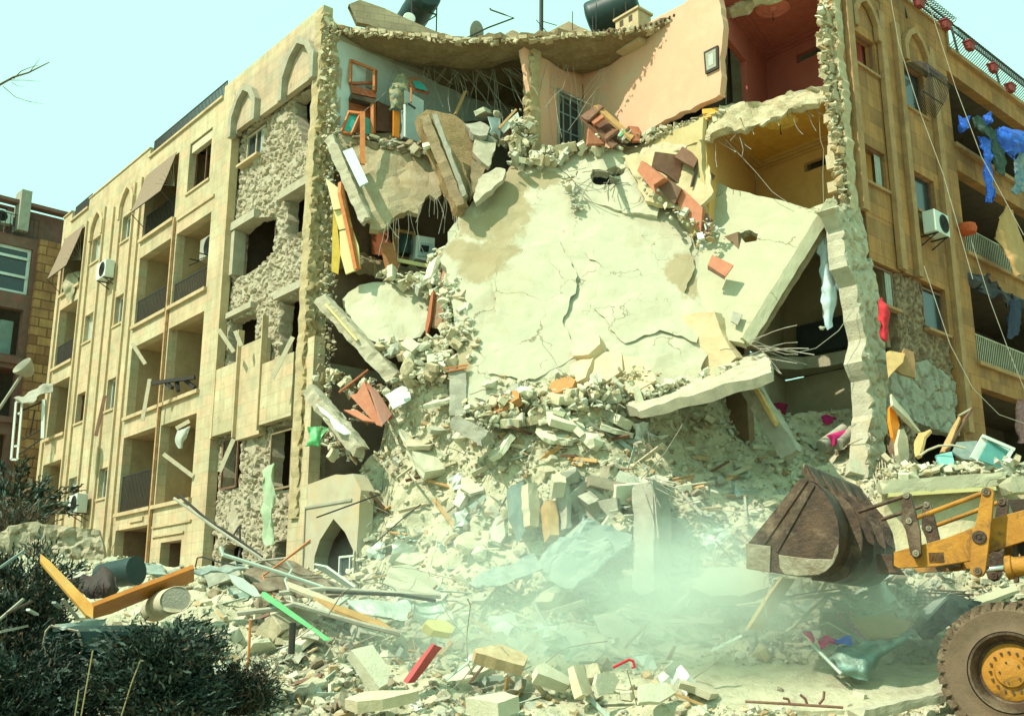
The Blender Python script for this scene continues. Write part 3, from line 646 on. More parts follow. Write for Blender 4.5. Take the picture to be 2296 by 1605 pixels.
# ---------------- right block rooms
E1 = KB.pt(SE, 0)
SR = Plane((E1.x, E1.y), (.517, .856), (.856, -.517))         # left wall of the right block rooms
SR0 = SR; E2 = KB.pt(SE-.58, 0); SR1 = Plane((E2.x, E2.y), (.517, .856), (.856, -.517))
BR = Plane(tuple(E1+SR.d*3.68)[:2], tuple(-PL.d)[:2], tuple(PL.n)[:2])  # their back wall
L_ = 2.62
def room(z0, z1, m, cm, doorw=True, rose=True):
    st = 0 if z0 > 8 else 1.9; SR = SR0 if z0 != 10.7 else SR1; b0 = -.55 if z0 == 10.7 else 0
    doorh = [(.12, 2.0, z0, z0+1.75)] if doorw else []
    facade('room_wall', SR, (0.16 if z0 > 8 else 1.4, 3.68, z0, z1), doorh, .15, m, off=0)
    facade('room_wall', BR, (b0, L_+.2, z0, z1), [(.95, 2.2, z1-.62, z1-.38)] if rose else [], .15, m, off=0)
    mb = MB(); CP_ = [SR.pt(st, 0), SR.pt(3.75, 0), BR.pt(2.9, 0, -.1), PR.pt(1.6, 0, -.4), PR.pt(-.1, 0, -.4)]; mb.prism([Vector((p.x, p.y, z1)) for p in CP_], Vector((0, 0, .12))); c = mb.build('ceiling', cm, bld)
    if rose:
        mb = MB(); cc = BR.pt(1.55, z1-.002, 1.75)
        mb.lathe(cc, (0, 0, -1), [(0, .42), (.015, .42), (.03, .36), (.02, .3), (.035, .22), (.03, .12), (.09, .07), (.1, .0)], 28); mb.build('ceiling_rose', mat('rose_' + cm['_n'], tuple(min(1, x*1.5+.04) for x in cm.node_tree.nodes['Mix'].inputs[7].default_value[:3]), rough=.8, bump=0), c)
        mb = MB(); mb.tube([cc-Vector((0, 0, .05)), cc-Vector((.01, 0, .25)), cc-Vector((.0, .01, .34))], [.008, .008, .02], 6); mb.build('lamp_wire', m_iron, c)
        # stepped cornice
        g = MB()
        for i in range(3):
            e = .30-.1*i; t = .05
            pbox(g, BR, b0, L_+.1, z1-.04-.05*i, z1-.003-.05*i, .002, e); pbox(g, SR, 0.05, 3.66, z1-.041-.05*i, z1-.004-.05*i, .002, e)
        g.build('cornice', m, c)
room(13.6, 16.3, m_maroon, mat('maroon_ceiling', (.44, .12, .075), rough=.8, bump=.03), True)
room(10.7, 13.25, m_orange, mat('orange_ceiling', (.80, .42, .07), rough=.8, bump=.03), False)
room(7.7, 10.35, mat('beige_wall', (.36, .29, .18), (.30, .23, .13), scale=2, bump=.1, stain=(.2, .14, .08), stain_amt=.5), MATS['beige_wall'] if 'beige_wall' in MATS else m_brownwall, False, False)
facade('room_wall', BR, (-.1, L_+.2, 3.0, 7.4), [], .15, m_plaster)
facade('room_wall', SR, (1.8, 3.68, 3.0, 7.4), [], .15, m_plaster)
pbuild('dark_shelf', BR, [(.6, 2.2, 7.85, 8.6, .01, .3)], m_glass)
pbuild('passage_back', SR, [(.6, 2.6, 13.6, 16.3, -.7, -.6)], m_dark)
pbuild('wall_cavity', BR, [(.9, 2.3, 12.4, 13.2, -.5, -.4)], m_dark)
# floors of the right block
def floorpoly(z, t, edge, name='floor_slab', m=m_conc, seed=1):
    """broken floor plate; edge = px points of its torn front edge"""
    back = [BR.pt(L_+.1, 0, 0), BR.pt(-.1, 0, 0)]
    fr = [onz(px, py, z) for px, py in edge]
    P = [Vector((p.x, p.y)) for p in fr]+[Vector((p.x, p.y)) for p in back]
    V, T = fill2d(jagpoly(P, .12, .06, seed), .3); mb = MB()
    sheet(mb, Vector((0, 0, z)), Vector((1, 0, 0)), Vector((0, 1, 0)), Vector((0, 0, 1)), V, T, t, lambda x, y: .03*noise.noise(Vector((x*3, y*3, z))))
    return mb.build(name, m, bld)
floorpoly(13.6, .33, [(1600, 246), (1640, 232), (1700, 235), (1760, 212), (1830, 195), (1868, 190)])
floorpoly(7.72, .3, [(1690, 800), (1800, 800), (1930, 780)], seed=4)
# ---------------- right wing facade
hR = []
for z0, z1 in ((14.4, 15.28), (11.4, 12.35), (8.5, 9.46)): hR.append((.62, 1.62, z0, z1))
for z0, z1 in ((14.1, 15.3), (11.35, 12.36), (8.35, 9.45)): hR.append((3.0, 4.02, z0, z1))
for z0, z1 in ((13.87, 16.0), (10.86, 13.12), (7.95, 10.22), (4.95, 7.28), (1.8, 4.4)): hR.append((5.45, 12.0, z0, z1))
facade('stone_facade_brown', PR, (2.05, 12.8, 9.5, 16.6), hR, .28, m_clad_r, label='brown stained stone cladding of the right wing, darkened for its shade')
facade('stone_facade_brown', PR, (2.42, 12.8, .4, 9.5), [h for h in hR if h[3] < 11]+[(3.0, 4.02, 8.35, 9.51), (2.42, 4.25, .4, 8.36), (2.0, 3.0, 8.3, 9.51)], .28, m_clad_r)
rubwall('masonry_core', PR, [(1.9, 6.55), (4.2, 6.5), (4.25, 8.4), (3.0, 8.45), (2.98, 9.5), (1.75, 9.5), (1.7, 8.3)], [], m_rubwall_r, -.12, seed=12, cell=.2, amp=.09)
rubwall('masonry_core', PR, [(.6, 6.0), (4.1, 5.9), (4.2, 7.2), (3, 7.6), (1.9, 7.3), (.6, 7.4)], [], m_concg, -.06, seed=14, cell=.5, amp=.05, thick=.3)
rubwall('masonry_core', PR, [(1.5, 3.2), (2.1, 3.2), (2.2, 6.5), (1.4, 6.4)], [], m_rubwall_r, -.14, seed=15, cell=.2, amp=.09)
facade('stone_facade_brown', PR, (.22, 2.05, 10.62, 16.6), [h for h in hR if h[0] < 2], .26, m_clad_r, off=-.02)
facade('stone_facade_brown', PR, (.5, 1.9, 9.46, 10.62), [(.62, 1.62, 9.3, 9.47)], .24, m_clad_r, off=-.03)
facade('stone_facade_brown', PR, (-.25, .22, 10.62, 17.1), [], .3, m_clad_r, off=0)
facade('parapet', PR, (-.25, 5.62, 16.601, 17.2), [], .28, m_clad_r, off=.004)
pbuild('parapet_coping', PR, [(-.2, 5.66, 17.201, 17.28, -.3, .07), (5.6, 12.8, 16.602, 16.72, -.3, .12), (5.63, 5.72, 16.72, 17.27, -.3, .05)], m_rib_r)
mb = MB()
for s, z0, w_ in ((.3, 10.55, .26), (1.83, 9.5, .24), (2.62, 9.5, .22), (4.42, 6.0, .26)):
    pbox(mb, PR, s-w_/2, s+w_/2, z0, 16.2, .004, .13)
mb.build('pilaster_strip', m_rib_r, bld)
for i, (z0, z1) in enumerate(((14.4, 15.28), (11.4, 12.35), (8.5, 9.42))): window(PR, .62, 1.62, z0, z1, .1, missing=True, curtain=(.72, 1.0) if i else None, mull=False, frame=m_brwood)
for i, (z0, z1) in enumerate(((14.1, 15.3), (11.35, 12.36), (8.35, 9.4))): window(PR, 3.0, 4.02, z0, z1, .1, mull=False, frame=m_brwood)
for i, (z0, z1) in enumerate(((13.87, 16.0), (10.86, 13.12), (7.95, 10.22), (4.95, 7.28))):
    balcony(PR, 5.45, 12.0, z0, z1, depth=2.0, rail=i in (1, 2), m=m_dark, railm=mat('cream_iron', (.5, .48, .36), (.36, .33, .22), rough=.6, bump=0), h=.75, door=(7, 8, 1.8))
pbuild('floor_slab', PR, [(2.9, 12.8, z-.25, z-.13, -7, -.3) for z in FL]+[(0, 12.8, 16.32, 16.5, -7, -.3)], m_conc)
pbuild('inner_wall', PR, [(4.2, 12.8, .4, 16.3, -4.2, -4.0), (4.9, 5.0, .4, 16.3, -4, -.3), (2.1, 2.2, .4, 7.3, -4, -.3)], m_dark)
# torn edge of the right wing: stone and brick teeth
PT = Plane(tuple(PR.pt(-.25, 0))[:2], tuple(-PR.n)[:2], tuple(-PR.d)[:2])
rubwall('torn_wall_end', PT, [(-.06, 10.5), (.36, 10.5), (.36, 17.2), (-.06, 17.2)], [], mat('torn_edge_pale', (.55, .48, .31), (.42, .33, .2), scale=6, bump=.8, bscale=20, stain=(.4, .26, .12), stain_amt=.6, stain_scale=2), .03, .3, .06, .13, .2, 21, jag=.08)
mb = MB(); rr = random.Random(4)
z = 10.6
while z < 17.1:
    hh = rr.uniform(.18, .4); e = rr.uniform(.02, .34); dd = rr.uniform(.1, .25)
    P = PR.pt(-.25, z, -rr.uniform(0, .12)); mb.box(P, -PR.d*e, -PR.n*dd, Vector((rr.uniform(-.02, .02), 0, hh*.9))); z += hh
mb.build('broken_stone', MATS['torn_edge_pale'], bld)
# roof railing of bowed bars, on the right wing
rl = MB(); zb, zt2 = 16.72, 17.62
ra = MB()
for z, o in ((zb+.06, .02), (zt2, -.12), (17.2, .33)): ra.bar(PR.pt(5.7 if z < 17 else 2.2, z, o), PR.pt(12.5, z, o), .035)
n = 92
for i in range(n):
    s = 2.2+10.3*i/(n-1); b = zb if s > 5.7 else 17.28
    ra.tube([PR.pt(s, b+(zt2-b)*t, -.12+.5*math.sin(math.pi*min(1, t*1.05))**1.1 if t < 1 else -.12) for t in (0, .15, .35, .55, .75, .9, 1)], .012, 4, False)
for s in (3.4, 6.3, 8.9, 11.2): ra.bar(PR.pt(s, 16.7, .02), PR.pt(s, zt2+.05, -.1), .05)
ra.build('roof_railing', m_iron, bld)
m_pot = mat('red_planter', (.26, .05, .04), (.18, .035, .03), rough=.7, bump=.1)
# ================================================================ loft between pixel rows
def loft(name, label, rows, thick, m, cat='slab', sub=6, rough=.04, up=None, parent=None, group=None, seed=1, jag=.04, uvs=False, smooth=None, freq=1.6, twos=True):
    """rows of (px, py, Y) points with equal counts; a sheet through them with real thickness"""
    G = [[at(*q) for q in r] for r in rows]; R = len(G); C = len(G[0]); NR = (R-1)*sub+1; NC = (C-1)*sub+1
    def cr(a, b, c, d, t): return a*(-.5*t+t*t-.5*t**3)+b*(1-2.5*t*t+1.5*t**3)+c*(.5*t+2*t*t-1.5*t**3)+d*(-.5*t*t+.5*t**3)
    def along(L, t):
        i = min(int(t), len(L)-2); f = t-i
        return cr(L[max(i-1, 0)], L[i], L[i+1], L[min(i+2, len(L)-1)], f)
    mid = [[along(r, j/sub) for j in range(NC)] for r in G]
    S = [[along([mid[k][j] for k in range(R)], i/sub) for j in range(NC)] for i in range(NR)]
    fr = []; bk = []
    for i in range(NR):
        for j in range(NC):
            a = S[min(i+1, NR-1)][j]-S[max(i-1, 0)][j]; b = S[i][min(j+1, NC-1)]-S[i][max(j-1, 0)]
            n = a.cross(b).normalized() if up is None else Vector(up)
            p = S[i][j]
            if up is None and n.dot(p-O_) > 0: n = -n
            d = noise.fractal(p*freq+Vector((seed, 0, 0)), 1, 2, 4)*rough
            e = Vector((0, 0, 0))
            if i in (0, NR-1) or j in (0, NC-1): e = noise.noise_vector(p*4+Vector((seed, 3, 1)))*jag*2
            fr.append(p+n*d+e); bk.append(p-n*thick*(1+.3*noise.noise(p*2.3))+e*1.2)
    fs = []; N = NR*NC
    for i in range(NR-1):
        for j in range(NC-1):
            q = (i*NC+j, i*NC+j+1, (i+1)*NC+j+1, (i+1)*NC+j)
            fs.append(q); fs.append(tuple(k+N for k in q[::-1]))
    bd = [j for j in range(NC)]+[i*NC+NC-1 for i in range(1, NR)]+[(NR-1)*NC+j for j in range(NC-2, -1, -1)]+[i*NC for i in range(NR-2, 0, -1)]
    for k in range(len(bd)):
        a, b = bd[k], bd[(k+1) % len(bd)]; fs.append((b, a, a+N, b+N))
    mb = MB(); mb.raw(fr+bk, fs); o = mb.build(name, m, parent, smooth=smooth)
    bm = bmesh.new(); bm.from_mesh(o.data); bmesh.ops.recalc_face_normals(bm, faces=bm.faces); bm.to_mesh(o.data); bm.free()
    if parent is None: tag(o, label, cat, group)
    return o
def dd(f, *pts): return [f(*p) for p in pts]
def beam(name, label, a, b, w, h, m, cat='beam', parent=None, rough=.03, group=None, seed=3, up=(0, 0, 1), n=10):
    """cast beam between two (px,py,Y) points with chipped edges"""
    A, B = at(*a), at(*b); d = (B-A).normalized(); x = d.cross(Vector(up)).normalized(); y = x.cross(d).normalized()
    n = max(4, int((B-A).length/.12)); vs = []; fs = []; K = 12
    for i in range(n+1):
        p = A+(B-A)*(i/n)
        for k in range(K):
            s = k/K*4; q = int(s); f = s-q; cs = [(-1, -1), (1, -1), (1, 1), (-1, 1)]; c0, c1 = cs[q], cs[(q+1) % 4]
            cx, cy = c0[0]+(c1[0]-c0[0])*f, c0[1]+(c1[1]-c0[1])*f
            ch = 1-(.16 if f < .01 else 0)*max(0, noise.noise(p*3+Vector((k, seed, 0)))+.2)
            v = p+x*cx*w/2*ch+y*cy*h/2*ch; v += noise.noise_vector(v*5)*rough
            if i in (0, n): v += d*noise.noise(v*7+Vector((seed, 0, 0)))*.12
            vs.append(v)
    for i in range(n):
        for k in range(K): k2 = (k+1) % K; fs.append((i*K+k, i*K+k2, (i+1)*K+k2, (i+1)*K+k))
    fs.append(tuple(range(K-1, -1, -1))); fs.append(tuple(n*K+k for k in range(K)))
    mb = MB(); mb.raw(vs, fs); o = mb.build(name, m, parent)
    if parent is None: tag(o, label, cat, group)
    return o
# ---------------- sagging roof slab (part of the building)
fr = [(742, 62, 25.4), (790, 70, 25.3), (850, 76, 25.2), (930, 84, 25.1), (1035, 95, 25.0), (1100, 90, 25.0), (1165, 92, 24.95), (1240, 85, 24.9), (1330, 84, 24.8), (1400, 80, 24.6), (1471, 66, 24.4), (1530, 40, 24.2), (1570, 10, 24.0), (1600, -15, 23.7)]
md = [(750, 78, 25.8), (800, 100, 25.9), (860, 125, 26.1), (930, 140, 26.2), (1035, 152, 26.2), (1100, 150, 26.1), (1165, 130, 25.8), (1230, 140, 25.9), (1320, 150, 25.9), (1400, 126, 25.6), (1471, 95, 25.2), (1530, 60, 24.8), (1570, 30, 24.6), (1600, 5, 24.3)]
bk = [(760, 88, 26.6), (820, 118, 27.0), (880, 138, 27.3), (940, 156, 27.3), (1035, 166, 27.1), (1100, 164, 26.9), (1165, 152, 26.7), (1230, 160, 26.8), (1315, 168, 26.75), (1400, 136, 26.0), (1471, 104, 25.6), (1530, 70, 25.2), (1570, 44, 25.0), (1600, 22, 24.7)]
b2 = [(px, spy(Y, 16.42), Y) for px, Y in ((780, 29), (840, 29.5), (900, 29.8), (960, 29.6), (1040, 29.4), (1110, 29.2), (1180, 29), (1240, 28.5), (1320, 28), (1410, 28), (1480, 28), (1540, 28), (1580, 28), (1610, 28))]
mb = MB(); mb.prism([Vector(p) for p in ((-4.5, 28.5, 16.44), (6.5, 27.6, 16.44), (9, 36, 16.44), (-3, 40, 16.44))], Vector((0, 0, .15))); mb.build('roof_slab', m_conc_dk, bld)
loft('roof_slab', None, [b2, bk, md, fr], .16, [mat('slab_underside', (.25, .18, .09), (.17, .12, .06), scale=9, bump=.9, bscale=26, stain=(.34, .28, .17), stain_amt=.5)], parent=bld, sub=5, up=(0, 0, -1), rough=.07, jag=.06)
# its broken front edge of hollow blocks
mb = MB(); rr = random.Random(9)
for i in range(len(fr)-1):
    A, B = at(*fr[i]), at(*fr[i+1]); k = max(2, int((B-A).length/.2))
    for j in range(k):
        p = A+(B-A)*(j/k); L = (B-A)/k
        hgt = rr.uniform(.05, .13); o_ = Vector((rr.uniform(-.02, .02), rr.uniform(-.1, .06), rr.uniform(-.03, .03)))
        mb.box(p+o_+Vector((0, 0, .01)), L*rr.uniform(.8, 1.05), Vector((.05, .35, 0)), Vector((rr.uniform(-.02, .02), 0, hgt)))
edge_m = mat('broken_edge', (.58, .52, .35), (.42, .34, .2), scale=6, bump=.8, bscale=24, stain=(.3, .2, .1), stain_amt=.4, stain_scale=2)
mb.build('broken_edge', edge_m, bld)
mb = MB()
for i in range(8, 13):
    A, B = at(*fr[i]), at(*fr[i+1])
    for j in range(6):
        p = A+(B-A)*(j/6)+Vector((0, -.125, .11)); mb.lathe(p, (0, 1, 0), [(0, .03), (.12, .028)], 8)
mb.build('cavity_shade_plug', m_dark, bld)  # solid dark plugs paint the shade inside the hollow blocks
# roof edge over the right block
loft('roof_slab', None, [[(1590, 30, 24.0), (1650, 18, 23.7), (1720, -12, 23.3), (1790, -40, 23.0)], [(1600, -20, 24.2), (1655, -30, 24), (1720, -60, 23.8), (1790, -100, 23.6)]], .25, edge_m, parent=bld, rough=.12, jag=.08, sub=8)
# sill of torn floor in front of the maroon room (floor plate edge, thick and crumbled)
loft('broken_edge', None, [dd(R1, (560, 640), (700, 640), (800, 610), (900, 600), (1020, 520), (1120, 480), (1210, 470)), dd(R1, (500, 790), (600, 760), (720, 735), (810, 690), (940, 640), (1050, 590), (1190, 530))] if 0 else
     [[(*R1(*p), y) for p, y in zip(((450, 690), (560, 622), (700, 612), (800, 590), (900, 570), (1020, 530), (1150, 480)), (23.9, 23.45, 23.3, 23.15, 23.0, 22.8, 22.55))],
      [(*R1(*p), y) for p, y in zip(((430, 820), (580, 770), (720, 735), (810, 690), (940, 640), (1050, 590), (1190, 540)), (23.7, 23.3, 23.15, 23.0, 22.85, 22.65, 22.4))]], .12, edge_m, parent=bld, rough=.16, jag=.1, sub=8)
# floor edge below the pink wall
loft('broken_edge', None, [[(1190, 338, 25.2), (1260, 340, 25.6), (1330, 338, 26.0), (1440, 322, 25.2), (1540, 272, 24.4), (1630, 234, 23.6)], [(1180, 362, 24.9), (1260, 356, 25.2), (1330, 352, 25.5), (1440, 360, 24.7), (1540, 335, 24.0), (1620, 300, 23.3)]], .12, edge_m, parent=bld, rough=.12, jag=.08, sub=8)
loft('broken_edge', None, [[(755, 300, 25.6), (820, 310, 26.0), (880, 318, 26.2), (950, 325, 26.4)], [(765, 318, 25.3), (820, 326, 25.5), (880, 334, 25.7), (950, 345, 25.8)]], .3, m_conc_dk, parent=bld, rough=.12, jag=.1, sub=8)
loft('floor_slab', None, [[(760, 300, 25.8), (900, 300, 26.5), (1050, 300, 26.5), (1190, 320, 25.8)], [(780, 280, 27.5), (900, 270, 29), (1050, 268, 29), (1190, 280, 28)]], .2, m_conc_dk, parent=bld, up=(0, 0, 1), sub=5)

# ================================================================ fallen slabs, each a thing
holeA = [(1662, 522), (1680, 516), (1700, 524), (1696, 540), (1672, 543), (1664, 534)]
great = slab('fallen_slab', 'great pale cracked floor slab hanging steeply in the middle of the gap',
     [(1130, 392), (1150, 368), (1215, 360), (1270, 352), (1290, 385), (1300, 430), (1340, 424), (1420, 430), (1500, 468), (1548, 520), (1568, 575), (1562, 640), (1595, 690), (1590, 760), (1570, 870), (1480, 930), (1330, 940), (1180, 940), (1060, 920), (1030, 860), (1024, 760), (1018, 700), (1004, 640), (990, 580), (1004, 520), (1036, 480), (1085, 430)],
     [(1200, 370, 25.2), (1520, 500, 24.2), (1250, 850, 22.9)], .28, m_slab, h=.13, jag=.09, rough=.045, bulge=.08, seed=3, bfreq=.55)
slab('fallen_slab', 'smooth pale floor slab leaning at the right with a small black hole through it',
     [(1380, 400), (1430, 360), (1520, 350), (1590, 400), (1640, 424), (1700, 438), (1760, 452), (1815, 468), (1868, 448), (1770, 606), (1668, 770), (1620, 760), (1560, 720), (1500, 600), (1420, 500)],
     [(1600, 425, 24.3), (1868, 448, 22.75), (1668, 770, 22.5)], .2, m_slab2, h=.3, jag=.03, rough=.02, holes=[holeA], seed=8)
eb = beam('edge_beam', 'long straight edge beam sloping down along the right side of the holed slab', (1866, 452, 22.7), (1672, 766, 22.5), .16, .26, m_slab2, rough=.015)
beam('edge_board', None, (1878, 470, 22.9), (1684, 778, 22.7), .18, .14, m_conc_dk, parent=eb, rough=.02)
slab('fallen_slab', 'cracked upper slab fragment under the pink wall with a ragged hole and bent mesh',
     dd(M1, (1480, 1110), (1640, 1060), (1850, 990), (2060, 1010), (2170, 1080), (2260, 1200), (2340, 1330), (2300, 1450), (2120, 1420), (1960, 1380), (1830, 1330), (1730, 1300), (1700, 1180), (1620, 1100)),
     [(1250, 350, 25.3), (1440, 350, 24.9), (1400, 470, 24.3)], .25, m_slab, h=.2, jag=.08, rough=.07, bulge=.15, seed=14,
     holes=[dd(M1, (1870, 1130), (1960, 1140), (2020, 1110), (2110, 1110), (2070, 1160), (1980, 1170), (2060, 1190), (2030, 1230), (1900, 1230), (1860, 1180))])
slab('fallen_slab', 'tongue of broken floor hanging under the torn blue room',
     dd(M1, (190, 920), (330, 950), (470, 985), (600, 960), (740, 975), (800, 1060), (880, 1190), (850, 1230), (835, 1310), (790, 1290), (730, 1350), (715, 1410), (640, 1400), (560, 1450), (520, 1500), (400, 1520), (340, 1420), (260, 1200), (200, 1050)),
     [(760, 315, 25.5), (950, 330, 25.9), (830, 500, 24.9)], .2, mat('slab_tan', (.46, .40, .26), (.36, .28, .16), scale=3, bump=.7, bscale=22, stain=(.33, .22, .10), stain_amt=.8, stain_scale=.9), h=.2, jag=.1, rough=.09, bulge=.3, seed=21)
beam('edge_beam', 'grey roof edge beam dangling at the torn left corner beside a pale panel', (*M1(125, 930), 25.2), (*M1(365, 1480), 24.7), .22, .28, m_conc, rough=.04)
slab('pale_plank', 'narrow pale blue panel lying along the dangling beam', dd(M1, (205, 1010), (270, 985), (375, 1215), (318, 1245)), [(*M1(205, 1010), 24.9), (*M1(270, 985), 24.9), (*M1(375, 1215), 24.5)], .05, m_whiteg, cat='panel', h=.4, jag=0, rough=0)
# upright broken slab with beam
slab('fallen_slab', 'pale yellow plastered slab behind the fallen wardrobe, under the torn floor edge', [(1395, 350), (1460, 345), (1540, 325), (1575, 318), (1588, 360), (1600, 430), (1560, 470), (1450, 450)], [(1400, 350, 24.7), (1600, 320, 23.9), (1500, 470, 23.8)], .15, mat('pale_yellow_plaster', (.52, .45, .27), (.44, .36, .2), scale=3, bump=.3, stain=(.33, .26, .15), stain_amt=.5), h=.15, jag=.07, rough=.06, seed=17)
sl = slab('roof_fragment', 'upended roof fragment with brown earth face and two concrete ribs, above the black hole',
     dd(M1, (705, 770), (760, 740), (830, 735), (960, 780), (1040, 850), (1080, 940), (1080, 1080), (1070, 1240), (1045, 1330), (1000, 1430), (960, 1370), (890, 1230), (800, 1010), (740, 880)),
     [(*M1(720, 770), 24.9), (*M1(1060, 900), 25.3), (*M1(1000, 1400), 24.6)], .25, m_fill, h=.14, jag=.07, rough=.06, seed=31)
def child_beam(par, *a, **k):
    o = beam(*a, parent=par, **k); return o
child_beam(sl, 'rib', None, (*M1(760, 790), 24.6), (*M1(1005, 1390), 24.3), .36, .26, m_conc_dk, rough=.04)
child_beam(sl, 'rib', None, (*M1(825, 780), 24.4), (*M1(1030, 1330), 24.2), .12, .12, m_concg)
for i, (pl_, c_, lb) in enumerate([
    (dd(M1, (1010, 830), (1120, 810), (1185, 840), (1170, 900), (1120, 910), (1080, 900)), (25.3, 25.5, 25.1), 'grey slab shard leaning right of the upended roof fragment'),
    (dd(M1, (1085, 935), (1225, 955), (1220, 1010), (1180, 1110), (1130, 1080), (1080, 1010)), (25.1, 25.2, 24.8), 'pale squarish slab shard below the grey shard'),
    (dd(M1, (1075, 1060), (1160, 1110), (1120, 1220), (1060, 1320), (1050, 1250)), (24.9, 24.9, 24.5), 'dark triangular slab shard at the right lip of the black hole'),
    (dd(M1, (1120, 1180), (1230, 1120), (1290, 1130), (1270, 1200), (1190, 1270), (1090, 1350), (1075, 1320)), (24.8, 24.9, 24.6), 'rough slab piece at the top left corner of the great hanging slab')]):
    slab('slab_shard', lb, pl_, [(*pl_[0], c_[0]), (*pl_[1], c_[1]), (*pl_[3], c_[2])], .14, (m_concg, m_conc, m_conc_dk, m_conc)[i], h=.15, jag=.05, rough=.05, seed=40+i)
for i, (P_, o_) in enumerate((([(1292, 436), (1420, 434), (1500, 474), (1545, 530), (1560, 600), (1535, 655), (1590, 705), (1560, 770), (1480, 740), (1400, 770), (1330, 690), (1350, 600), (1285, 540)], .085), ([(1160, 560), (1250, 540), (1300, 620), (1260, 720), (1290, 800), (1200, 850), (1090, 840), (1060, 760), (1110, 700), (1100, 620)], .075))):
    slab('screed_layer', None, P_, [(1200, 370, 25.2-o_), (1520, 500, 24.2-o_), (1250, 850, 22.9-o_)], .03, m_slab, h=.15, jag=.09, rough=.03, parent=great, seed=70+i)
def ong(px, py):
    A, n = plane3([(1200, 370, 25.2), (1520, 500, 24.2), (1250, 850, 22.9)]); r = ray(px, py); return O_+r*((A-O_).dot(n)/r.dot(n))
spots(m_slab, great, [(ong(1135, 410), (.6, .9, 1.2)), (ong(1140, 475), (.6, .9, 1.1)), (ong(1085, 510), (.6, .8, .5)), (ong(1110, 565), (.7, .8, .4)), (ong(1080, 600), (.6, .8, .5)), (ong(1040, 560), (.5, .8, .35)), (ong(1036, 800), (.3, .6, 1.1)), (ong(1220, 400), (.5, .8, .3)), (ong(1530, 620), (.4, .8, .7))], (.33, .27, .155))
slab('fallen_slab', 'ribbed ceiling slab leaning at the left below the kitchen',
     dd(M2, (195, 670), (320, 585), (480, 560), (640, 545), (800, 575), (810, 640), (790, 740), (780, 830), (720, 890), (640, 920), (610, 1000), (500, 1000), (430, 950), (300, 880), (240, 760)),
     [(770, 660, 25.1), (965, 640, 25.3), (900, 780, 24.3)], .18, mat('slab_ribbed', (.52, .51, .37), (.45, .43, .30), scale=2.5, bump=.4, bscale=30, stain=(.4, .28, .13), stain_amt=.6, stain_scale=.8), h=.2, jag=.07, rough=.05, bulge=.2, seed=51)
b1 = beam('edge_beam', 'heavy sloping beam below the torn left corner with a yellow strip nailed along it', (*M2(70, 670), 24.8), (*M2(560, 1200), 23.9), .36, .32, m_conc, rough=.05)
beam('yellow_strip', None, (*M2(90, 690), 24.5), (*M2(300, 930), 24.1), .12, .05, m_yellow, parent=b1, rough=.0)
b2_ = beam('edge_beam', 'lower sloping beam at the left with a torn white sheet on it', (*M2(-10, 1270), 24.4), (*M2(330, 1680), 23.6), .34, .3, m_conc, rough=.05)
slab('torn_sheet', None, dd(M2, (25, 1355), (90, 1370), (160, 1450), (220, 1510), (265, 1560), (215, 1565), (150, 1530), (120, 1460), (70, 1420)), [(*M2(25, 1355), 24.05), (*M2(90, 1370), 24.05), (*M2(215, 1565), 23.5)], .02, m_white, h=.2, jag=.02, rough=.02, parent=b2_)
# lower right slab with board edge
ls = slab('fallen_slab', 'broken slab edge jutting right over the rubble with tan boards along its face',
     [(1395, 905), (1440, 870), (1520, 850), (1600, 825), (1660, 800), (1705, 788), (1728, 806), (1728, 832), (1640, 862), (1540, 890), (1430, 918)], [(1400, 905, 22.4), (1720, 800, 22.0), (1650, 800, 23.3)], .2, m_conc, h=.14, jag=.06, rough=.07, seed=61)
for a, b in (((1425, 922, 22.2), (1490, 908, 22.15)), ((1482, 904, 22.1), (1600, 872, 22.0)), ((1596, 876, 22.0), (1706, 842, 21.9))):
    beam('edge_board', None, a, b, .14, .16, m_tan if 0 else mat('tan_edge', (.42, .33, .17), (.32, .23, .11), scale=4, bump=.5), parent=ls, rough=.015)
beam('leaning_column', 'short column leaning under the jutting slab, its right face of ochre brick', (*R2(720, 830), 22.4), (*R2(960, 1230), 21.9), .3, .4, m_concg, cat='column', rough=.03)
beam('brick_strip', None, (*R2(750, 820), 22.2), (*R2(880, 1050), 21.9), .30, .08, mat('ochre_brick', (.55, .38, .16), (.42, .27, .1), scale=5, bump=.3), parent=bpy.data.objects['leaning_column'], rough=.015)
# ragged column of the right wing
qq = lambda f, *a: PR.hit(*f(*a), off=.05)
rubwall_t = rubwall('torn_column', PR, [qq(R1, 1195, 1185), qq(R1, 1260, 1165), qq(R1, 1350, 1190), qq(R1, 1385, 1290), qq(R1, 1395, 1500), qq(R2, 1415, 100), qq(R2, 1450, 230), qq(R2, 1480, 400), qq(R2, 1500, 600), qq(R2, 1518, 800), qq(R2, 1512, 1000), qq(R2, 1500, 1200), qq(R2, 1480, 1360),
    qq(R2, 1400, 1360), qq(R2, 1400, 1200), qq(R2, 1412, 1000), qq(R2, 1400, 800), qq(R2, 1365, 700), qq(R2, 1388, 560), qq(R2, 1360, 450), qq(R2, 1330, 250), qq(R2, 1280, 150), qq(R2, 1265, 20), qq(R1, 1262, 1300), qq(R1, 1225, 1220)], [],
    mat('torn_column', (.50, .48, .36), (.38, .35, .25), scale=4, bump=.7, bscale=18, stain=(.55, .44, .26), stain_amt=.6, stain_scale=1.2), .05, .42, .06, .05, .35, 71, jag=.05)
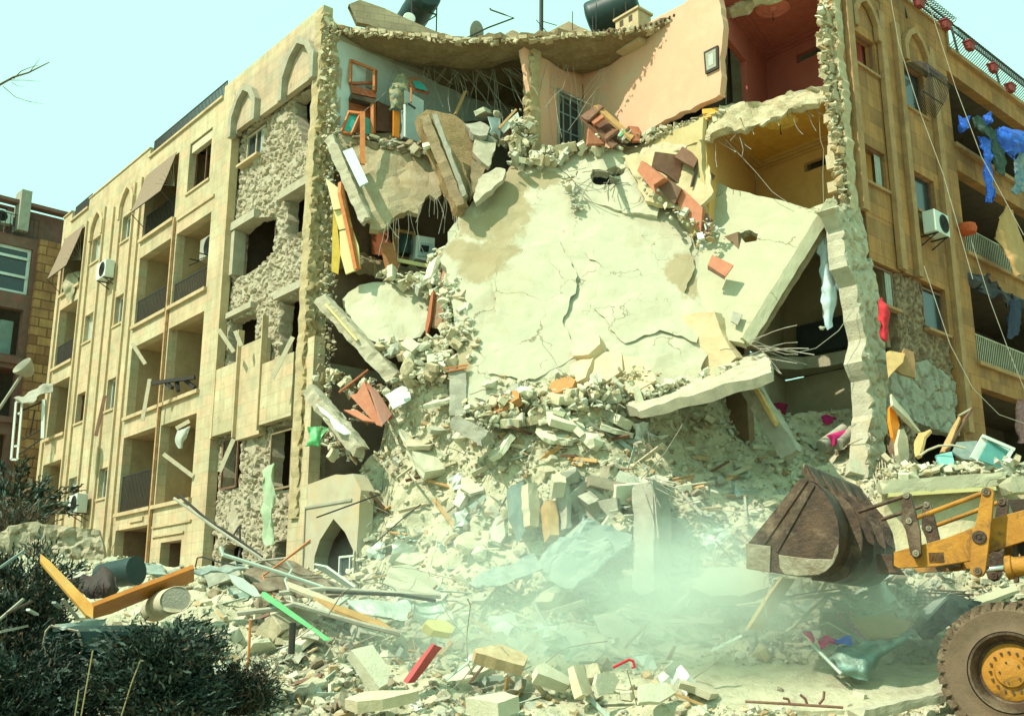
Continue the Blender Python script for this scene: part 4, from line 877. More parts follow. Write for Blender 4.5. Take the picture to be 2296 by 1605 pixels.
# grey column standing in the rubble
gc = beam('standing_column', 'grey square concrete column standing alone in front of the rubble', (1462, 1330, 20.3), (1460, 1088, 20.7), .52, .52, m_concg, cat='column', rough=.008, up=tuple(PR.n))
beam('standing_column', 'stub of a grey column rising from the foot of the great slab', (*M2(975, 1460), 22.9), (*M2(975, 1145), 23.2), .36, .3, m_concg, cat='column', rough=.03, up=(0, 1, 0))
beam('fallen_column', 'broken length of column lying on the rubble below the stub', (*M2(950, 1480), 22.3), (*M2(1170, 1600), 22.0), .3, .3, m_concg, cat='column', rough=.04)
# big peach blocks
for i, (P_, lb) in enumerate([
    ([(1532, 708), (1560, 700), (1600, 700), (1618, 748), (1650, 800), (1625, 828), (1560, 836), (1540, 790), (1530, 750)], 'tall peach coloured block of wall standing against the right side of the great slab'),
    ([(1330, 792), (1392, 786), (1396, 830), (1350, 858), (1310, 850)], 'squarish peach block of wall resting on the foot of the great slab'),
    ([(1280, 820), (1335, 792), (1312, 845), (1285, 858)], 'narrow peach shard left of the squarish peach block'),
    ([(1392, 800), (1440, 800), (1470, 850), (1420, 880), (1370, 858)], 'wide peach shard leaning right of the squarish peach block'),
    ([(1282, 782), (1340, 748), (1345, 770), (1320, 795), (1284, 800)], 'small peach and grey shard at the top of the peach heap')]):
    Y = (22.9, 22.5, 22.6, 22.3, 22.8)[i]
    slab('masonry_block', lb, P_, [(*P_[0], Y+.2), (*P_[1], Y), (*P_[3], Y-.3)], .3, mat('peach_stone', (.62, .50, .32), (.55, .42, .25), scale=2, bump=.5, stain=(.5, .38, .2), stain_amt=.3), cat='wall block', h=.12, jag=.03, rough=.04, seed=81+i)
for i, (P_, lb) in enumerate([
    (dd(M2, (1190, 1410), (1210, 1340), (1330, 1270), (1390, 1280), (1380, 1320), (1260, 1400)), 'orange faced slab shard lying at the foot of the great slab, left one'),
    (dd(M2, (1580, 1290), (1590, 1220), (1700, 1170), (1760, 1200), (1740, 1250), (1640, 1290)), 'orange faced slab shard lying below the squarish peach block')]):
    slab('slab_shard', lb, P_, [(*P_[0], 22.2), (*P_[2], 22.3), (*P_[4], 22.0)], .2, mat('orange_face', (.48, .24, .09), (.38, .18, .06), scale=3, bump=.4), h=.12, jag=.03, rough=.03, seed=90+i)
# ================================================================ ground and rubble bed
g = MB(); n = 60
def gz(x, y):
    z = -.05+.35*max(0, min(1, (y-15)/8))+.9*max(0, min(1, (y-24)/8))
    return z+.06*noise.noise(Vector((x*.4, y*.4, 0)))
xs = [-400, -150, -60]+[-30+2*i for i in range(31)]+[60, 150, 400]; ys = [-60, -20]+[-6+2*i for i in range(30)]+[80, 160, 500, 900]
vs = [(x, y, gz(x, y)) for y in ys for x in xs]; fs = [(j*len(xs)+i, j*len(xs)+i+1, (j+1)*len(xs)+i+1, (j+1)*len(xs)+i) for j in range(len(ys)-1) for i in range(len(xs)-1)]
g.raw(vs, fs); tag(g.build('ground', m_ground, base=False), kind='structure')
CPT = [(x, 1650, 14.6) for x in range(-200, 2500, 300)]+[(x, 1600, 15.8) for x in range(-200, 2500, 300)]+[
 (-100, 1540, 17), (200, 1540, 17.2), (500, 1540, 17.6), (800, 1545, 17.6), (1100, 1545, 17.6), (1400, 1550, 17.6), (1700, 1555, 17.9), (2000, 1555, 17.9), (2300, 1555, 17.9),
 (-100, 1450, 18.5), (200, 1450, 18.6), (500, 1450, 18.9), (800, 1450, 19.0), (1100, 1440, 18.8), (1400, 1470, 19.4), (1700, 1490, 19.2), (2000, 1490, 19.2), (2300, 1490, 19.2),
 (-100, 1350, 20), (200, 1350, 20.4), (500, 1370, 20.2), (800, 1370, 20.4), (1100, 1370, 20.0), (1400, 1370, 20.4), (1700, 1370, 20.2), (2000, 1370, 20.0), (2300, 1370, 20.0),
 (-150, 1230, 25), (100, 1250, 25), (270, 1250, 27.5), (500, 1272, 25.0), (650, 1280, 24.2), (800, 1285, 23.2), (950, 1270, 22.6), (950, 1180, 23.6), (810, 1180, 24.3), (810, 1060, 24.9), (880, 1000, 24.9), (880, 860, 25.4),
 (1050, 860, 23.1), (1050, 910, 23.0), (1050, 1000, 22.6), (1050, 1100, 22.5), (1050, 1220, 22.1), (1250, 1270, 21.1), (1250, 1180, 21.4), (1250, 1060, 21.7), (1250, 950, 22.0), (1250, 870, 22.5), (1400, 870, 22.5), (1400, 950, 21.9), (1400, 1060, 21.5), (1400, 1180, 21.3), (1400, 1280, 20.9),
 (1550, 1280, 21.0), (1550, 1150, 21.7), (1550, 1000, 22.5), (1550, 900, 23.4), (1680, 1280, 20.8), (1680, 1150, 21.6), (1680, 1000, 23.0), (1680, 900, 24.3), (1760, 930, 25.2), (1850, 935, 25.6), (1950, 940, 25.4), (1850, 1000, 24.0), (1850, 1100, 22.4), (1950, 1100, 22.2), (1850, 1280, 20.6),
 (2000, 1290, 20.6), (2200, 1290, 20.5), (2000, 1180, 21.0), (2200, 1180, 21.0), (2000, 1110, 21.3), (2250, 1100, 21.4), (2000, 1050, 22.6), (2250, 1040, 22.8), (2400, 1290, 20.5), (2400, 1100, 21.3)]
CP = np.array(CPT, float)
TOPX = [-200, 0, 250, 420, 790, 806, 850, 885, 910, 1000, 1100, 1200, 1300, 1400, 1500, 1600, 1700, 1745, 1960, 1990, 2100, 2400]
TOPY = [1245, 1240, 1250, 1272, 1282, 1050, 1010, 860, 840, 820, 835, 845, 835, 840, 850, 870, 900, 925, 925, 1035, 1045, 1045]
def moundY(px, py):
    px = np.atleast_1d(px).astype(float); py = np.atleast_1d(py).astype(float)
    d2 = ((px[:, None]-CP[None, :, 0])*.55)**2+(py[:, None]-CP[None, :, 1])**2+120
    wgt = np.exp(-d2/(2*75**2))+1e-9/d2
    return (wgt*CP[None, :, 2]).sum(1)/wgt.sum(1)
NX, NY = 430, 230
PX = np.linspace(-180, 2390, NX); top = np.interp(PX, TOPX, TOPY)
mv = []
YY = np.zeros((NX, NY)); PYY = np.zeros((NX, NY))
for i in range(NX):
    py = top[i]+(1650-top[i])*np.linspace(0, 1, NY); PYY[i] = py; YY[i] = moundY(np.full(NY, PX[i]), py)
ROAD = [(1480, 1505), (1600, 1490), (2140, 1485), (2140, 1550), (2000, 1590), (1650, 1592), (1560, 1560)]
def roadf(px, py):
    return 1.0 if pip(px, py, ROAD) else 0.0
for i in range(NX):
    for j in range(NY):
        p = at(PX[i], PYY[i, j], YY[i, j])
        rd = roadf(PX[i], PYY[i, j])
        k = .25 if rd else 1
        d = noise.fractal(p*1.1, 1, 2, 5)*.22*k+noise.noise(p*4.3)*.07*k
        dv = Vector((0, -.75, .65))
        if j == 0: d -= .3
        mv.append(p+dv*d)
mf = []; mi = []
for i in range(NX-1):
    for j in range(NY-1):
        mf.append((i*NY+j, i*NY+j+1, (i+1)*NY+j+1, (i+1)*NY+j))
mb = MB(); mb.raw(mv, mf); rubble_bed = tag(mb.build('rubble_heap', m_mound, smooth=35), 'heaped bed of fine rubble, plaster and dust filling the gap and spilling to the road', 'rubble', kind='stuff')
tag(slab('road', None, ROAD, [(1600, 1495, 18.95), (2100, 1495, 18.95), (1800, 1575, 17.15)], .05, mat('dusty_road', (.52, .44, .29), (.46, .39, .26), scale=1.5, bump=.25, bscale=20, stain=(.38, .33, .23), stain_amt=.4), h=.6, jag=.15, rough=.01), kind='structure')
for k_ in ('category', 'label'):
    if k_ in bpy.data.objects['road']: del bpy.data.objects['road'][k_]
def surf(px, py, lift=0):
    Y = float(moundY(px, py)[0]); p = at(px, py, Y)
    d = noise.fractal(p*1.1, 1, 2, 5)*.22
    return p+Vector((0, -.75, .65))*(d+lift)
# ---------------- rock shapes
def rockmesh(kind, r):
    bm = bmesh.new(); pts = []
    if kind == 'rock':
        sx, sy, sz = r.uniform(.7, 1), r.uniform(.6, .9), r.uniform(.45, .8)
        for i in range(16):
            v = Vector((r.gauss(0, 1), r.gauss(0, 1), r.gauss(0, 1))).normalized()*r.uniform(.8, 1); pts.append((v.x*sx/2, v.y*sy/2, v.z*sz/2))
    elif kind == 'block':
        sx, sy, sz = 1, r.uniform(.5, .8), r.uniform(.3, .6)
        for a in (-1, 1):
            for b in (-1, 1):
                for c in (-1, 1):
                    for q in range(2): pts.append((a*sx/2*r.uniform(.82, 1), b*sy/2*r.uniform(.82, 1), c*sz/2*r.uniform(.82, 1)))
    else:
        sx, sy, sz = 1, r.uniform(.45, .9), r.uniform(.08, .2); k = r.choice((5, 6, 7)); a0 = r.uniform(0, 6)
        for i in range(k):
            a = a0+i*6.283/k; q = r.uniform(.75, 1)
            for c in (-1, 1): pts.append((math.cos(a)*sx/2*q, math.sin(a)*sy/2*q, c*sz/2*r.uniform(.8, 1.1)))
    for p in pts: bm.verts.new(p)
    res = bmesh.ops.convex_hull(bm, input=bm.verts); 
    bmesh.ops.delete(bm, geom=[v for v in bm.verts if not v.link_faces], context='VERTS')
    bmesh.ops.dissolve_limit(bm, angle_limit=R_(9), verts=bm.verts, edges=bm.edges)
    bmesh.ops.recalc_face_normals(bm, faces=bm.faces)
    bm.verts.index_update(); V = [tuple(v.co) for v in bm.verts]; F = [tuple(v.index for v in f.verts) for f in bm.faces]; bm.free()
    return V, F
rk = random.Random(11)
SH = {k: [rockmesh(k, rk) for _ in range(9)] for k in ('rock', 'block', 'plate')}
# ---------------- small pieces by the thousand (one mass)
def density(px, py):
    if pip(px, py, ROAD): return .015
    if py > 1400 and 1150 < px < 1560: return .4
    if px < 560 and py > 1330: return .25
    if 830 < px < 1130 and 1060 < py < 1280: return .4
    return 1
def scatter(N, smin, smax, pw, seed, name, xr=(-150, 2380), lift=.0):
    r = random.Random(seed); mb = MB(); c = 0
    areas = []
    while c < N:
        px = r.uniform(*xr); t = float(np.interp(px, TOPX, TOPY)); py = r.uniform(t, 1640)
        if r.random() > density(px, py): continue
        # more candidates higher up where the heap is steep
        s = smin*(smax/smin)**(r.random()**pw)
        if py > 1450: s *= .85
        k = r.choices(('rock', 'block', 'plate'), (5, 3, 3))[0]; V, F = r.choice(SH[k])
        p = surf(px, py, s*r.uniform(-.1, .35)+lift)
        q = Quaternion((r.gauss(0, 1), r.gauss(0, 1), r.gauss(0, 1), r.gauss(0, 1))).normalized().to_matrix()
        if k != 'rock' and r.random() < .55:
            q = Quaternion((0, 0, 1), r.uniform(0, 6.28)).to_matrix() @ q.lerp(Matrix.Identity(3), .0) if False else (Quaternion((1, 0, 0), r.gauss(.35, .35)) @ Quaternion((0, 1, 0), r.gauss(0, .3)) @ Quaternion((0, 0, 1), r.uniform(0, 6.28))).to_matrix()
        mb.cur = r.choices(range(5), (6, 5, 1.6, 2.5, 1.3) if py < 1310 or px > 1600 else (3.2, 3, 1.5, 5, 4))[0]
        sc = (s*r.uniform(.6, 1.35), s*r.uniform(.6, 1.3), s*r.uniform(.5, 1.2)); mb.raw([p+q @ Vector((v[0]*sc[0], v[1]*sc[1], v[2]*sc[2])) for v in V], F); c += 1
    o = mb.build(name, RUB); return o
tag(scatter(21000, .035, .27, 1.6, 3, 'small_rubble'), 'countless small lumps of stone and mortar strewn over the whole heap', 'rubble', kind='stuff')
# ================================================================ the three hundred largest loose pieces, each a thing
CM = {}
def chunkmesh(kind, i, mi):
    k = (kind, i, mi)
    if k not in CM:
        V, F = SH[kind][i]; bm = bmesh.new(); vs = [bm.verts.new(v) for v in V]
        for f in F: bm.faces.new([vs[a] for a in f])
        bmesh.ops.triangulate(bm, faces=bm.faces); bmesh.ops.subdivide_edges(bm, edges=bm.edges, cuts=2, use_grid_fill=True)
        for v in bm.verts: v.co += v.normal*noise.fractal(v.co*5+Vector((i, mi, 0)), 1, 2, 3)*.035
        me = bpy.data.meshes.new('rubble_chunk'); bm.to_mesh(me); bm.free(); me.materials.append(RUB[mi]); CM[k] = me
    return CM[k]
ZN = [(0, 560, 1250, 1420, 'behind the shrubs at the left'), (0, 560, 1420, 1700, 'among the shrubs at the lower left'), (560, 1000, 1250, 1430, 'under the long pipes at the left'),
      (560, 1000, 1430, 1700, 'in the foreground left of the red board'), (1000, 1450, 1430, 1700, 'in the foreground heap at the centre'), (1000, 1400, 1200, 1430, 'in the dust left of the standing grey column'),
      (1400, 1720, 1200, 1430, 'between the standing grey column and the loader bucket'), (1450, 2400, 1400, 1700, 'beside the road in front of the loader'), (1720, 2400, 1200, 1400, 'below the loader arm'),
      (800, 1150, 800, 1200, 'on the steep left flank of the heap'), (1150, 1500, 800, 1200, 'on the heap at the foot of the great slab'), (1500, 1760, 800, 1200, 'on the slope under the jutting slab'),
      (1700, 1990, 880, 1200, 'on the ledge behind the loader bucket'), (1990, 2400, 1000, 1200, 'on the wall top above the loader arm')]
CN = ['pale', 'beige', 'ochre', 'grey', 'dark']; SN = {'rock': 'rough lump', 'block': 'squared block', 'plate': 'flat shard'}
rc = random.Random(23)
def zone(px, py):
    for a, b, c, d, t in ZN:
        if a <= px < b and c <= py < d: return t
    return 'on the slope of the heap'
def chunk(px, py, s, kind=None, mi=None, q=None, lift=.2, p=None):
    kind = kind or rc.choices(('rock', 'block', 'plate'), (4, 4, 3))[0]; mi = rc.choices(range(5), (6, 5, 2, 3, .7))[0] if mi is None else mi
    o = bpy.data.objects.new('rubble_chunk', chunkmesh(kind, rc.randrange(9), mi)); col.objects.link(o)
    o.location = p or surf(px, py, s*lift); o.scale = (s*rc.uniform(.7, 1.3), s*rc.uniform(.7, 1.2), s*rc.uniform(.6, 1.15))
    q = q or (Quaternion((1, 0, 0), rc.gauss(.3, .4)) @ Quaternion((0, 1, 0), rc.gauss(0, .4)) @ Quaternion((0, 0, 1), rc.uniform(0, 6.28)))
    o.rotation_mode = 'QUATERNION'; o.rotation_quaternion = q
    z = zone(px, py); sz = 'large' if s > .42 else 'medium' if s > .27 else 'small'
    tag(o, f'{sz} {CN[mi]} {SN[kind]} of rubble {z}', 'rubble', f'{sz} {CN[mi]} {SN[kind]}s of rubble {z}')
    return o
cnt = 0
while cnt < 258:
    px = rc.uniform(-20, 2310); t = float(np.interp(px, TOPX, TOPY)); py = rc.uniform(t+25, 1600)
    if rc.random() > density(px, py)*(1 if py > 1250 else .9): continue
    if px < 420 and py > 1380: continue
    if px > 2120 and py > 1330: continue
    s = rc.uniform(.25, .72) if rc.random() < .45 else rc.uniform(.18, .34)
    if 520 < px < 930 and 1330 < py < 1520: s *= 1.35
    if py > 1520: s *= .8
    chunk(px, py, s, mi=None if py < 1310 or px > 1600 or rc.random() < .5 else rc.choice((3, 3, 4, 1))); cnt += 1
for i in range(32):
    px, py = (rc.uniform(900, 1500), rc.uniform(900, 1260)) if i < 24 else (rc.uniform(600, 1500), rc.uniform(1330, 1520))
    chunk(px, py, rc.uniform(.6, 1.15), 'plate' if i % 4 else 'block', rc.choice((0, 0, 1, 3)), Quaternion((1, 0, 0), rc.gauss(.55, .3)) @ Quaternion((0, 1, 0), rc.gauss(0, .35)) @ Quaternion((0, 0, 1), rc.uniform(0, 6.28)), lift=.12)
# ================================================================ wheel loader
LA = zoom(2000, 1150, .21875)
W_ = at(2264, 1507, 15.5); a32 = R_(32)
LD = Plane((W_.x, W_.y), (-math.cos(a32), math.sin(a32)), (-math.sin(a32), -math.cos(a32)))
def lp(f, x, y, off=0):
    s, z = LD.hit(*f(x, y), off); return LD.pt(s, z, off)
ldr = empty('wheel_loader', (W_.x, W_.y, W_.z-1.0), 'rusty yellow wheel loader at the right with its bucket raised over the rubble', 'wheel loader')
def lplate(name, f, pts, off, th, m, parent=ldr, at_off=None):
    """outline traced at at_off (where the photo shows it), placed at off"""
    mb = MB(); P = [lp(f, x, y, off if at_off is None else at_off) for x, y in pts]
    if at_off is not None: P = [p+LD.n*(off-at_off) for p in P]
    mb.prism(P, -LD.n*th); o = mb.build(name, m, parent); 
    bv = o.modifiers.new('b', 'BEVEL'); bv.width = .008; bv.segments = 2; bv.limit_method = 'ANGLE'
    return o
def lpin(name, f, x, y, off, r, h, m, parent=ldr, at_off=None):
    mb = MB(); c = lp(f, x, y, off if at_off is None else at_off)
    if at_off is not None: c = c+LD.n*(off-at_off)
    mb.lathe(c, LD.n, [(-h, r), (.0, r), (.012, r*.9), (.012, r*.45), (.0, r*.42), (.004, r*.3), (.02, r*.28), (.02, 0)], 20); return mb.build(name, m, parent, smooth=35)
def lrod(name, f, a, b, off, r, m, parent=ldr, at_off=None):
    mb = MB(); A, B = lp(f, *a, off if at_off is None else at_off), lp(f, *b, off if at_off is None else at_off)
    if at_off is not None: A, B = A+LD.n*(off-at_off), B+LD.n*(off-at_off)
    mb.lathe(A, (B-A), [(0, r*.8), (.02, r), ((B-A).length-.02, r), ((B-A).length, r*.8)], 14); return mb.build(name, m, parent, smooth=35)
# wheel
wh = empty('wheel', (0, 0, 0)); wh.parent = ldr; wh.location = (0, 0, 1.0); WHS = 1
RO = 1.04
mb = MB(); prof = [(0.03, .60), (.0, .66), (-.01, .72), (.005, .82), (.02, .90), (-.03, .96), (-.10, 1.0), (-.30, 1.01), (-.50, 1.0), (-.57, .96), (-.62, .88), (-.6, .66), (-.57, .58)]
mb.lathe(W_, LD.n, prof, 96, cap=False); ty = mb.build('tyre', m_tyrewall, wh, smooth=50)
mb = MB(); NL = 34; y_ = LD.n.cross(LD.d)
for k in range(NL):
    for side in (0, 1):
        a0 = 2*math.pi*(k+.5*side)/NL
        def rp(a, r, o): return W_+(LD.d*math.cos(a)+Vector((0, 0, 1))*math.sin(a))*r+LD.n*o
        o0, o1 = (-.005, -.30) if side == 0 else (-.61, -.32); da = 2*math.pi/NL*.60; sk = .12
        for (r0, r1, oa, ob, s0, s1) in ((.965, RO, o0, o1, 0, sk), (.86, 1.0, o0+.018, o0-.05, -.01, 0)):
            q_ = [rp(a0+s0, r0, oa), rp(a0+da+s0, r0, oa), rp(a0+da+s0, r1, oa), rp(a0+s0, r1, oa), rp(a0+s1, r0, ob), rp(a0+da*.8+s1, r0, ob), rp(a0+da*.8+s1, r1, ob), rp(a0+s1, r1, ob)]
            mb.raw(q_, [(0, 3, 2, 1), (4, 5, 6, 7), (0, 1, 5, 4), (1, 2, 6, 5), (2, 3, 7, 6), (3, 0, 4, 7)])
mb.build('tread', m_tyre, ty)
mb = MB(); mb.lathe(W_, LD.n, [(-.56, .6), (.0, .6), (.03, .58), (.03, .55), (.0, .54), (-.05, .50), (-.16, .46), (-.18, .40), (-.18, .2)], 60, cap=False); mb.build('rim', m_rust, wh, smooth=35)
mb = MB(); mb.lathe(W_, LD.n, [(-.19, .43), (-.16, .42), (-.13, .36), (-.125, .24), (-.07, .21), (-.06, .15), (-.05, .12), (-.05, .0)], 48); hub = mb.build('hub', m_load, wh, smooth=35)
mb = MB()
for k in range(16):
    a = 2*math.pi*k/16; mb.lathe(W_+(LD.d*math.cos(a)+Vector((0, 0, 1))*math.sin(a))*.29, LD.n, [(-.13, .022), (-.095, .022), (-.095, 0)], 6)
for k in range(5):
    a = 2*math.pi*k/5; mb.lathe(W_+(LD.d*math.cos(a)+Vector((0, 0, 1))*math.sin(a))*.15, LD.n, [(-.06, .016), (-.035, .016), (-.035, 0)], 6)
mb.build('wheel_nuts', m_rust, hub)
wh.scale = (.91, .91, .91)
# second front wheel beyond
w2 = empty('wheel', (0, 0, 0)); w2.parent = ldr; w2.location = (0, 0, 1.0)
mb = MB(); mb.lathe(W_-LD.n*2.2, LD.n, [(-.02, .35), (-.02, .6), (0, .9), (-.08, 1.02), (-.5, 1.02), (-.57, .9), (-.5, .35)], 48, cap=True); mb.build('tyre', m_tyrewall, w2, smooth=40)
mb = MB(); mb.bar(W_-LD.n*.4, W_-LD.n*2.4, .34, .34); mb.build('axle', m_rust, ldr)
# bucket
bo, bw_ = .25, 3.2
bk_ = empty('bucket', (0, 0, 0)); bk_.parent = ldr
back = [(742, 226), (800, 262), (850, 315), (895, 390), (922, 470), (932, 560), (925, 640), (900, 705), (862, 752), (815, 780), (700, 786), (600, 776), (525, 768), (392, 745)]
Pn = [lp(R3, x, y, bo) for x, y in back]; tk = .04
ctr = lp(R3, 640, 520, bo)
def outw(i):
    a = Pn[max(i-1, 0)]; b = Pn[min(i+1, len(Pn)-1)]; t = (b-a).normalized(); n_ = t.cross(LD.n).normalized()
    if n_.dot(Pn[i]-ctr) < 0: n_ = -n_
    return n_
mb = MB(); vs = []; fs = []; N_ = len(Pn); SEG = 10
for i, p in enumerate(Pn):
    for j in range(SEG+1):
        dent = .012*noise.noise(p*3+LD.n*j)
        vs.append(p-LD.n*(bw_*j/SEG)+outw(i)*dent)
M_ = len(vs)
for i, p in enumerate(Pn):
    for j in range(SEG+1): vs.append(p-LD.n*(bw_*j/SEG)-outw(i)*tk)
for i in range(N_-1):
    for j in range(SEG):
        q_ = (i*(SEG+1)+j, i*(SEG+1)+j+1, (i+1)*(SEG+1)+j+1, (i+1)*(SEG+1)+j); fs.append(q_); fs.append(tuple(M_+k for k in q_[::-1]))
for j in range(SEG): fs.append((j, j+1, M_+j+1, M_+j)); b_ = (N_-1)*(SEG+1)+j; fs.append((b_, b_+1, M_+b_+1, M_+b_))
mb.raw(vs, fs); sh = mb.build('shell', m_rust, bk_, smooth=50); bm = bmesh.new(); bm.from_mesh(sh.data); bmesh.ops.recalc_face_normals(bm, faces=bm.faces); bm.to_mesh(sh.data); bm.free()
endp = [(700, 224)]+back[:-1]+[(392, 742), (398, 600)]
lplate('end_plate', R3, endp, bo+.02, .05, m_rust, bk_, at_off=bo)
lplate('end_plate', R3, endp, bo-bw_, .05, m_rust, bk_, at_off=bo)
lplate('wear_plate', R3, [(578, 668), (760, 690), (890, 694), (905, 640), (928, 600), (925, 655), (895, 722), (855, 762), (810, 784), (690, 790), (610, 780), (582, 740)], bo+.035, .02, m_steel, bk_, at_off=bo)
lplate('wear_plate', R3, [(388, 600), (535, 618), (528, 770), (392, 748)], bo+.05, .05, m_steel, bk_, at_off=bo)
for a, b in (((742, 232), (488, 606)), ((782, 262), (566, 648))):
    mb = MB(); mb.bar(lp(R3, *a, bo)+LD.n*.03, lp(R3, *b, bo)+LD.n*.03, .045, .03, up=LD.n); mb.build('edge_strip', m_rust, bk_)
# ribs following the back
for off in (-.55, -1.25, -1.95, -2.6):
    mb = MB(); idx = list(range(1, 11)); outp = []; inn = []
    for i in idx:
        e = .05+.13*math.sin(math.pi*(i-1)/9)
        outp.append(Pn[i]+outw(i)*e+LD.n*off); inn.append(Pn[i]-outw(i)*.02+LD.n*off)
    for i in range(len(idx)-1):
        a, b, c, d = outp[i], outp[i+1], inn[i+1], inn[i]
        mb.prism([a, b, c, d], -LD.n*.06)
    mb.build('rib', m_rust, bk_)
# spill guard along the top with gussets
g0, g1, g2 = lp(R3, 742, 226, bo), lp(R3, 705, 190, bo), lp(R3, 725, 142, bo)
g3 = lp(R3, 790, 250, bo)
mb = MB(); mb.prism([g2, g2+(g0-g2)*.02+Vector((.02, 0, 0)), g3, g0, g1], -LD.n*bw_); 
o = mb.build('spill_guard', m_rust, bk_)
mb = MB(); mb.box(g2+Vector((0, 0, -.02)), -LD.n*bw_, (g1-g2)*.35, Vector((0, 0, .05))); mb.build('guard_rim', m_steel, bk_)
g4 = lp(R3, 850, 318, bo)
for k in range(6):
    o_ = -LD.n*(.02+bw_*.97*k/5.2); mb = MB(); mb.prism([g2+o_+Vector((.03, 0, 0)), g4+o_+Vector((.05, 0, .0)), g3+o_], -LD.n*.035); mb.build('gusset', m_rust, bk_)
# hinge block at the bottom
lplate('hinge', R3, [(1140, 660), (1240, 665), (1240, 740), (1270, 775), (1150, 772)], -.9, .5, m_rust, bk_)
# booms, levers, rods  (near one at -.8, far one at -2.2)
boom = [(960, 940), (1040, 918), (1240, 868), (1500, 795), (1770, 690), (1990, 592), (2180, 540), (2400, 480), (2800, 380), (2800, 700), (2400, 800), (2296, 830), (1930, 945), (1740, 1032), (1400, 1086), (1010, 1106), (960, 1080)]
for off in (-.8, -2.2): lplate('lift_arm', LA, boom, off, .13, m_load, at_off=-.8)
mb = MB(); mb.bar(lp(LA, 1400, 1000, -.8), lp(LA, 1400, 1000, -.8)-LD.n*1.4, .22, .16); mb.build('cross_tube', m_rust, ldr)
lev = [(1060, 342), (1095, 325), (1132, 342), (1190, 560), (1228, 720), (1242, 960), (1215, 1000), (1165, 1005), (1130, 960), (1082, 720), (1035, 620), (1045, 420)]
for off in (-.66, -2.06):
    o = lplate('lever', LA, lev, off, .09, m_rust, at_off=-.66)
    for x, y, r in ((1090, 362, .05), (1118, 622, .05), (1190, 955, .055)): lpin('pin', LA, x, y, off+.012, r, .12, m_steel, o, at_off=-.66)
crank = [(1862, 330), (1880, 292), (1920, 275), (1965, 290), (1985, 330), (1962, 620), (1930, 900), (1900, 1130), (1870, 1182), (1812, 1202), (1752, 1165), (1738, 1100), (1760, 830), (1830, 500)]
for off, m in ((-.5, m_load), (-1.9, m_rust)):
    o = lplate('rocker', LA, crank, off, .12, m, at_off=-.5)
    for x, y, r in ((1908, 325, .065), (1840, 790, .1), (1822, 1138, .06)): lpin('pin', LA, x, y, off+.015, r, .14, m_rust, o, at_off=-.5)
for off in (-.72, -2.12):
    lrod('link_rod', LA, (600, 530), (1085, 365), off, .032, m_rust, at_off=-.72)
    lrod('link_rod', LA, (1118, 620), (1905, 325), off, .036, m_load, at_off=-.72)
lrod('piston_rod', LA, (1830, 1132), (2120, 1100), -.62, .05, m_chrome); lrod('cylinder', LA, (2108, 1103), (2700, 1040), -.62, .14, m_load); lrod('cylinder_collar', LA, (2104, 1103), (2190, 1095), -.62, .17, m_load)
lplate('front_frame', LA, [(2130, 400), (2800, 380), (2800, 1500), (2500, 1500), (2340, 1180), (2230, 900), (2190, 560)], -1.1, .8, mat('grimy_black', (.03, .022, .016), (.05, .035, .02), rough=.7, bump=.3))
lplate('post', LA, [(2170, 870), (2230, 860), (2240, 1250), (2190, 1260)], -1.0, .1, m_rust)
mb = MB()   # mudguard over the wheel, black
for k in range(7):
    a = R_(72-k*16); b = R_(72-(k+1)*16); f = lambda t, r: W_-LD.d*math.cos(t)*r*-1*-1+Vector((0, 0, 1))*math.sin(t)*r
    mb.prism([W_+(-LD.d*math.cos(a)+Vector((0, 0, 1))*math.sin(a))*1.14, W_+(-LD.d*math.cos(b)+Vector((0, 0, 1))*math.sin(b))*1.14, W_+(-LD.d*math.cos(b)+Vector((0, 0, 1))*math.sin(b))*1.19, W_+(-LD.d*math.cos(a)+Vector((0, 0, 1))*math.sin(a))*1.19], -LD.n*.6)
mb.build('mudguard', MATS['grimy_black'], ldr)
mb = MB(); mb.box(W_-LD.d*3.2-LD.n*.4+Vector((0, 0, -.2)), LD.d*2.2, -LD.n*1.6, Vector((0, 0, 1.6))); mb.box(W_-LD.d*4.4-LD.n*.2+Vector((0, 0, .9)), LD.d*1.9, -LD.n*1.9, Vector((0, 0, 1.9))); mb.build('chassis', m_load, ldr)
# ================================================================ helpers for loose things
RT = zoom(960, 0, .26562); TR = zoom(850, 130, .19557); BL = zoom(0, 1340, .25087); RR = zoom(2150, 950, .1676); MD = zoom(420, 1230, .22656)
def board(name, label, f, pts, Ys, th, m, cat='board', parent=None, group=None, jag=0, rough=0, h=.5, **k):
    P = [f(*p) for p in pts] if f else pts; n = len(P); i2 = n//3; i3 = 2*n//3
    if n == 4: i2, i3 = 1, 2
    return slab(name, label, P, [(*P[0], Ys[0]), (*P[i2], Ys[1]), (*P[i3], Ys[2])], th, m, cat=cat, parent=parent, group=group, jag=jag, rough=rough, h=h, **k)
def pipe(name, label, f, pts, r, m, cat='pipe', parent=None, group=None, n=7, sm=True, sag=0):
    Q = [at(*(f(p[0], p[1]) if f else p[:2]), p[2]) for p in pts]
    if sag:
        A, B = Q[0], Q[-1]; Q = [A+(B-A)*t-Vector((0, 0, sag*4*t*(1-t))) for t in [i/16 for i in range(17)]]
    mb = MB(); mb.tube(Q, r, n); o = mb.build(name, m, parent, smooth=40 if sm else None)
    if parent is None: tag(o, label, cat, group)
    return o
def strut(name, label, f, a, b, w, h, m, cat='plank', parent=None, group=None, up=(0, 0, 1)):
    mb = MB(); mb.bar(at(*f(*a[:2]), a[2]) if f else at(*a), at(*f(*b[:2]), b[2]) if f else at(*b), w, h, up); o = mb.build(name, m, parent)
    if parent is None: tag(o, label, cat, group)
    return o
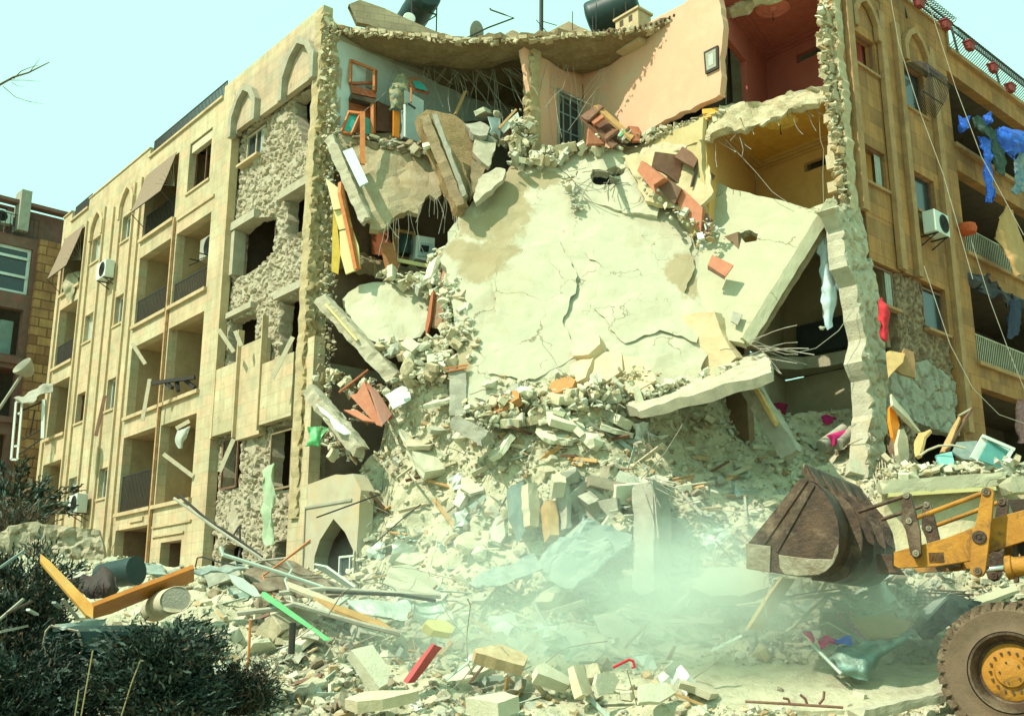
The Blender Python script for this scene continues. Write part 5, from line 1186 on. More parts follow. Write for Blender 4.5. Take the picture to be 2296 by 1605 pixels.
def cloth(name, label, f, rows, m, cat='cloth', th=.012, rough=.05, parent=None, seed=1, sub=6, jag=.05, group=None):
    return loft(name, label, [[(*(f(p[0], p[1]) if f else p[:2]), p[2]) for p in r] for r in rows], th, m, cat=cat, rough=rough, parent=parent, seed=seed, sub=sub, jag=jag, smooth=(60 if 'sheet' not in name else None), freq=2.5, group=group)
def boxthing(mb, c, ax, ay, az): mb.box(c-ax/2-ay/2, ax, ay, az)
# ---------------- air conditioners (hang on the wall, things of their own)
def aircon(pl, s, z, off, w_, h_, d_, label, m=m_white, face=True):
    P = pl.pt(s, z, off); t = empty('air_conditioner', P, label, 'air conditioner', 'air conditioner units on the walls')
    mb = MB(); pbox(mb, pl, s-w_/2, s+w_/2, z, z+h_, off, off+d_); b = mb.build('casing', m, t); bv = b.modifiers.new('b', 'BEVEL'); bv.width = .015
    cx = s+(w_*.12 if pl is PR else -w_*.12); mb = MB(); c = pl.pt(cx, z+h_/2, off+d_)
    mb.lathe(c, pl.n, [(.002, h_*.42), (.012, h_*.42), (.012, h_*.36), (.002, h_*.36)], 24); 
    for k in range(5): mb.lathe(c, pl.n, [(.003, h_*(.07+.06*k)), (.01, h_*(.07+.06*k)), (.01, h_*(.055+.06*k)), (.003, h_*(.055+.06*k))], 20)
    mb.build('fan_grille', m_iron, t)
    mb = MB()
    for sgn in (-1, 1):
        a = pl.pt(s+sgn*w_*.35, z-.02, 0); mb.bar(a, a+pl.n*(off+d_), .03); mb.bar(a-Vector((0, 0, .22)), a+pl.n*(off+d_)*.9, .025)
    mb.build('bracket', m_iron, t)
    return t
aircon(PL, 13.75, 13.15, .12, .8, .62, .32, 'white air conditioner on the left wing beside the second column of windows')
aircon(PL, 14.2, 5.2, .12, .85, .62, .34, 'dusty air conditioner low on the left wing above the stone wall')
aircon(PL, 7.05, 12.25, -.7, .95, .7, .34, 'grey air conditioner hung under the ceiling of the upper right balcony of the left wing', m_concg)
acs, acz = PR.hit(*R1(1800, 1350), .3)
aircon(PR, acs, acz, .12, .72, .56, .32, 'white air conditioner below the middle window of the brown right wing')
# ---------------- awnings
def awning(s0, s1, z0, drop, out, label, far=0):
    t = empty('awning', PL.pt((s0+s1)/2, z0, .1), label, 'awning', 'brown cloth awnings on the left wing')
    mb = MB(); n = 14; vs = []; fs = []
    for i in range(n+1):
        for j in range(n+1):
            u = i/n; v = j/n; sag = -.05*math.sin(math.pi*v)+.02*noise.noise(Vector((u*5, v*5, s0)))
            vs.append(PL.pt(s0+(s1-s0)*u, z0-drop*v+sag, .06+out*v))
    for i in range(n):
        for j in range(n): fs.append((i*(n+1)+j, i*(n+1)+j+1, (i+1)*(n+1)+j+1, (i+1)*(n+1)+j))
    k = len(vs); vs2 = [v+PL.n*.012 for v in vs]; mb.raw(vs+vs2, fs+[tuple(k+q for q in f[::-1]) for f in fs]); mb.build('canopy', m_awn, t)
    mb = MB()
    for s in (s0, s1): mb.tube([PL.pt(s, z0-1.25*drop, .02), PL.pt(s, z0-drop, .06+out)], .014, 5)
    mb.tube([PL.pt(s0, z0-drop, .06+out), PL.pt(s1, z0-drop, .06+out)], .018, 6); mb.build('frame', m_iron, t)
    mb = MB()
    for k in range(6): mb.tube([PL.pt(s0+.02, z0-.8*drop, .05), PL.pt(s0+.05+.0*k, z0-drop*(.2+.13*k), .15+.1*k)], .006, 4)
    mb.build('spokes', m_wire, t)
awning(8.85, 11.3, 16.21, 1.45, .42, 'large brown cloth awning tilted over the top balcony of the left wing')
awning(17.2, 19.3, 16.25, 1.75, .5, 'brown cloth awning over the farthest top balcony at the edge of the left wing')
# basket grille on the right wing
t = empty('iron_basket', PR.pt(3.5, 14.1, .02), 'bowed dark iron basket grille in front of the top window of the right wing', 'window grille')
mb = MB()
for i in range(15):
    s = 3.0+1.05*i/14; mb.tube([PR.pt(s, 15.25-.35*u+(-.85*u*u), .03+.62*math.sin(math.pi*min(1, u*.95))**.8) for u in (0, .2, .4, .6, .8, 1)], .012, 4)
mb.build('bars', m_iron, t); mb = MB()
for u in (.35, .6, .85): mb.tube([PR.pt(s, 15.25-.35*u-.85*u*u, .03+.62*math.sin(math.pi*u*.95)**.8) for s in (2.98, 4.07)], .018, 5)
mb.build('hoop', m_iron, t)
# red planters on the roof railing
RU = zoom(2200, 0, 360/1204/1.115)
for i, (x_, y_) in enumerate(((330, 60), (555, 245), (750, 420), (950, 605), (1095, 770))):
    s, z = PR.hit(*RU(x_, y_), .42); P = PR.pt(s, z, .42); q = tag(empty('planter', P), ['first red planter from the left on the roof railing', 'second red planter from the left, above the end of the parapet', 'third red planter from the left on the roof railing', 'fourth red planter from the left on the roof railing', 'last red planter, near the corner of the roof railing'][i], 'planter', 'red planters on the roof railing')
    mb = MB(); a = .17; 
    mb.raw([P+PR.d*x*(a if zz else a*.7)+PR.n*y*(a*.6 if zz else a*.45)+Vector((0, 0, zz*.19)) for zz in (0, 1) for x, y in ((-1, -1), (1, -1), (1, 1), (-1, 1))], [(3, 2, 1, 0), (4, 5, 6, 7), (0, 1, 5, 4), (1, 2, 6, 5), (2, 3, 7, 6), (3, 0, 4, 7)]); mb.build('pot', m_pot, q)
    mb = MB(); mb.box(P-PR.d*.19-PR.n*.12+Vector((0, 0, .19)), PR.d*.38, PR.n*.24, Vector((0, 0, .03))); mb.build('pot_rim', m_pot, q)
# ---------------- roof things
def watertank(cx, cy, Y, L, r, ax, label, legs=True, zl=1.0):
    C = at(cx, cy, Y); t = empty('water_tank', C-Vector((0, 0, r+zl)), label, 'water tank'); a = Vector(ax).normalized()
    mb = MB(); prof = [(-L/2-.06, 0), (-L/2-.05, r*.5), (-L/2, r*.92), (-L/2+.05, r)]+[(-L/2+L*k/8, r*(1.0+.02*(k % 2))) for k in range(1, 8)]+[(L/2-.05, r), (L/2, r*.92), (L/2+.05, r*.5), (L/2+.06, 0)]
    mb.lathe(C, a, prof, 32); mb.build('barrel', m_tank, t, smooth=40)
    mb = MB(); mb.lathe(C+Vector((0, 0, r*.95)), (0, 0, 1), [(0, .16), (.1, .16), (.11, 0)], 16); mb.build('lid', m_tank, t, smooth=35)
    s = a.cross(Vector((0, 0, 1))).normalized(); mb = MB()
    for e in (-.35, .35):
        for q in (-1, 1): mb.bar(C+a*L*e+s*r*q*.9+Vector((0, 0, -r*.2)), C+a*L*e+s*r*q*.9-Vector((0, 0, r+zl)), .035)
        mb.bar(C+a*L*e-s*r*.9-Vector((0, 0, r*.95)), C+a*L*e+s*r*.9-Vector((0, 0, r*.95)), .035)
        mb.bar(C+a*L*e-s*r*.9-Vector((0, 0, r)), C+a*L*e+s*r*.9-Vector((0, 0, r+zl*.7)), .03)
    mb.build('stand', m_iron, t); return t, C
t, C = watertank(*RT(280, 90), 27.5, 1.5, .42, (.42, -.8, .15), 'dark cylindrical water tank on a stand on the left part of the roof')
mb = MB(); c = at(*RT(215, 155), 26.6); mb.lathe(c, (.3, -1, 0), [(-.5, .17), (0, .17), (.03, .15), (.035, 0)], 24); mb.build('small_drum', m_white, t, smooth=35)
watertank(*RT(1930, 100), 26.5, 1.35, .5, (.9, -.3, .25), 'dark green water tank on the roof behind the chimney')
c0 = at(*RT(2150, 280), 24.7)-Vector((0, 0, .2)); ch = empty('chimney', c0, 'square stone chimney with small vents under a flat cap', 'chimney')
mb = MB(); X = PL.d*.8; Yv = PR.d*.5; Hh = at(*RT(2150, 75), 24.7).z-c0.z
mb.box(c0, X, Yv, Vector((0, 0, Hh))); mb.build('shaft', m_rib, ch)
mb = MB(); mb.box(c0-X*.06-Yv*.1+Vector((0, 0, Hh)), X*1.12, Yv*1.2, Vector((0, 0, .06))); mb.build('cap', m_rib, ch)
for fx in (.25, .65): mb = MB(); mb.box(c0+X*fx+PL.n*.003+Vector((0, 0, Hh-.24)), X*.16, PL.n*.004, Vector((0, 0, .17))); mb.build('vent', m_dark, ch)
# block wall tilted on the roof, left
bwm = mat_stone('block_wall', (.30, .25, .16), (.26, .21, .13), (.33, .27, .17), bw=.38, bh=.19, grime_amt=.2)
A = at(*M1(300, 30), 26.0); B = at(*M1(820, 225), 26.6); mb = MB(); n_ = 9; BWp = Plane((A.x, A.y), tuple((B-A).to_2d().normalized()), tuple(Vector(((B-A).y, -(B-A).x)).normalized()))
tops = [(M1(245, 30)), M1(320, 0), M1(480, 55), M1(640, 130), M1(800, 200), M1(920, 245)]; bots = [M1(300, 150), M1(380, 165), M1(490, 215), M1(640, 215), M1(760, 225), M1(925, 262)]
TP = [BWp.hit(*p) for p in tops]; BP = [BWp.hit(*p) for p in bots]
for i in range(5):
    q = [BWp.pt(*TP[i]), BWp.pt(*TP[i+1]), BWp.pt(*BP[i+1]), BWp.pt(*BP[i])]; uv = [TP[i], TP[i+1], BP[i+1], BP[i]]
    mb.face(q, uv); e = -BWp.n*.2; mb.face([p+e for p in q[::-1]], uv[::-1]); mb.face([q[1], q[0], q[0]+e, q[1]+e], [(0, 0), (.3, 0), (.3, .2), (0, .2)]); mb.face([q[3], q[2], q[2]+e, q[3]+e], [(0, 0), (.3, 0), (.3, .2), (0, .2)])
tag(mb.build('roof_block_wall', bwm), 'low grey block wall slipping down the left side of the broken roof', 'block wall')
pipe('mast', 'thick dark mast standing straight up on the middle of the roof', RT, [(1328, 300, 25.6), (1328, 120, 25.6), (1329, -60, 25.6)], .055, m_iron, 'mast', n=10)
t = empty('satellite_dish', at(*RT(800, 320), 25.6), 'grey satellite dish seen from behind at the roof edge', 'satellite dish'); mb = MB(); mb.lathe(at(*RT(800, 275), 25.6), (-.8, .5, .25), [(0, .02), (.02, .18), (.06, .3), (.075, .3), (.03, .18), (.01, .0)], 28); mb.build('dish', m_concg, t, smooth=50)
mb = MB(); mb.tube([at(*RT(790, 275), 25.6), at(*RT(770, 330), 25.6)], .02); mb.build('foot', m_iron, t)
pipe('antenna_arm', 'bent thin metal arm sticking up from the roof beside the dish', RT, [(690, 325, 25.4), (880, 235, 25.4), (1095, 155, 25.4), (1000, 120, 25.5), (900, 85, 25.6), (895, 72, 25.6)], .022, m_iron, 'antenna')
for i, (P, lb) in enumerate(((((1000, 305), (1085, 250), (1185, 300), (1180, 335), (1030, 335)), 'small brown tent shaped slab on the roof edge'), (((1355, 290), (1560, 178), (1785, 290), (1700, 310), (1360, 310)), 'large brown tent shaped slab on the roof edge right of the mast'))):
    board('roof_fragment', lb, RT, P, (25.4, 25.9, 25.2), .1, m_conc_dk, 'roof fragment', jag=.02, rough=.02, h=.2)
for i, (a, b) in enumerate((((1590, 290), (1592, 100)), ((1790, 290), (1792, 30)), ((1285, 170), (1370, 270)), ((1345, 185), (1460, 218)), ((1940, 180), (1944, 70)))):
    pipe('bent_rod', 'thin upright rod on the roof edge', RT, [(*a, 25.5), (*b, 25.5)], .012, m_iron, 'rod', group='thin rods on the roof edge', n=5)
# ---------------- top floor blue room
K = TR
wc = empty('display_cabinet', at(*K(240, 930), 25.9), 'red wooden display cabinet with broken glass front against the blue wall', 'cabinet')
cw = lambda pts, Y, th, m, nm, **k: board(nm, None, K, pts, (Y, Y+.25, Y+.25), th, m, parent=wc, **k)
cw([(100, 540), (410, 560), (400, 950), (95, 930)], 25.9, .3, m_wood, 'lower_door')
for i, p in enumerate(([(135, 85), (155, 90), (150, 350), (120, 345)], [(140, 85), (430, 205), (425, 230), (140, 112)], [(400, 215), (430, 210), (425, 460), (400, 440)], [(105, 345), (400, 335), (400, 362), (105, 375)], [(120, 375), (415, 460), (415, 530), (135, 470)])): cw(p, 25.85, .06, m_orwood if i < 3 else m_wood, 'cabinet_frame')
cw([(150, 110), (405, 220), (405, 440), (140, 345)], 26.1, .03, m_concg, 'cabinet_back')
cw([(385, 560), (412, 570), (412, 935), (385, 930)], 25.8, .08, m_orwood, 'cabinet_frame')
board('open_drawer', None, K, [(120, 480), (410, 545), (395, 595), (130, 525)], (25.6, 25.8, 25.8), .3, m_dark, parent=wc)
mr = empty('leaning_mirror', at(*K(130, 930), 25.5), 'orange framed teal panel leaning at the left end of the torn floor', 'panel')
for p in ([(110, 670), (265, 690), (255, 712), (105, 692)], [(110, 672), (130, 676), (40, 915), (18, 905)], [(235, 700), (255, 705), (160, 935), (138, 925)], [(20, 900), (150, 925), (145, 942), (18, 918)]): board('frame', None, K, p, (25.4, 25.45, 25.4), .05, m_orwood, parent=mr)
board('glass', None, K, [(125, 690), (240, 708), (150, 925), (40, 900)], (25.45, 25.5, 25.45), .02, m_teal, parent=mr)
strut('orange_stick', 'long orange wooden stile hanging down over the torn floor edge', K, (258, 690, 25.2), (258, 1290, 24.9), .12, .05, m_orwood, 'plank')
board('teal_board', 'dark teal cabinet door behind the orange stile', K, [(285, 740), (345, 775), (345, 945), (285, 940)], (25.6, 25.8, 25.8), .03, m_teal, 'cabinet door')
board('maroon_board', 'narrow maroon door in the blue room behind the cabinet', K, [(480, 0), (575, 30), (560, 500), (450, 470)], (27.4, 27.7, 27.7), .06, m_maroon, 'door')
fg = empty('refrigerator', at(*K(850, 1000), 26.0), 'tall pale blue refrigerator standing at the edge of the torn floor', 'refrigerator')
board('body', None, K, [(735, 440), (770, 450), (960, 560), (950, 1050), (730, 970), (735, 620)], (25.8, 26.0, 26.1), .5, m_whiteg, parent=fg)
board('door_edge', None, K, [(728, 600), (752, 605), (750, 975), (728, 965)], (25.7, 25.7, 25.7), .05, m_white, parent=fg)
board('handle', None, K, [(785, 580), (870, 640), (865, 660), (780, 600)], (25.75, 25.85, 25.85), .03, m_iron, parent=fg)
board('kitchen_cabinet', 'dark shelf unit with an orange side panel between cabinet and refrigerator', K, [(425, 560), (600, 640), (600, 920), (415, 900)], (26.3, 26.6, 26.6), .3, m_brwood, 'shelf unit')
board('orange_board', 'bright orange cupboard side standing left of the refrigerator', K, [(615, 670), (690, 690), (680, 985), (612, 960)], (25.9, 26.0, 26.0), .05, mat('bright_orange', (.75, .26, .02), (.6, .2, .02), rough=.5, bump=.05), 'panel')
cloth('draped_cloth', 'patterned blanket draped over furniture beside the refrigerator', K, [[(600, 330, 26.0), (660, 250, 26.0), (740, 250, 26.0), (790, 300, 26.1)], [(590, 450, 25.8), (650, 430, 25.75), (720, 440, 25.8), (770, 420, 25.9)], [(580, 560, 25.8), (640, 570, 25.7), (700, 600, 25.8), (745, 590, 25.9)], [(570, 700, 25.8), (630, 640, 25.75), (700, 660, 25.8), (730, 640, 25.9)]], mat('patterned_blanket', (.45, .32, .14), (.05, .18, .17), scale=7, bump=.2, stain=(.02, .04, .05), stain_amt=.9, stain_scale=6), 'blanket', rough=.08)
t = empty('broken_cupboard', at(*K(900, 460), 26.1), 'tilted red framed cupboard door with teal glass lying on the refrigerator', 'cupboard door')
board('frame', None, K, [(800, 290), (900, 300), (980, 370), (1025, 460), (1010, 470), (850, 425), (790, 370)], (26.1, 26.2, 26.0), .06, m_wood, parent=t)
board('glass', None, K, [(835, 330), (920, 335), (975, 385), (1005, 445), (870, 410)], (26.0, 26.1, 25.9), .02, m_teal, parent=t)
strut('orange_stick', 'short orange stile lying against the top of the refrigerator', K, (815, 420, 25.7), (815, 580, 25.7), .09, .04, m_orwood, 'plank')
strut('wood_plank', 'pale plank sticking up behind the upended roof fragment', K, (1320, 720, 26), (1435, 455, 26.2), .1, .05, m_tan)
chunk(0, 0, .62, 'block', 0, p=at(*K(1640, 700), 25.9))['label'] = 'pale squared block hanging in the bare rods of the torn top floor'
chunk(0, 0, .36, 'rock', 1, p=at(*K(1810, 730), 25.9))['label'] = 'round lump of mortar perched beside the pale block on the top floor'
chunk(0, 0, .42, 'block', 0, p=at(*K(1020, 1070), 24.7))['label'] = 'pale block caught on the upper end of the upended roof fragment'
for o_ in bpy.data.objects:
    if o_.name.startswith('rubble_chunk') and o_['label'].split()[0] in ('pale', 'round') and 'group' in o_ and 'top' in o_['label'] or (o_.name.startswith('rubble_chunk') and 'caught' in o_.get('label', '')): del o_['group']
board('bent_tin_sheet', 'bent pale blue metal panel lying among blocks on the torn top floor', K, [(1700, 740), (1840, 760), (1840, 900), (1830, 1000), (1700, 1010), (1690, 960), (1740, 880)], (25.4, 25.6, 25.3), .03, m_whiteg, 'panel', rough=.05, h=.15)
t = empty('tipped_chest', at(*K(1950, 900), 25.4), 'tipped white and brown wooden drawer unit beside the torn pink partition', 'drawer unit')
board('front', None, K, [(1830, 870), (2040, 690), (2060, 770), (1880, 930)], (25.3, 25.4, 25.4), .05, m_white, parent=t); board('side', None, K, [(1880, 935), (2080, 775), (2070, 860), (1960, 960)], (25.35, 25.4, 25.5), .04, m_brwood, parent=t); board('edge', None, K, [(1812, 865), (2010, 650), (2030, 660), (1835, 880)], (25.25, 25.4, 25.4), .08, m_tan, parent=t)
# fallen bookcase against the pink wall
bc = empty('bookcase', at(*M1(2000, 950), 25.0), 'brown wooden bookcase toppled against the pink wall with its shelves spilling', 'bookcase')
for i, (p, m) in enumerate((([(1790, 775), (1900, 700), (1945, 710), (1850, 800), (1830, 800)], m_brwood), ([(1880, 705), (1920, 700), (2150, 905), (2130, 930)], m_tan), ([(1790, 775), (1830, 780), (2040, 960), (2010, 980)], m_brwood), ([(1850, 800), (1920, 750), (1950, 780), (1880, 830)], m_wood), ([(1930, 900), (2020, 840), (2050, 860), (1960, 930)], m_brwood), ([(1850, 850), (1880, 870), (1960, 960), (1840, 960)], m_wood), ([(2110, 840), (2195, 850), (2190, 940), (2140, 940)], m_wood))):
    board('shelf' if i > 2 else 'side_panel', None, M1, p, (25.1, 25.2, 24.9), .07, m, parent=bc)
board('case_back', None, M1, [(1840, 790), (1900, 730), (2120, 930), (2030, 960)], (25.5, 25.6, 25.3), .04, m_brwood, parent=bc)
rr = random.Random(3)
for i in range(9):
    x, y = 1960+rr.uniform(0, 150), 880+rr.uniform(0, 70); o = strut('book', 'book spilled on the shelf of the toppled bookcase', M1, (x, y, 24.95), (x+rr.uniform(20, 45), y-rr.uniform(20, 50), 24.95), .18, rr.uniform(.03, .06), rr.choice((m_wood, m_white, MATS['green_paint'], m_brwood, m_board)), 'book', group='books spilled from the toppled bookcase')
pf = empty('framed_picture', at(*R1(510, 420), 23.9), 'small dark framed picture hanging on the sunlit pink wall', 'framed picture')
kb = [KB.hit(*R1(*p)) for p in ((465, 305), (545, 265), (548, 395), (475, 430))]
mb = MB(); mb.prism([KB.pt(a, b, .01) for a, b in kb], KB.n*.05); mb.build('frame', m_iron, pf)
c_ = (sum(a for a, b in kb)/4, sum(b for a, b in kb)/4); inn = [(c_[0]+(a-c_[0])*.74, c_[1]+(b-c_[1])*.78) for a, b in kb]
mb = MB(); mb.prism([KB.pt(a, b, .063) for a, b in inn], KB.n*.003); mb.build('print', m_concg, pf)
mb = MB(); mb.prism([KB.pt(c_[0]+(a-c_[0])*.35, c_[1]+(b-c_[1])*.5, .068) for a, b in kb], KB.n*.003); mb.build('printed_figure', m_curtain, pf)
# ---------------- kitchen on the floor below
yc = empty('yellow_cupboard', at(*M1(200, 1700), 24.7), 'pale yellow kitchen cupboard doors hanging out at the torn left corner', 'cupboard')
for i, p in enumerate(([(90, 1190), (195, 1270), (205, 1290), (225, 1385), (140, 1400), (120, 1300)], [(145, 1410), (228, 1392), (265, 1515), (180, 1535)], [(183, 1545), (268, 1522), (310, 1640), (322, 1790), (225, 1830), (190, 1700)])): board('cupboard_door', None, M1, p, (24.9, 24.8, 24.8), .05, m_yellow, parent=yc)
board('orange_edge', None, M1, [(195, 1210), (215, 1262), (330, 1795), (300, 1790), (240, 1500), (190, 1280)], (24.85, 24.8, 24.7), .1, m_orwood, parent=yc)
board('cupboard_side', None, M1, [(140, 1400), (160, 1420), (190, 1700), (175, 1830), (130, 1810)], (25.0, 25.0, 24.9), .05, mat('deep_yellow', (.6, .42, .06), rough=.6), parent=yc)
sv = empty('cooker', at(*M2(760, 420), 25.8), 'white gas cooker standing in the dark kitchen', 'cooker')
board('body', None, M2, [(700, 235), (820, 255), (815, 415), (690, 390)], (25.8, 26.0, 26.0), .5, m_white, parent=sv); board('oven_door', None, M2, [(715, 280), (808, 292), (803, 385), (708, 370)], (25.76, 25.96, 25.96), .03, m_whiteg, parent=sv); board('oven_glass', None, M2, [(730, 300), (790, 308), (786, 350), (726, 342)], (25.73, 25.93, 25.93), .02, m_glass, parent=sv)
ks = empty('kitchen_shelf', at(*M2(620, 400), 25.8), 'tan kitchen niche with a gas bottle left of the cooker', 'shelf unit')
board('frame', None, M2, [(560, 190), (690, 215), (680, 400), (560, 380)], (26.1, 26.3, 26.3), .3, m_tan, parent=ks)
board('niche', None, M2, [(580, 215), (670, 232), (662, 385), (580, 370)], (26.05, 26.25, 26.25), .02, m_dark, parent=ks)  # flat dark sheet over the frame paints the shade inside the niche
t = tag(empty('gas_bottle', at(*M2(620, 365), 25.9)), 'green gas bottle in the tan kitchen niche', 'gas bottle'); mb = MB(); mb.lathe(at(*M2(620, 365), 25.9), (0, 0, 1), [(0, .13), (.02, .15), (.38, .15), (.48, .1), (.5, .04), (.55, .04), (.55, 0)], 20); mb.build('body', m_tank, t, smooth=40)
board('counter_board', 'pale tan worktop strip in front of the kitchen', M2, [(560, 385), (815, 435), (810, 460), (560, 410)], (25.5, 25.6, 25.6), .06, m_yellow, 'worktop')
board('brown_board', 'brown cupboard door hanging off the kitchen floor edge', M2, [(455, 290), (550, 285), (582, 450), (490, 455)], (25.3, 25.4, 25.3), .04, m_orwood if 0 else mat('rust_board', (.36, .15, .05), (.28, .11, .04), rough=.6), 'cupboard door')
loft('kitchen_floor_edge', None, [[(*M2(140, 330), 25.6), (*M2(400, 380), 25.9), (*M2(600, 440), 26.0), (*M2(830, 470), 26.0)], [(*M2(140, 360), 25.4), (*M2(400, 430), 25.6), (*M2(600, 500), 25.6), (*M2(830, 560), 25.5)]], .3, m_conc_dk, parent=bld, rough=.12, jag=.08, sub=8)
board('red_wall_strip', None, M2, [(395, 190), (500, 200), (560, 380), (400, 360)], (26.3, 26.4, 26.4), .05, m_wood, parent=bld)
# broken pier of the partition going down the left side of the great slab
mb = MB(); rr = random.Random(5)
def pile(name, label, f, pts, n, smin, smax, ms, cat='rubble', spread=.15):
    """a heap of broken masonry lumps stuck together: one mass"""
    mb = MB()
    for i in range(n):
        t = rr.random()*(len(pts)-1); k = min(int(t), len(pts)-2); u = t-k; a, b = pts[k], pts[k+1]
        p = at(*f(a[0]+(b[0]-a[0])*u, a[1]+(b[1]-a[1])*u), a[2]+(b[2]-a[2])*u); w_ = a[3]+(b[3]-a[3])*u
        p += Vector((rr.uniform(-1, 1)*w_, rr.uniform(-1, 1)*w_*.5, rr.uniform(-1, 1)*spread)); s = smin*(smax*1.35/smin)**(rr.random()**1.3)
        kd = rr.choices(('rock', 'plate', 'block'), (4, 5, 2))[0]; V, F = rr.choice(SH[kd]); q = (Quaternion((rr.gauss(0, 1), rr.gauss(0, 1), rr.gauss(0, 1), rr.gauss(0, 1))).normalized() if kd != 'plate' else Quaternion((1, 0, 0), rr.gauss(.2, .5)) @ Quaternion((0, 1, 0), rr.gauss(0, .4)) @ Quaternion((0, 0, 1), rr.uniform(0, 6.28))).to_matrix(); mb.cur = rr.randrange(len(ms)); a, b, c = s*rr.uniform(.7, 1.5), s*rr.uniform(.6, 1.2), s*rr.uniform(.5, 1.2); mb.raw([p+q @ Vector((v[0]*a, v[1]*b, v[2]*c)) for v in V], F)
    return tag(mb.build(name, ms), label, cat, kind='stuff')
MX = [RUB[0], RUB[1], RUB[3], edge_m]
pile('broken_masonry', 'ragged lumps along the broken front edge of the roof', M1, [(120, 210, 25.2, .1), (480, 235, 25.1, .12), (1000, 285, 24.95, .12), (1600, 255, 24.85, .1), (2296, 190, 24.3, .12)], 190, .03, .17, [edge_m, RUB[1], MATS['torn_edge_pale']], spread=.05)
pile('broken_masonry', 'crumbled masonry under the foot of the torn pink partition', M1, [(1400, 780, 25.2, .25), (1420, 950, 25.1, .35), (1440, 1080, 25.0, .5), (1700, 1010, 25.3, .5), (2000, 990, 25.2, .5)], 330, .08, .34, MX)
pile('broken_masonry', 'stones lying along the torn top floor edge above the hanging tongue of slab', M1, [(200, 910, 25.5, .1), (480, 960, 25.7, .15), (740, 1000, 25.7, .15), (1000, 900, 25.8, .3), (1300, 960, 25.4, .35)], 260, .07, .3, [RUB[4], RUB[3], RUB[1], m_conc_dk])
pile('broken_masonry', 'lumps of masonry down the left side of the great hanging slab', M2, [(870, 330, 24.9, .15), (850, 450, 24.8, .25), (840, 560, 24.6, .3), (450, 500, 25.3, .3), (900, 640, 24.4, .15)], 200, .08, .36, MX)
pile('broken_masonry', 'broken stones and mortar down the torn corner of the left wing', (lambda x, y: (x, y)), [(738, 50, 25.3, .2), (742, 300, 25.22, .2), (738, 620, 25.2, .2), (728, 900, 25.15, .18)], 600, .03, .16, [MATS['torn_edge'], RUB[1], RUB[3], edge_m], spread=.12)
pile('broken_masonry', 'broken stones and mortar down the torn edge of the right wing', R1, [(1130, 10, 22.5, .08), (1150, 350, 22.5, .1), (1185, 600, 22.5, .12), (1230, 900, 22.5, .08), (1250, 1130, 22.5, .08)], 330, .04, .22, [MATS['torn_edge_pale'], edge_m, RUB[2], RUB[0]], spread=.1)
pile('broken_masonry', 'crumbled floor edge below the sunlit pink wall', R1, [(90, 800, 25.0, .1), (300, 740, 24.4, .15), (480, 700, 23.9, .15), (570, 640, 23.5, .1)], 260, .05, .24, [edge_m, RUB[1], RUB[0], m_conc], spread=.13)
pile('broken_masonry', 'debris and mortar packed at the torn corner between the two sloping beams', M2, [(60, 1180, 24.6, .15), (300, 1240, 24.4, .3), (520, 1290, 24.2, .3), (120, 1560, 24.3, .3), (280, 1700, 23.9, .3)], 300, .06, .28, [RUB[1], RUB[3], m_conc_dk, RUB[0]], spread=.2)
pile('broken_masonry', 'pale masonry packed in the gap left of the great slab', M2, [(930, 560, 24.2, .2), (960, 760, 23.9, .3), (980, 900, 23.6, .4), (960, 1050, 23.4, .5), (900, 1200, 23.4, .6)], 420, .06, .3, MX, spread=.2)
pile('broken_masonry', 'pale stones below the ribbed ceiling slab at the left', M2, [(480, 960, 24.2, .15), (620, 1020, 24.0, .3), (760, 1000, 23.9, .4), (860, 940, 23.9, .2), (700, 1180, 23.6, .5), (820, 1180, 23.5, .35)], 280, .1, .42, MX)
pile('broken_masonry', 'broken mortar along the crack between great slab and upper fragment', M1, [(1690, 1180, 24.6, .1), (1750, 1320, 24.4, .12), (1760, 1400, 24.3, .08)], 60, .05, .18, [RUB[3], RUB[1], m_concg])
pile('broken_masonry', 'grey mortar and books spilled along the fallen wardrobe', R1, [(80, 1000, 23.9, .1), (300, 1230, 23.6, .15), (520, 1310, 23.4, .2), (430, 1420, 23.3, .1)], 110, .05, .2, [RUB[0], RUB[3], m_white, RUB[2]])
pile('broken_masonry', 'broken stones along the foot of the great slab', M2, [(1050, 1450, 22.3, .25), (1400, 1380, 22.2, .4), (1800, 1350, 22.1, .4), (2200, 1200, 22.2, .3)], 700, .05, .3, MX, spread=.3)
pile('broken_masonry', 'layered plaster flakes on the jutting slab', R2, [(60, 900, 22.0, .2), (400, 800, 22.1, .3), (800, 690, 22.2, .2)], 160, .06, .26, MX, spread=.06)
pile('broken_masonry', 'rubble piled on the wall top above the loader arm', R2, [(1500, 1330, 21.0, .1), (1800, 1330, 21.1, .3), (2250, 1270, 21.1, .3)], 320, .06, .3, MX, spread=.1)
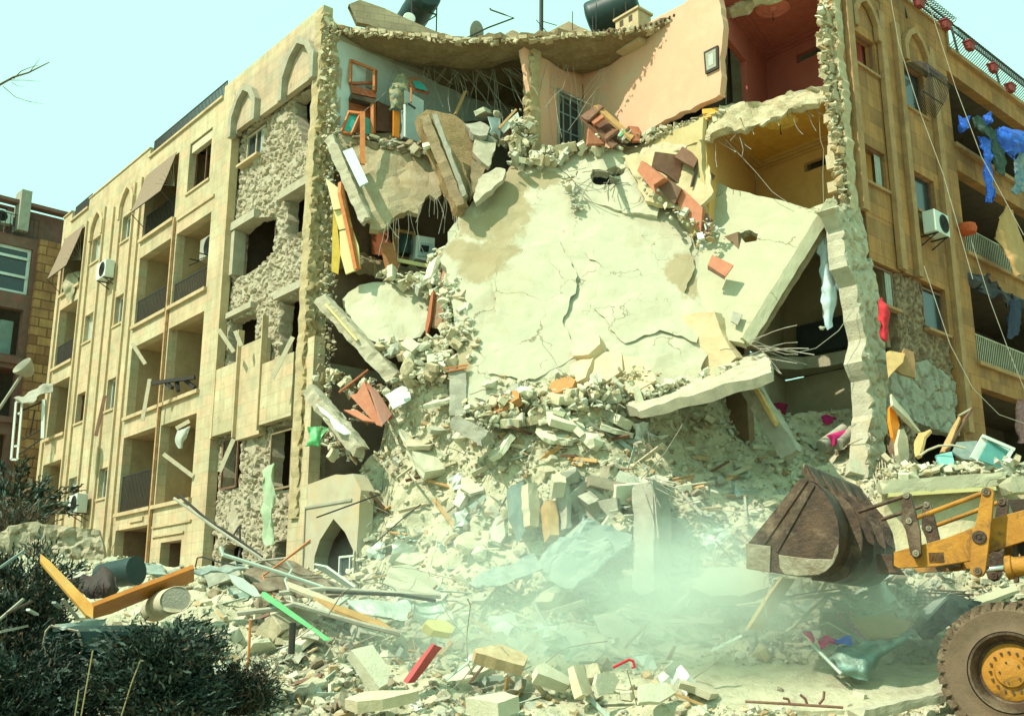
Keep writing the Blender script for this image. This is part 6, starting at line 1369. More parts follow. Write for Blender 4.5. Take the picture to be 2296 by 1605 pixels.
# wardrobe fallen on the slabs
wd = empty('wardrobe', at(*R1(300, 1000), 23.8), 'dark brown wardrobe doors fanned out on top of the holed slab', 'wardrobe')
for p in ([(180, 870), (425, 905), (385, 1070), (320, 1055), (230, 990), (160, 960)], [(290, 900), (335, 840), (430, 900), (400, 960)], [(430, 930), (525, 1010), (430, 1155), (390, 1130), (385, 1075)]): board('wardrobe_door', None, R1, p, (23.8, 24.0, 23.8), .05, m_brwood, parent=wd)
board('gap_shade_strip', None, R1, [(420, 915), (436, 925), (400, 1070), (385, 1070)], (23.75, 23.8, 23.7), .04, m_dark, parent=wd)  # dark strip paints the shade in the gap between the doors
rc_ = empty('red_cupboard', at(*R1(250, 1200), 23.6), 'long reddish cupboard carcass lying diagonally over the slabs', 'cupboard')
for p, m in (([(75, 980), (100, 920), (230, 1020), (170, 1060), (180, 1110)], mat('salmon_board', (.50, .20, .11), (.42, .15, .08), rough=.6, bump=.1)), ([(180, 1060), (235, 1015), (330, 1080), (290, 1170)], m_brwood), ([(300, 1150), (340, 1085), (450, 1190), (440, 1330), (390, 1290)], MATS['salmon_board'] if 'salmon_board' in MATS else m_wood), ([(440, 1190), (500, 1250), (480, 1350), (430, 1320)], m_brwood)):
    board('panel', None, R1, p, (23.7, 23.6, 23.5), .25, m, parent=rc_)
t = empty('wooden_tray', at(*R1(550, 1560), 22.9), 'small reddish wooden drawer lying on the holed slab', 'drawer'); board('panel', None, R1, [(480, 1520), (505, 1460), (628, 1520), (580, 1585)], (22.9, 22.95, 22.8), .06, MATS['salmon_board'], parent=t); board('rail', None, R1, [(480, 1520), (580, 1585), (578, 1600), (480, 1540)], (22.85, 22.8, 22.8), .05, m_brwood, parent=t)
board('grey_tile', 'small grey green tile lying low on the holed slab', R2, [(612, 465), (625, 408), (680, 425), (650, 485)], (22.6, 22.7, 22.6), .03, m_concg, 'tile')
# wooden frames left of the great slab
wf = empty('fallen_door', at(*M2(850, 800), 24.3), 'brown panelled door lying on end left of the great slab', 'door')
board('leaf', None, M2, [(810, 590), (850, 600), (880, 700), (935, 720), (910, 870), (800, 850), (770, 800)], (24.4, 24.3, 24.2), .06, m_brwood if 0 else mat('dusty_brown', (.36, .22, .12), (.24, .14, .08), rough=.7, bump=.3, dust=.5), parent=wf); board('panel', None, M2, [(800, 775), (900, 745), (905, 850), (805, 840)], (24.3, 24.25, 24.2), .03, MATS['dusty_brown'], parent=wf); board('stile', None, M2, [(795, 620), (812, 600), (790, 800), (760, 915), (755, 850)], (24.35, 24.3, 24.2), .06, m_wood, parent=wf)
board('rose_plank', 'dusty rose board standing in the crumbled masonry left of the great slab', M2, [(880, 430), (935, 390), (945, 560), (915, 570), (860, 540)], (24.6, 24.6, 24.4), .06, mat('rose_board', (.42, .22, .17), (.36, .18, .13), rough=.8, bump=.2), 'board')
rw = empty('red_board', at(*M2(400, 1500), 23.9), 'dusty red wooden boards wedged on the left slope of the heap', 'boards')
for p, m in (([(350, 1230), (380, 1220), (540, 1440), (520, 1470)], m_wood), ([(250, 1300), (300, 1290), (350, 1200), (360, 1240), (470, 1510), (430, 1500)], MATS['salmon_board']), ([(380, 1230), (440, 1280), (535, 1430), (470, 1500)], MATS['rose_board']), ([(210, 1400), (300, 1400), (420, 1480), (340, 1470)], MATS['salmon_board'])): board('board', None, M2, p, (24.0, 24.0, 23.8), .05, m, parent=rw)
pipe('thin_pole', 'thin brown pole leaning at the left slope', M2, [(180, 1285, 24.1), (375, 1135, 24.3)], .03, m_wood, 'pole')
board('white_sheet', 'crumpled pale cyan sheet lying beside the sloping beam', M2, [(490, 1310), (600, 1240), (650, 1250), (660, 1330), (540, 1400)], (23.7, 23.8, 23.6), .02, m_white, 'sheet', rough=.08, h=.12, jag=.03)
for i, (a, b) in enumerate((((885, 1125), (1040, 1100)), ((900, 1145), (1035, 1120)))): strut('tan_lath', ('upper', 'lower')[i]+' tan lath on top of the column stub', M2, (*a, 23.0), (*b, 23.0), .05, .03, m_orwood)
cloth('hanging_curtain', 'long pale striped curtain hanging from the corner of the holed slab', R2, [[(1130, -60, 22.9), (1165, -60, 22.9), (1200, -50, 22.95)], [(1120, 100, 22.9), (1160, 110, 22.8), (1205, 100, 22.95)], [(1128, 250, 22.9), (1170, 260, 22.78), (1222, 260, 22.95)], [(1135, 400, 22.9), (1175, 410, 22.8), (1210, 400, 22.9)], [(1160, 505, 22.9), (1175, 520, 22.85), (1190, 505, 22.9)]], mat('striped_curtain', (.50, .60, .60), (.32, .45, .52), scale=5, bump=.3, stain=(.5, .42, .2), stain_amt=.5, stain_scale=4), 'curtain', rough=.09)
chunk(0, 0, .24, 'rock', 0, p=at(*R2(1135, 500), 22.85))
cloth('red_garment', 'red garment caught on the torn column of the right wing', R2, [[(1465, 340, 22.7), (1475, 350, 22.7), (1490, 380, 22.7)], [(1462, 400, 22.65), (1490, 410, 22.6), (1522, 420, 22.7)], [(1468, 480, 22.65), (1490, 490, 22.6), (1520, 480, 22.7)], [(1485, 575, 22.7), (1497, 580, 22.65), (1508, 570, 22.7)]], m_red, 'garment', rough=.08)
bt = empty('blue_tarpaulin', PR.pt(8, 13.5, .4), 'torn blue tarpaulin hanging over the top balcony of the right wing', 'tarpaulin')
RU = zoom(2200, 0, 360/1204/1.115)
for i, rows in enumerate(([[(650, 970, 26.0), (700, 975, 26.0), (760, 990, 26.1)], [(660, 1040, 25.95), (700, 1060, 25.9), (740, 1040, 26)], [(680, 1100, 26.0), (700, 1110, 26.0), (715, 1090, 26)]],
    [[(960, 1100, 26.6), (1060, 1060, 26.8), (1300, 1130, 27.6)], [(960, 1130, 26.5), (1100, 1150, 26.6), (1300, 1200, 27.4)], [(980, 1200, 26.6), (1080, 1260, 26.7), (1150, 1280, 27.0)], [(1040, 1260, 26.6), (1100, 1320, 26.7), (1140, 1340, 26.9)]],
    [[(880, 1160, 26.3), (900, 1150, 26.3), (930, 1170, 26.4)], [(870, 1300, 26.2), (900, 1310, 26.2), (930, 1290, 26.3)], [(880, 1500, 26.2), (910, 1500, 26.2), (940, 1500, 26.3)], [(890, 1690, 26.2), (915, 1690, 26.2), (935, 1690, 26.3)]],
    [[(820, 1150, 26.3), (850, 1160, 26.2), (880, 1150, 26.3)], [(830, 1220, 26.3), (860, 1260, 26.2), (890, 1240, 26.3)]],
    [[(860, 1000, 26.4), (900, 960, 26.4), (930, 970, 26.5)], [(850, 1040, 26.3), (890, 1050, 26.3), (930, 1030, 26.4)]])):
    cloth('sheet', None, RU, rows, m_blue, parent=bt, rough=.14, seed=i)
for i, rows in enumerate(([[(760, 990, 26.2), (830, 975, 26.2), (900, 1040, 26.4)], [(790, 1060, 26.1), (850, 1080, 26.0), (940, 1110, 26.4)], [(820, 1120, 26.2), (900, 1140, 26.2), (960, 1180, 26.4)]], [[(900, 1120, 26.5), (950, 1100, 26.5), (1000, 1190, 26.7)], [(930, 1250, 26.4), (970, 1260, 26.4), (1040, 1280, 26.6)], [(960, 1420, 26.4), (1000, 1440, 26.4), (1060, 1470, 26.6)]])):
    cloth('netting', None, RU, rows, mat('dark_netting', (.06, .10, .08), (.02, .04, .035), scale=9, bump=.3), parent=bt, rough=.14, seed=i+9)
cloth('hanging_curtain', 'mottled blue and cream curtain hanging at the right edge of the photo', RU, [[(1150, 1150, 27.2), (1220, 1160, 27.3), (1300, 1180, 27.6)], [(1140, 1300, 27.1), (1210, 1320, 27.2), (1300, 1300, 27.5)], [(1130, 1460, 27.1), (1200, 1470, 27.2), (1300, 1440, 27.4)], [(1120, 1640, 27.1), (1160, 1620, 27.2), (1200, 1600, 27.3)]], mat('mottled_cloth', (.30, .33, .24), (.04, .16, .32), scale=10, bump=.3), 'curtain', rough=.12)
R6 = zoom(2100, 480, 460/1191/1.115)
cloth('tan_awning', 'tan awning cloth hanging loose over the third balcony of the right wing', R6, [[(1075, 100, 26.6), (1085, 110, 26.7), (1100, 120, 26.9)], [(1000, 285, 26.5), (1080, 290, 26.6), (1180, 300, 27.2)], [(1080, 400, 26.4), (1130, 410, 26.5), (1200, 420, 27.2)], [(1130, 540, 26.4), (1160, 540, 26.5), (1210, 550, 27.2)]], mat('tan_cloth', (.48, .29, .12), (.38, .22, .09), scale=4, bump=.2), 'awning', rough=.08)
cloth('rag', 'dark shredded cloth hanging under the second balcony of the right wing', R6, [[(830, 550, 26.5), (950, 570, 26.9), (1080, 660, 27.5), (1200, 690, 28)], [(850, 590, 26.4), (950, 640, 26.8), (1080, 700, 27.4), (1200, 760, 28)]], mat('dark_cloth', (.05, .055, .07), (.1, .1, .1), scale=12, bump=.3), 'cloth', rough=.2, jag=.15, sub=9)
cloth('rag', 'long navy cloth hanging in the lowest visible balcony of the right wing', R6, [[(1100, 690, 27.3), (1140, 700, 27.4), (1185, 710, 27.6)], [(1090, 830, 27.3), (1130, 830, 27.4), (1175, 830, 27.6)], [(1085, 935, 27.3), (1130, 940, 27.4), (1160, 935, 27.5)]], mat('navy_cloth', (.02, .035, .08), (.04, .05, .07), scale=6, bump=.2), 'cloth')
cloth('checked_cloth', 'dark red checked cloth hanging at the lower right balcony', R6, [[(1140, 1340, 26.6), (1200, 1350, 26.8)], [(1150, 1480, 26.6), (1210, 1480, 26.8)], [(1150, 1620, 26.6), (1210, 1620, 26.8)]], mat('checked', (.20, .05, .06), (.33, .22, .22), scale=14, bump=.1), 'cloth')
t = tag(empty('red_bundle', PR.pt(5.8, 11.6, -.2)), 'orange red bundle on the balcony rail beside the white air conditioner', 'bundle'); mb = MB(); mb.lathe(at(*R6(820, 240), 26.3), (0, 0, 1), [(-.15, .05), (-.12, .22), (.0, .26), (.12, .22), (.18, .05), (.2, 0)], 14); mb.build('cloth', mat('orange_red', (.6, .12, .03), (.35, .06, .03), scale=12, bump=.3), t, smooth=60)
# boards at the ragged column, planks, box with teal glass
for i, (f, p, Y, m, lb) in enumerate(((R2, [(1508, 640), (1535, 630), (1610, 650), (1600, 700), (1520, 780)], 22.7, MATS['ochre_brick'], 'tan stone slab propped open on the torn column'), (R2, [(1610, 620), (1665, 640), (1675, 790), (1590, 770), (1555, 745)], 22.9, MATS['cladding_brown_shaded'], 'brown stone slab hanging beside the tan one'),
    (RR, [(395, 380), (430, 330), (470, 360), (530, 600), (480, 830), (440, 760), (400, 560)], 21.9, MATS['bright_orange'], 'tall splintered orange plank right of the ragged column'), (RR, [(540, 660), (600, 650), (640, 760), (660, 1000), (610, 1200), (500, 1000), (490, 860)], 21.6, m_board, 'tall pale splintered board right of the orange plank'),
    (RR, [(720, 870), (780, 700), (860, 690), (930, 655), (940, 680), (860, 760), (800, 1000), (740, 1030)], 21.6, MATS['ochre_brick'], 'curled ochre board standing on the rubble wall top'), (RR, [(1100, 900), (1310, 480), (1340, 490), (1190, 900), (1110, 990), (1060, 985)], 21.9, m_tan, 'leaning tan plank left of the narrow brown lath'),
    (RR, [(430, 180), (520, 300), (660, 480), (810, 700), (780, 690), (600, 500), (450, 330)], 22.2, m_board, 'long pale splinter slanting down from the torn column'))):
    if f is R2 and 'brown' in lb: m = m_rib_r
    board('broken_board', lb, f, p, (Y, Y+.1, Y-.1), .06, m, 'board', rough=.03, h=.15, jag=.015)
strut('brown_lath', 'narrow brown lath leaning up to the right beside the tan plank', RR, (1150, 950, 21.8), (1495, 380, 22.2), .07, .05, m_brwood); strut('pale_lath', 'short pale lath joined to the top of the brown lath', RR, (1320, 475, 22.1), (1490, 380, 22.2), .05, .03, m_board)
tb = empty('glass_case', at(*RR(1750, 1150), 21.0), 'tilted white case with a large teal glass front on the wall top', 'glass case')
board('side', None, RR, [(1480, 1030), (1635, 745), (1725, 790), (1570, 1075)], (21.0, 21.0, 21.0), .06, m_white, parent=tb); board('glass', None, RR, [(1725, 800), (2010, 950), (1880, 1170), (1590, 1060)], (21.0, 21.1, 20.9), .04, mat('teal_glass', (.06, .22, .20), (.10, .32, .28), scale=3, rough=.12, spec=.7, bump=0), parent=tb)
for a, b in (((1635, 745), (2065, 930)), ((1570, 1070), (1860, 1180)), ((2030, 940), (1900, 1170))): strut('edge', None, RR, (*a, 20.97), (*b, 20.97), .06, .06, m_white, parent=tb)
board('case_side', None, RR, [(1640, 750), (2060, 930), (2010, 950), (1725, 795)], (21.3, 21.3, 21.1), .05, m_white, parent=tb)
board('glazed_sheet', 'grey green glass panel lying behind the tilted case', RR, [(1290, 830), (1570, 810), (1560, 900), (1500, 1070), (1380, 1060), (1230, 960)], (21.6, 21.6, 21.3), .03, m_sheet, 'glass panel', rough=.02)
board('cyan_tin', 'bent bright cyan tin sheet on the rubble wall top', RR, [(1010, 1010), (1230, 945), (1260, 1080), (1250, 1130), (1060, 1140)], (21.1, 21.2, 21.0), .04, mat('cyan_tin', (.30, .62, .56), (.22, .5, .46), rough=.3, metal=.3, bump=.1), 'tin sheet', rough=.05, h=.15)
pipe('pale_hose', 'pale curved hose lying over the wall top', RR, [(800, 1010, 21.0), (900, 940, 21.0), (1050, 880, 21.0), (1230, 870, 21.0), (1410, 910, 21.0)], .022, m_board, 'hose')
for i in range(7):
    x = 760+i*170; board('white_offcut', 'white plank offcut on the rubble wall top', RR, [(x, 1150+((i*37) % 60)), (x+110, 1110+((i*53) % 90)), (x+140, 1160+((i*29) % 80)), (x+40, 1220)], (20.95, 20.95, 20.9), .07, m_board if i % 2 else RUB[0], 'offcut', group='white plank offcuts on the rubble wall top')
ws = slab('masonry_wall', 'pale stone wall with ragged joints behind the loader arm', dd(LA, (860, 340), (2400, 330), (2400, 1420), (700, 1420), (700, 1100), (860, 900)), [(*LA(900, 400), 20.9), (*LA(2300, 400), 20.9), (*LA(900, 1400), 20.6)], .4, mat('pale_masonry', (.58, .52, .33), (.48, .42, .26), scale=3, bump=.6, bscale=14, stain=(.4, .3, .16), stain_amt=.4), 'stone wall', h=.11, jag=.04, rough=.06)
beam('ledge_slab', 'long pale slab edge on top of the stone wall behind the loader arm', (*LA(830, 290), 20.75), (*LA(2080, 200), 20.75), .4, .26, m_slab2, 'slab', rough=.015)
strut('ledge_board', 'thin tan plank under the long pale slab edge', LA, (900, 360, 20.6), (2000, 290, 20.6), .1, .07, m_yellow)
beam('ledge_slab', 'pale slab end at the right edge of the photo above the loader', (*LA(2090, 270), 20.4), (*LA(2700, 230), 20.4), .5, .3, m_slab2, 'slab', rough=.02)
# red, maroon things on the ledge behind the loader
for i, (x0, y0, x1, y1) in enumerate(((1130, 1180, 1260, 1085), (1225, 1175, 1310, 1095), (1180, 1150, 1290, 1110))):
    pipe('roll', ('left', 'right', 'crimson middle')[i]+' rolled mat lying on the ledge behind the bucket', R2, [(x0, y0, 23.2), (x1, y1, 23.6)], .13, (m_concg, m_concg, m_pinkc)[i], 'rolled mat', n=14)
for i, (x, y) in enumerate(((1170, 1030), (900, 970))): cloth('crimson_cloth', ('crimson cloth on the rubble line below the beige wall', 'dark crimson cloth beside the leaning column')[i], R2, [[(x-40, y-15, 24.5), (x, y-10, 24.5), (x+35, y-5, 24.5)], [(x-35, y+10, 24.3), (x, y+18, 24.2), (x+30, y+15, 24.3)]], m_pinkc if i == 0 else mat('dark_crimson', (.22, .01, .05), rough=.8), rough=.1, sub=5)
cloth('green_netting', 'tangle of bright green cloth and dark debris at the torn corner near the lowest beam', M2, [[(-10, 1540, 24.3), (30, 1520, 24.2), (70, 1530, 24.3)], [(0, 1600, 24.2), (35, 1590, 24.1), (60, 1600, 24.2)], [(10, 1640, 24.2), (40, 1650, 24.15), (60, 1640, 24.2)]], MATS['green_paint'], rough=.12, jag=.1)
# ================================================================ foreground wreckage
# orange L shaped frame
lf = empty('bent_steel_angle', at(*BL(840, 740), 15.2), 'orange steel frame of two long boards meeting in a corner above the shrubs', 'steel frame')
m_of = mat('worn_orange', (.62, .36, .09), (.50, .22, .04), scale=3, rough=.55, bump=.1, stain=(.45, .38, .2), stain_amt=.6, stain_scale=2.5)
board('arm', None, BL, [(362, 155), (440, 215), (835, 620), (830, 738), (770, 700), (400, 270), (358, 215)], (15.2, 15.1, 15.0), .06, m_of, parent=lf)
board('arm', None, BL, [(840, 625), (1735, 285), (1735, 405), (1400, 525), (1000, 690), (840, 735)], (15.0, 15.9, 15.5), .06, mat('deep_orange', (.50, .20, .025), (.40, .13, .02), scale=3, rough=.5, bump=.1, stain=(.35, .25, .12), stain_amt=.6, stain_scale=2.5), parent=lf)
# cylinder with open end, dark drum, black tank
dr_ = empty('metal_drum', at(*BL(1500, 650), 16.0), 'dented pale cylinder lying on its side with its grey round end towards the camera', 'drum')
c1 = at(*BL(1575, 565), 15.0); c0_ = at(*BL(1370, 640), 16.1); mb = MB(); ax = (c1-c0_); L = ax.length
r0 = .21
mb.lathe(c0_, ax, [(0, 0), (.02, r0*.9)]+[(L*k/8, r0*(1+.03*((k % 2)*2-1))) for k in range(1, 8)]+[(L, r0), (L+.01, r0*.97), (L-.02, r0*.92)], 28, ref=(1, 0, .3)); db = mb.build('shell', m_board, dr_, smooth=40)
for v in db.data.vertices:
    v.co += noise.noise_vector(v.co*3)*.035
mb = MB(); mb.lathe(c0_, ax, [(L-.03, 0), (L-.02, r0*.94), (L-.012, r0*.94)][::1], 28, ref=(1, 0, .3)); mb.build('end', m_concg, dr_)
t = empty('dark_drum', at(*BL(900, 560), 16.8), 'dark rusty half drum behind the corner of the orange frame', 'drum')
cloth('shell', None, BL, [[(640, 400, 17.3), (780, 360, 17.1), (930, 290, 17.0), (1000, 330, 17.0)], [(690, 480, 17.0), (800, 470, 16.8), (960, 420, 16.6), (1030, 450, 16.7)], [(760, 560, 16.9), (830, 560, 16.7), (950, 570, 16.6), (1040, 540, 16.7)]], mat('dark_rust', (.06, .04, .03), (.03, .02, .018), rough=.6, bump=.4), parent=t, rough=.04, th=.03)
t = empty('dark_drum', at(*BL(1070, 380), 18.5), 'black dented drum left of the grey green sheets', 'drum'); mb = MB(); mb.lathe(at(*BL(1070, 330), 18.3), (.9, -.4, .1), [(-.4, 0), (-.4, .2), (.35, .24), (.36, 0)], 20); mb.build('shell', m_tank, t, smooth=40)
bt_ = empty('black_tank', at(*BL(600, 1000), 14.6), 'black open ended tank lying in the shrubs below the orange frame', 'tank')
c1 = at(*BL(560, 960), 14.5); mb = MB(); ax = Vector((.85, .5, -.12)).normalized()
P_ = [BL(455, 800), BL(700, 850), BL(740, 1020), BL(640, 1130), BL(440, 1110), BL(385, 980), BL(410, 850)]; ring = [at(*p, 14.3+.001*i) for i, p in enumerate(P_)]
rb_ = [p+Vector((.95, .8, .02)) for p in ring]; mb.raw(ring+rb_, [(i, (i+1) % 7, (i+1) % 7+7, i+7) for i in range(7)]+[tuple(range(13, 6, -1))]); mb.build('shell', m_tank, bt_)
mb = MB(); 
for i in range(7): mb.tube([ring[i], ring[(i+1) % 7]], .018, 6)
mb.build('rim', m_steel, bt_)
cloth('lid', None, BL, [[(450, 790, 14.3), (700, 750, 14.6), (960, 735, 15.2)], [(560, 830, 14.2), (720, 860, 14.5), (900, 850, 15.0)]], m_sheet, parent=bt_, rough=.02, th=.02)
# sheets in the middle left
for i, (rows, m, lb) in enumerate((
 ([[(975, 215, 19.5), (1100, 200, 19.6), (1300, 235, 19.7), (1490, 285, 19.5)], [(1010, 260, 19.1), (1120, 280, 19.2), (1300, 300, 19.3), (1480, 310, 19.2)], [(1140, 380, 18.9), (1200, 350, 19), (1330, 335, 19.1), (1500, 340, 19.1)]], m_sheet, 'crumpled grey green sheet at the foot of the left wing'),
 ([[(1480, 300, 19.5), (1750, 290, 19.6), (2000, 275, 19.6), (2200, 260, 19.4)], [(1480, 345, 19.2), (1750, 330, 19.3), (2000, 320, 19.4), (2200, 290, 19.2)]], m_sheet, 'long flat grey green sheet running right from the crumpled one'))):
    cloth('metal_sheet', lb, BL, rows, m, 'metal sheet', rough=.06, seed=i)
cloth('dark_board', 'large dark brown board arching behind the long pipes', MD, [[(740, 740, 19.8), (1000, 690, 20), (1200, 690, 20.1), (1450, 790, 20.0), (1720, 930, 19.8)], [(780, 850, 19.4), (1000, 860, 19.5), (1200, 880, 19.6), (1450, 960, 19.6), (1720, 990, 19.5)], [(900, 980, 19.2), (1050, 990, 19.2), (1250, 1000, 19.3), (1450, 1040, 19.3), (1650, 1050, 19.3)]], mat('dark_ply', (.14, .095, .06), (.10, .065, .04), scale=4, rough=.8, bump=.1, dust=.3), 'board', rough=.03, th=.03)
cloth('metal_sheet', 'torn pale metal sheet with ragged lower edge at the end of the long pipes', M4, [[(20, 885, 18.6), (150, 875, 18.7), (340, 890, 18.7), (420, 920, 18.6)], [(90, 950, 18.4), (180, 960, 18.3), (320, 960, 18.4), (410, 960, 18.4)], [(160, 985, 18.3), (240, 990, 18.3), (320, 990, 18.3), (400, 1000, 18.3)]], m_sheet if 0 else mat('pale_metal', (.42, .50, .43), (.34, .42, .36), rough=.5, metal=.2, bump=.15, dust=.3), 'metal sheet', rough=.05)
cloth('metal_sheet', 'second pale metal sheet beyond the ragged one', M4, [[(410, 890, 19.1), (520, 880, 19.2), (640, 890, 19.2)], [(430, 960, 18.9), (520, 1000, 18.9), (620, 960, 19.0)]], MATS['pale_metal'], 'metal sheet', rough=.05)
cloth('metal_sheet', 'big twisted blue green sheet rising to a point in the dust before the grey column', M4, [[(1190, 640, 20.4), (1330, 520, 20.5), (1470, 390, 20.6), (1525, 355, 20.6)], [(1230, 700, 20.1), (1380, 560, 20.1), (1480, 470, 20.2), (1530, 370, 20.4)], [(1300, 760, 19.9), (1480, 700, 20.0), (1650, 560, 20.2), (1800, 450, 20.5)], [(1350, 800, 19.7), (1500, 770, 19.8), (1660, 640, 20.1), (1810, 490, 20.4)]], m_sheet, 'metal sheet', rough=.16)
cloth('metal_sheet', 'grey green sheet sloping left in the dust', M4, [[(800, 760, 20.2), (950, 690, 20.3), (1190, 590, 20.4)], [(900, 800, 19.9), (1050, 760, 19.9), (1250, 700, 20.0)]], m_sheet, 'metal sheet', rough=.1)
gb = board('green_board', 'long bright green painted board lying diagonally over the blocks', MD, [(930, 985), (960, 985), (1520, 1390), (1620, 1465), (1540, 1465), (1500, 1420), (1200, 1220), (920, 1030)], (17.9, 17.6, 17.6), .05, m_green, 'board'); gb['label'] = 'long bright green painted board lying diagonally over the blocks'
board('pale_board', 'pale grey pointed metal plate at the upper end of the green board', MD, [(595, 805), (740, 850), (880, 960), (915, 1030), (850, 1030), (700, 950), (640, 890)], (18.2, 18.1, 18.0), .03, MATS['pale_metal'], 'metal plate', rough=.02)
for i, (pts, r, m, lb) in enumerate((
 ([(60, 60, 21), (450, 340, 20.5), (900, 640, 20), (1040, 750, 19.9)], .03, m_concg, 'lower of the two long poles leaning up over the left wing'), ([(110, 30, 21), (420, 300, 20.6), (640, 430, 20.4), (930, 640, 20)], .03, m_iron, 'upper of the two long poles leaning up over the left wing'),
 ([(1100, 1000, 18.8), (1540, 955, 18.9), (2296, 1005, 19.0), (2700, 1030, 19.1)], .045, m_concg, 'upper long grey pipe lying across the left heap'), ([(1560, 985, 18.7), (2296, 1015, 18.8), (2650, 1075, 18.9)], .03, m_iron, 'thin dark pipe just below the upper long grey pipe'),
 ([(550, 620, 18.8), (1090, 790, 18.9), (1530, 940, 19), (1520, 990, 18.9)], .035, MATS['pale_metal'], 'long pale pipe crossing the dark board'), ([(550, 630, 18.9), (520, 540, 18.95)], .03, MATS['pale_metal'], 'short pale rod at the head of the long pale pipe'),
 ([(690, 1200, 18.0), (1100, 1150, 18.0), (1250, 1110, 18.1), (1900, 1300, 18.0), (2296, 1400, 18)], .045, m_concg, 'grey green rail bent over the blocks below the dark board'), ([(1410, 470, 19.6), (1170, 660, 19.6), (935, 830, 19.5), (1050, 1050, 19.2)], .02, m_orwood, 'thin orange conduit bent in an elbow before the dark board'),
 ([(1410, 490, 19.7), (1180, 650, 19.7), (900, 680, 20), (720, 770, 20)], .022, m_concg, 'grey bent tube reaching up to the right of the poles'), ([(1165, 680, 19.4), (1230, 760, 19.4), (1160, 870, 19.3), (1240, 1100, 19)], .022, MATS['pale_metal'], 'kinked pale rod hanging in front of the dark board'),
 ([(710, 330, 20.4), (715, 560, 20.4), (690, 700, 20.2)], .022, m_iron, 'upright thin rod crossing the two long poles'), ([(700, 340, 20.4), (640, 440, 20.4), (590, 470, 20.5)], .018, m_iron, 'short bent rod at the top of the upright rod'),
 ([(270, 740, 20.5), (290, 650, 20.5), (340, 640, 20.5), (500, 690, 20.3), (660, 720, 20)], .016, m_iron, 'curved thin rod at the foot of the bare masonry'),
 ([(1470, 250, 22.2), (1800, 130, 22.6), (2100, 20, 23)], .016, m_iron, 'straight dark cable running up right of the arched door'), ([(2020, 530, 21.5), (2300, 280, 22), (2500, 120, 22.4)], .014, m_iron, 'thin dark cable on the pale slope right of the arched door'))):
    pipe('long_pipe' if r > .028 else 'thin_rod', lb, MD, pts, r, m, 'pipe' if r > .028 else 'rod', n=6)
board('pale_plank', 'pale plank lying below the elbow of the orange conduit', MD, [(1180, 880), (1240, 900), (1680, 1070), (1640, 1110), (1500, 1060), (1200, 940)], (18.9, 18.7, 18.6), .05, m_board, 'plank')
board('tan_plank', 'rusty tan plank running down right under the ragged metal sheet', MD, [(1450, 1030), (1700, 1120), (2100, 1260), (2250, 1370), (2050, 1310), (1650, 1160)], (18.5, 18.3, 18.0), .05, m_tan, 'plank')
board('white_plank', 'pale plank crossing the long grey pipe from upper left', MD, [(1440, 715), (1560, 740), (1840, 940), (1800, 960), (1500, 770)], (19.6, 19.3, 19.2), .04, MATS['pale_metal'], 'plank'); board('white_plank', 'pale plank slanting down left from the long grey pipe', MD, [(1800, 1000), (1840, 1000), (1640, 1150), (1600, 1150)], (18.8, 18.8, 18.5), .04, MATS['pale_metal'], 'plank')
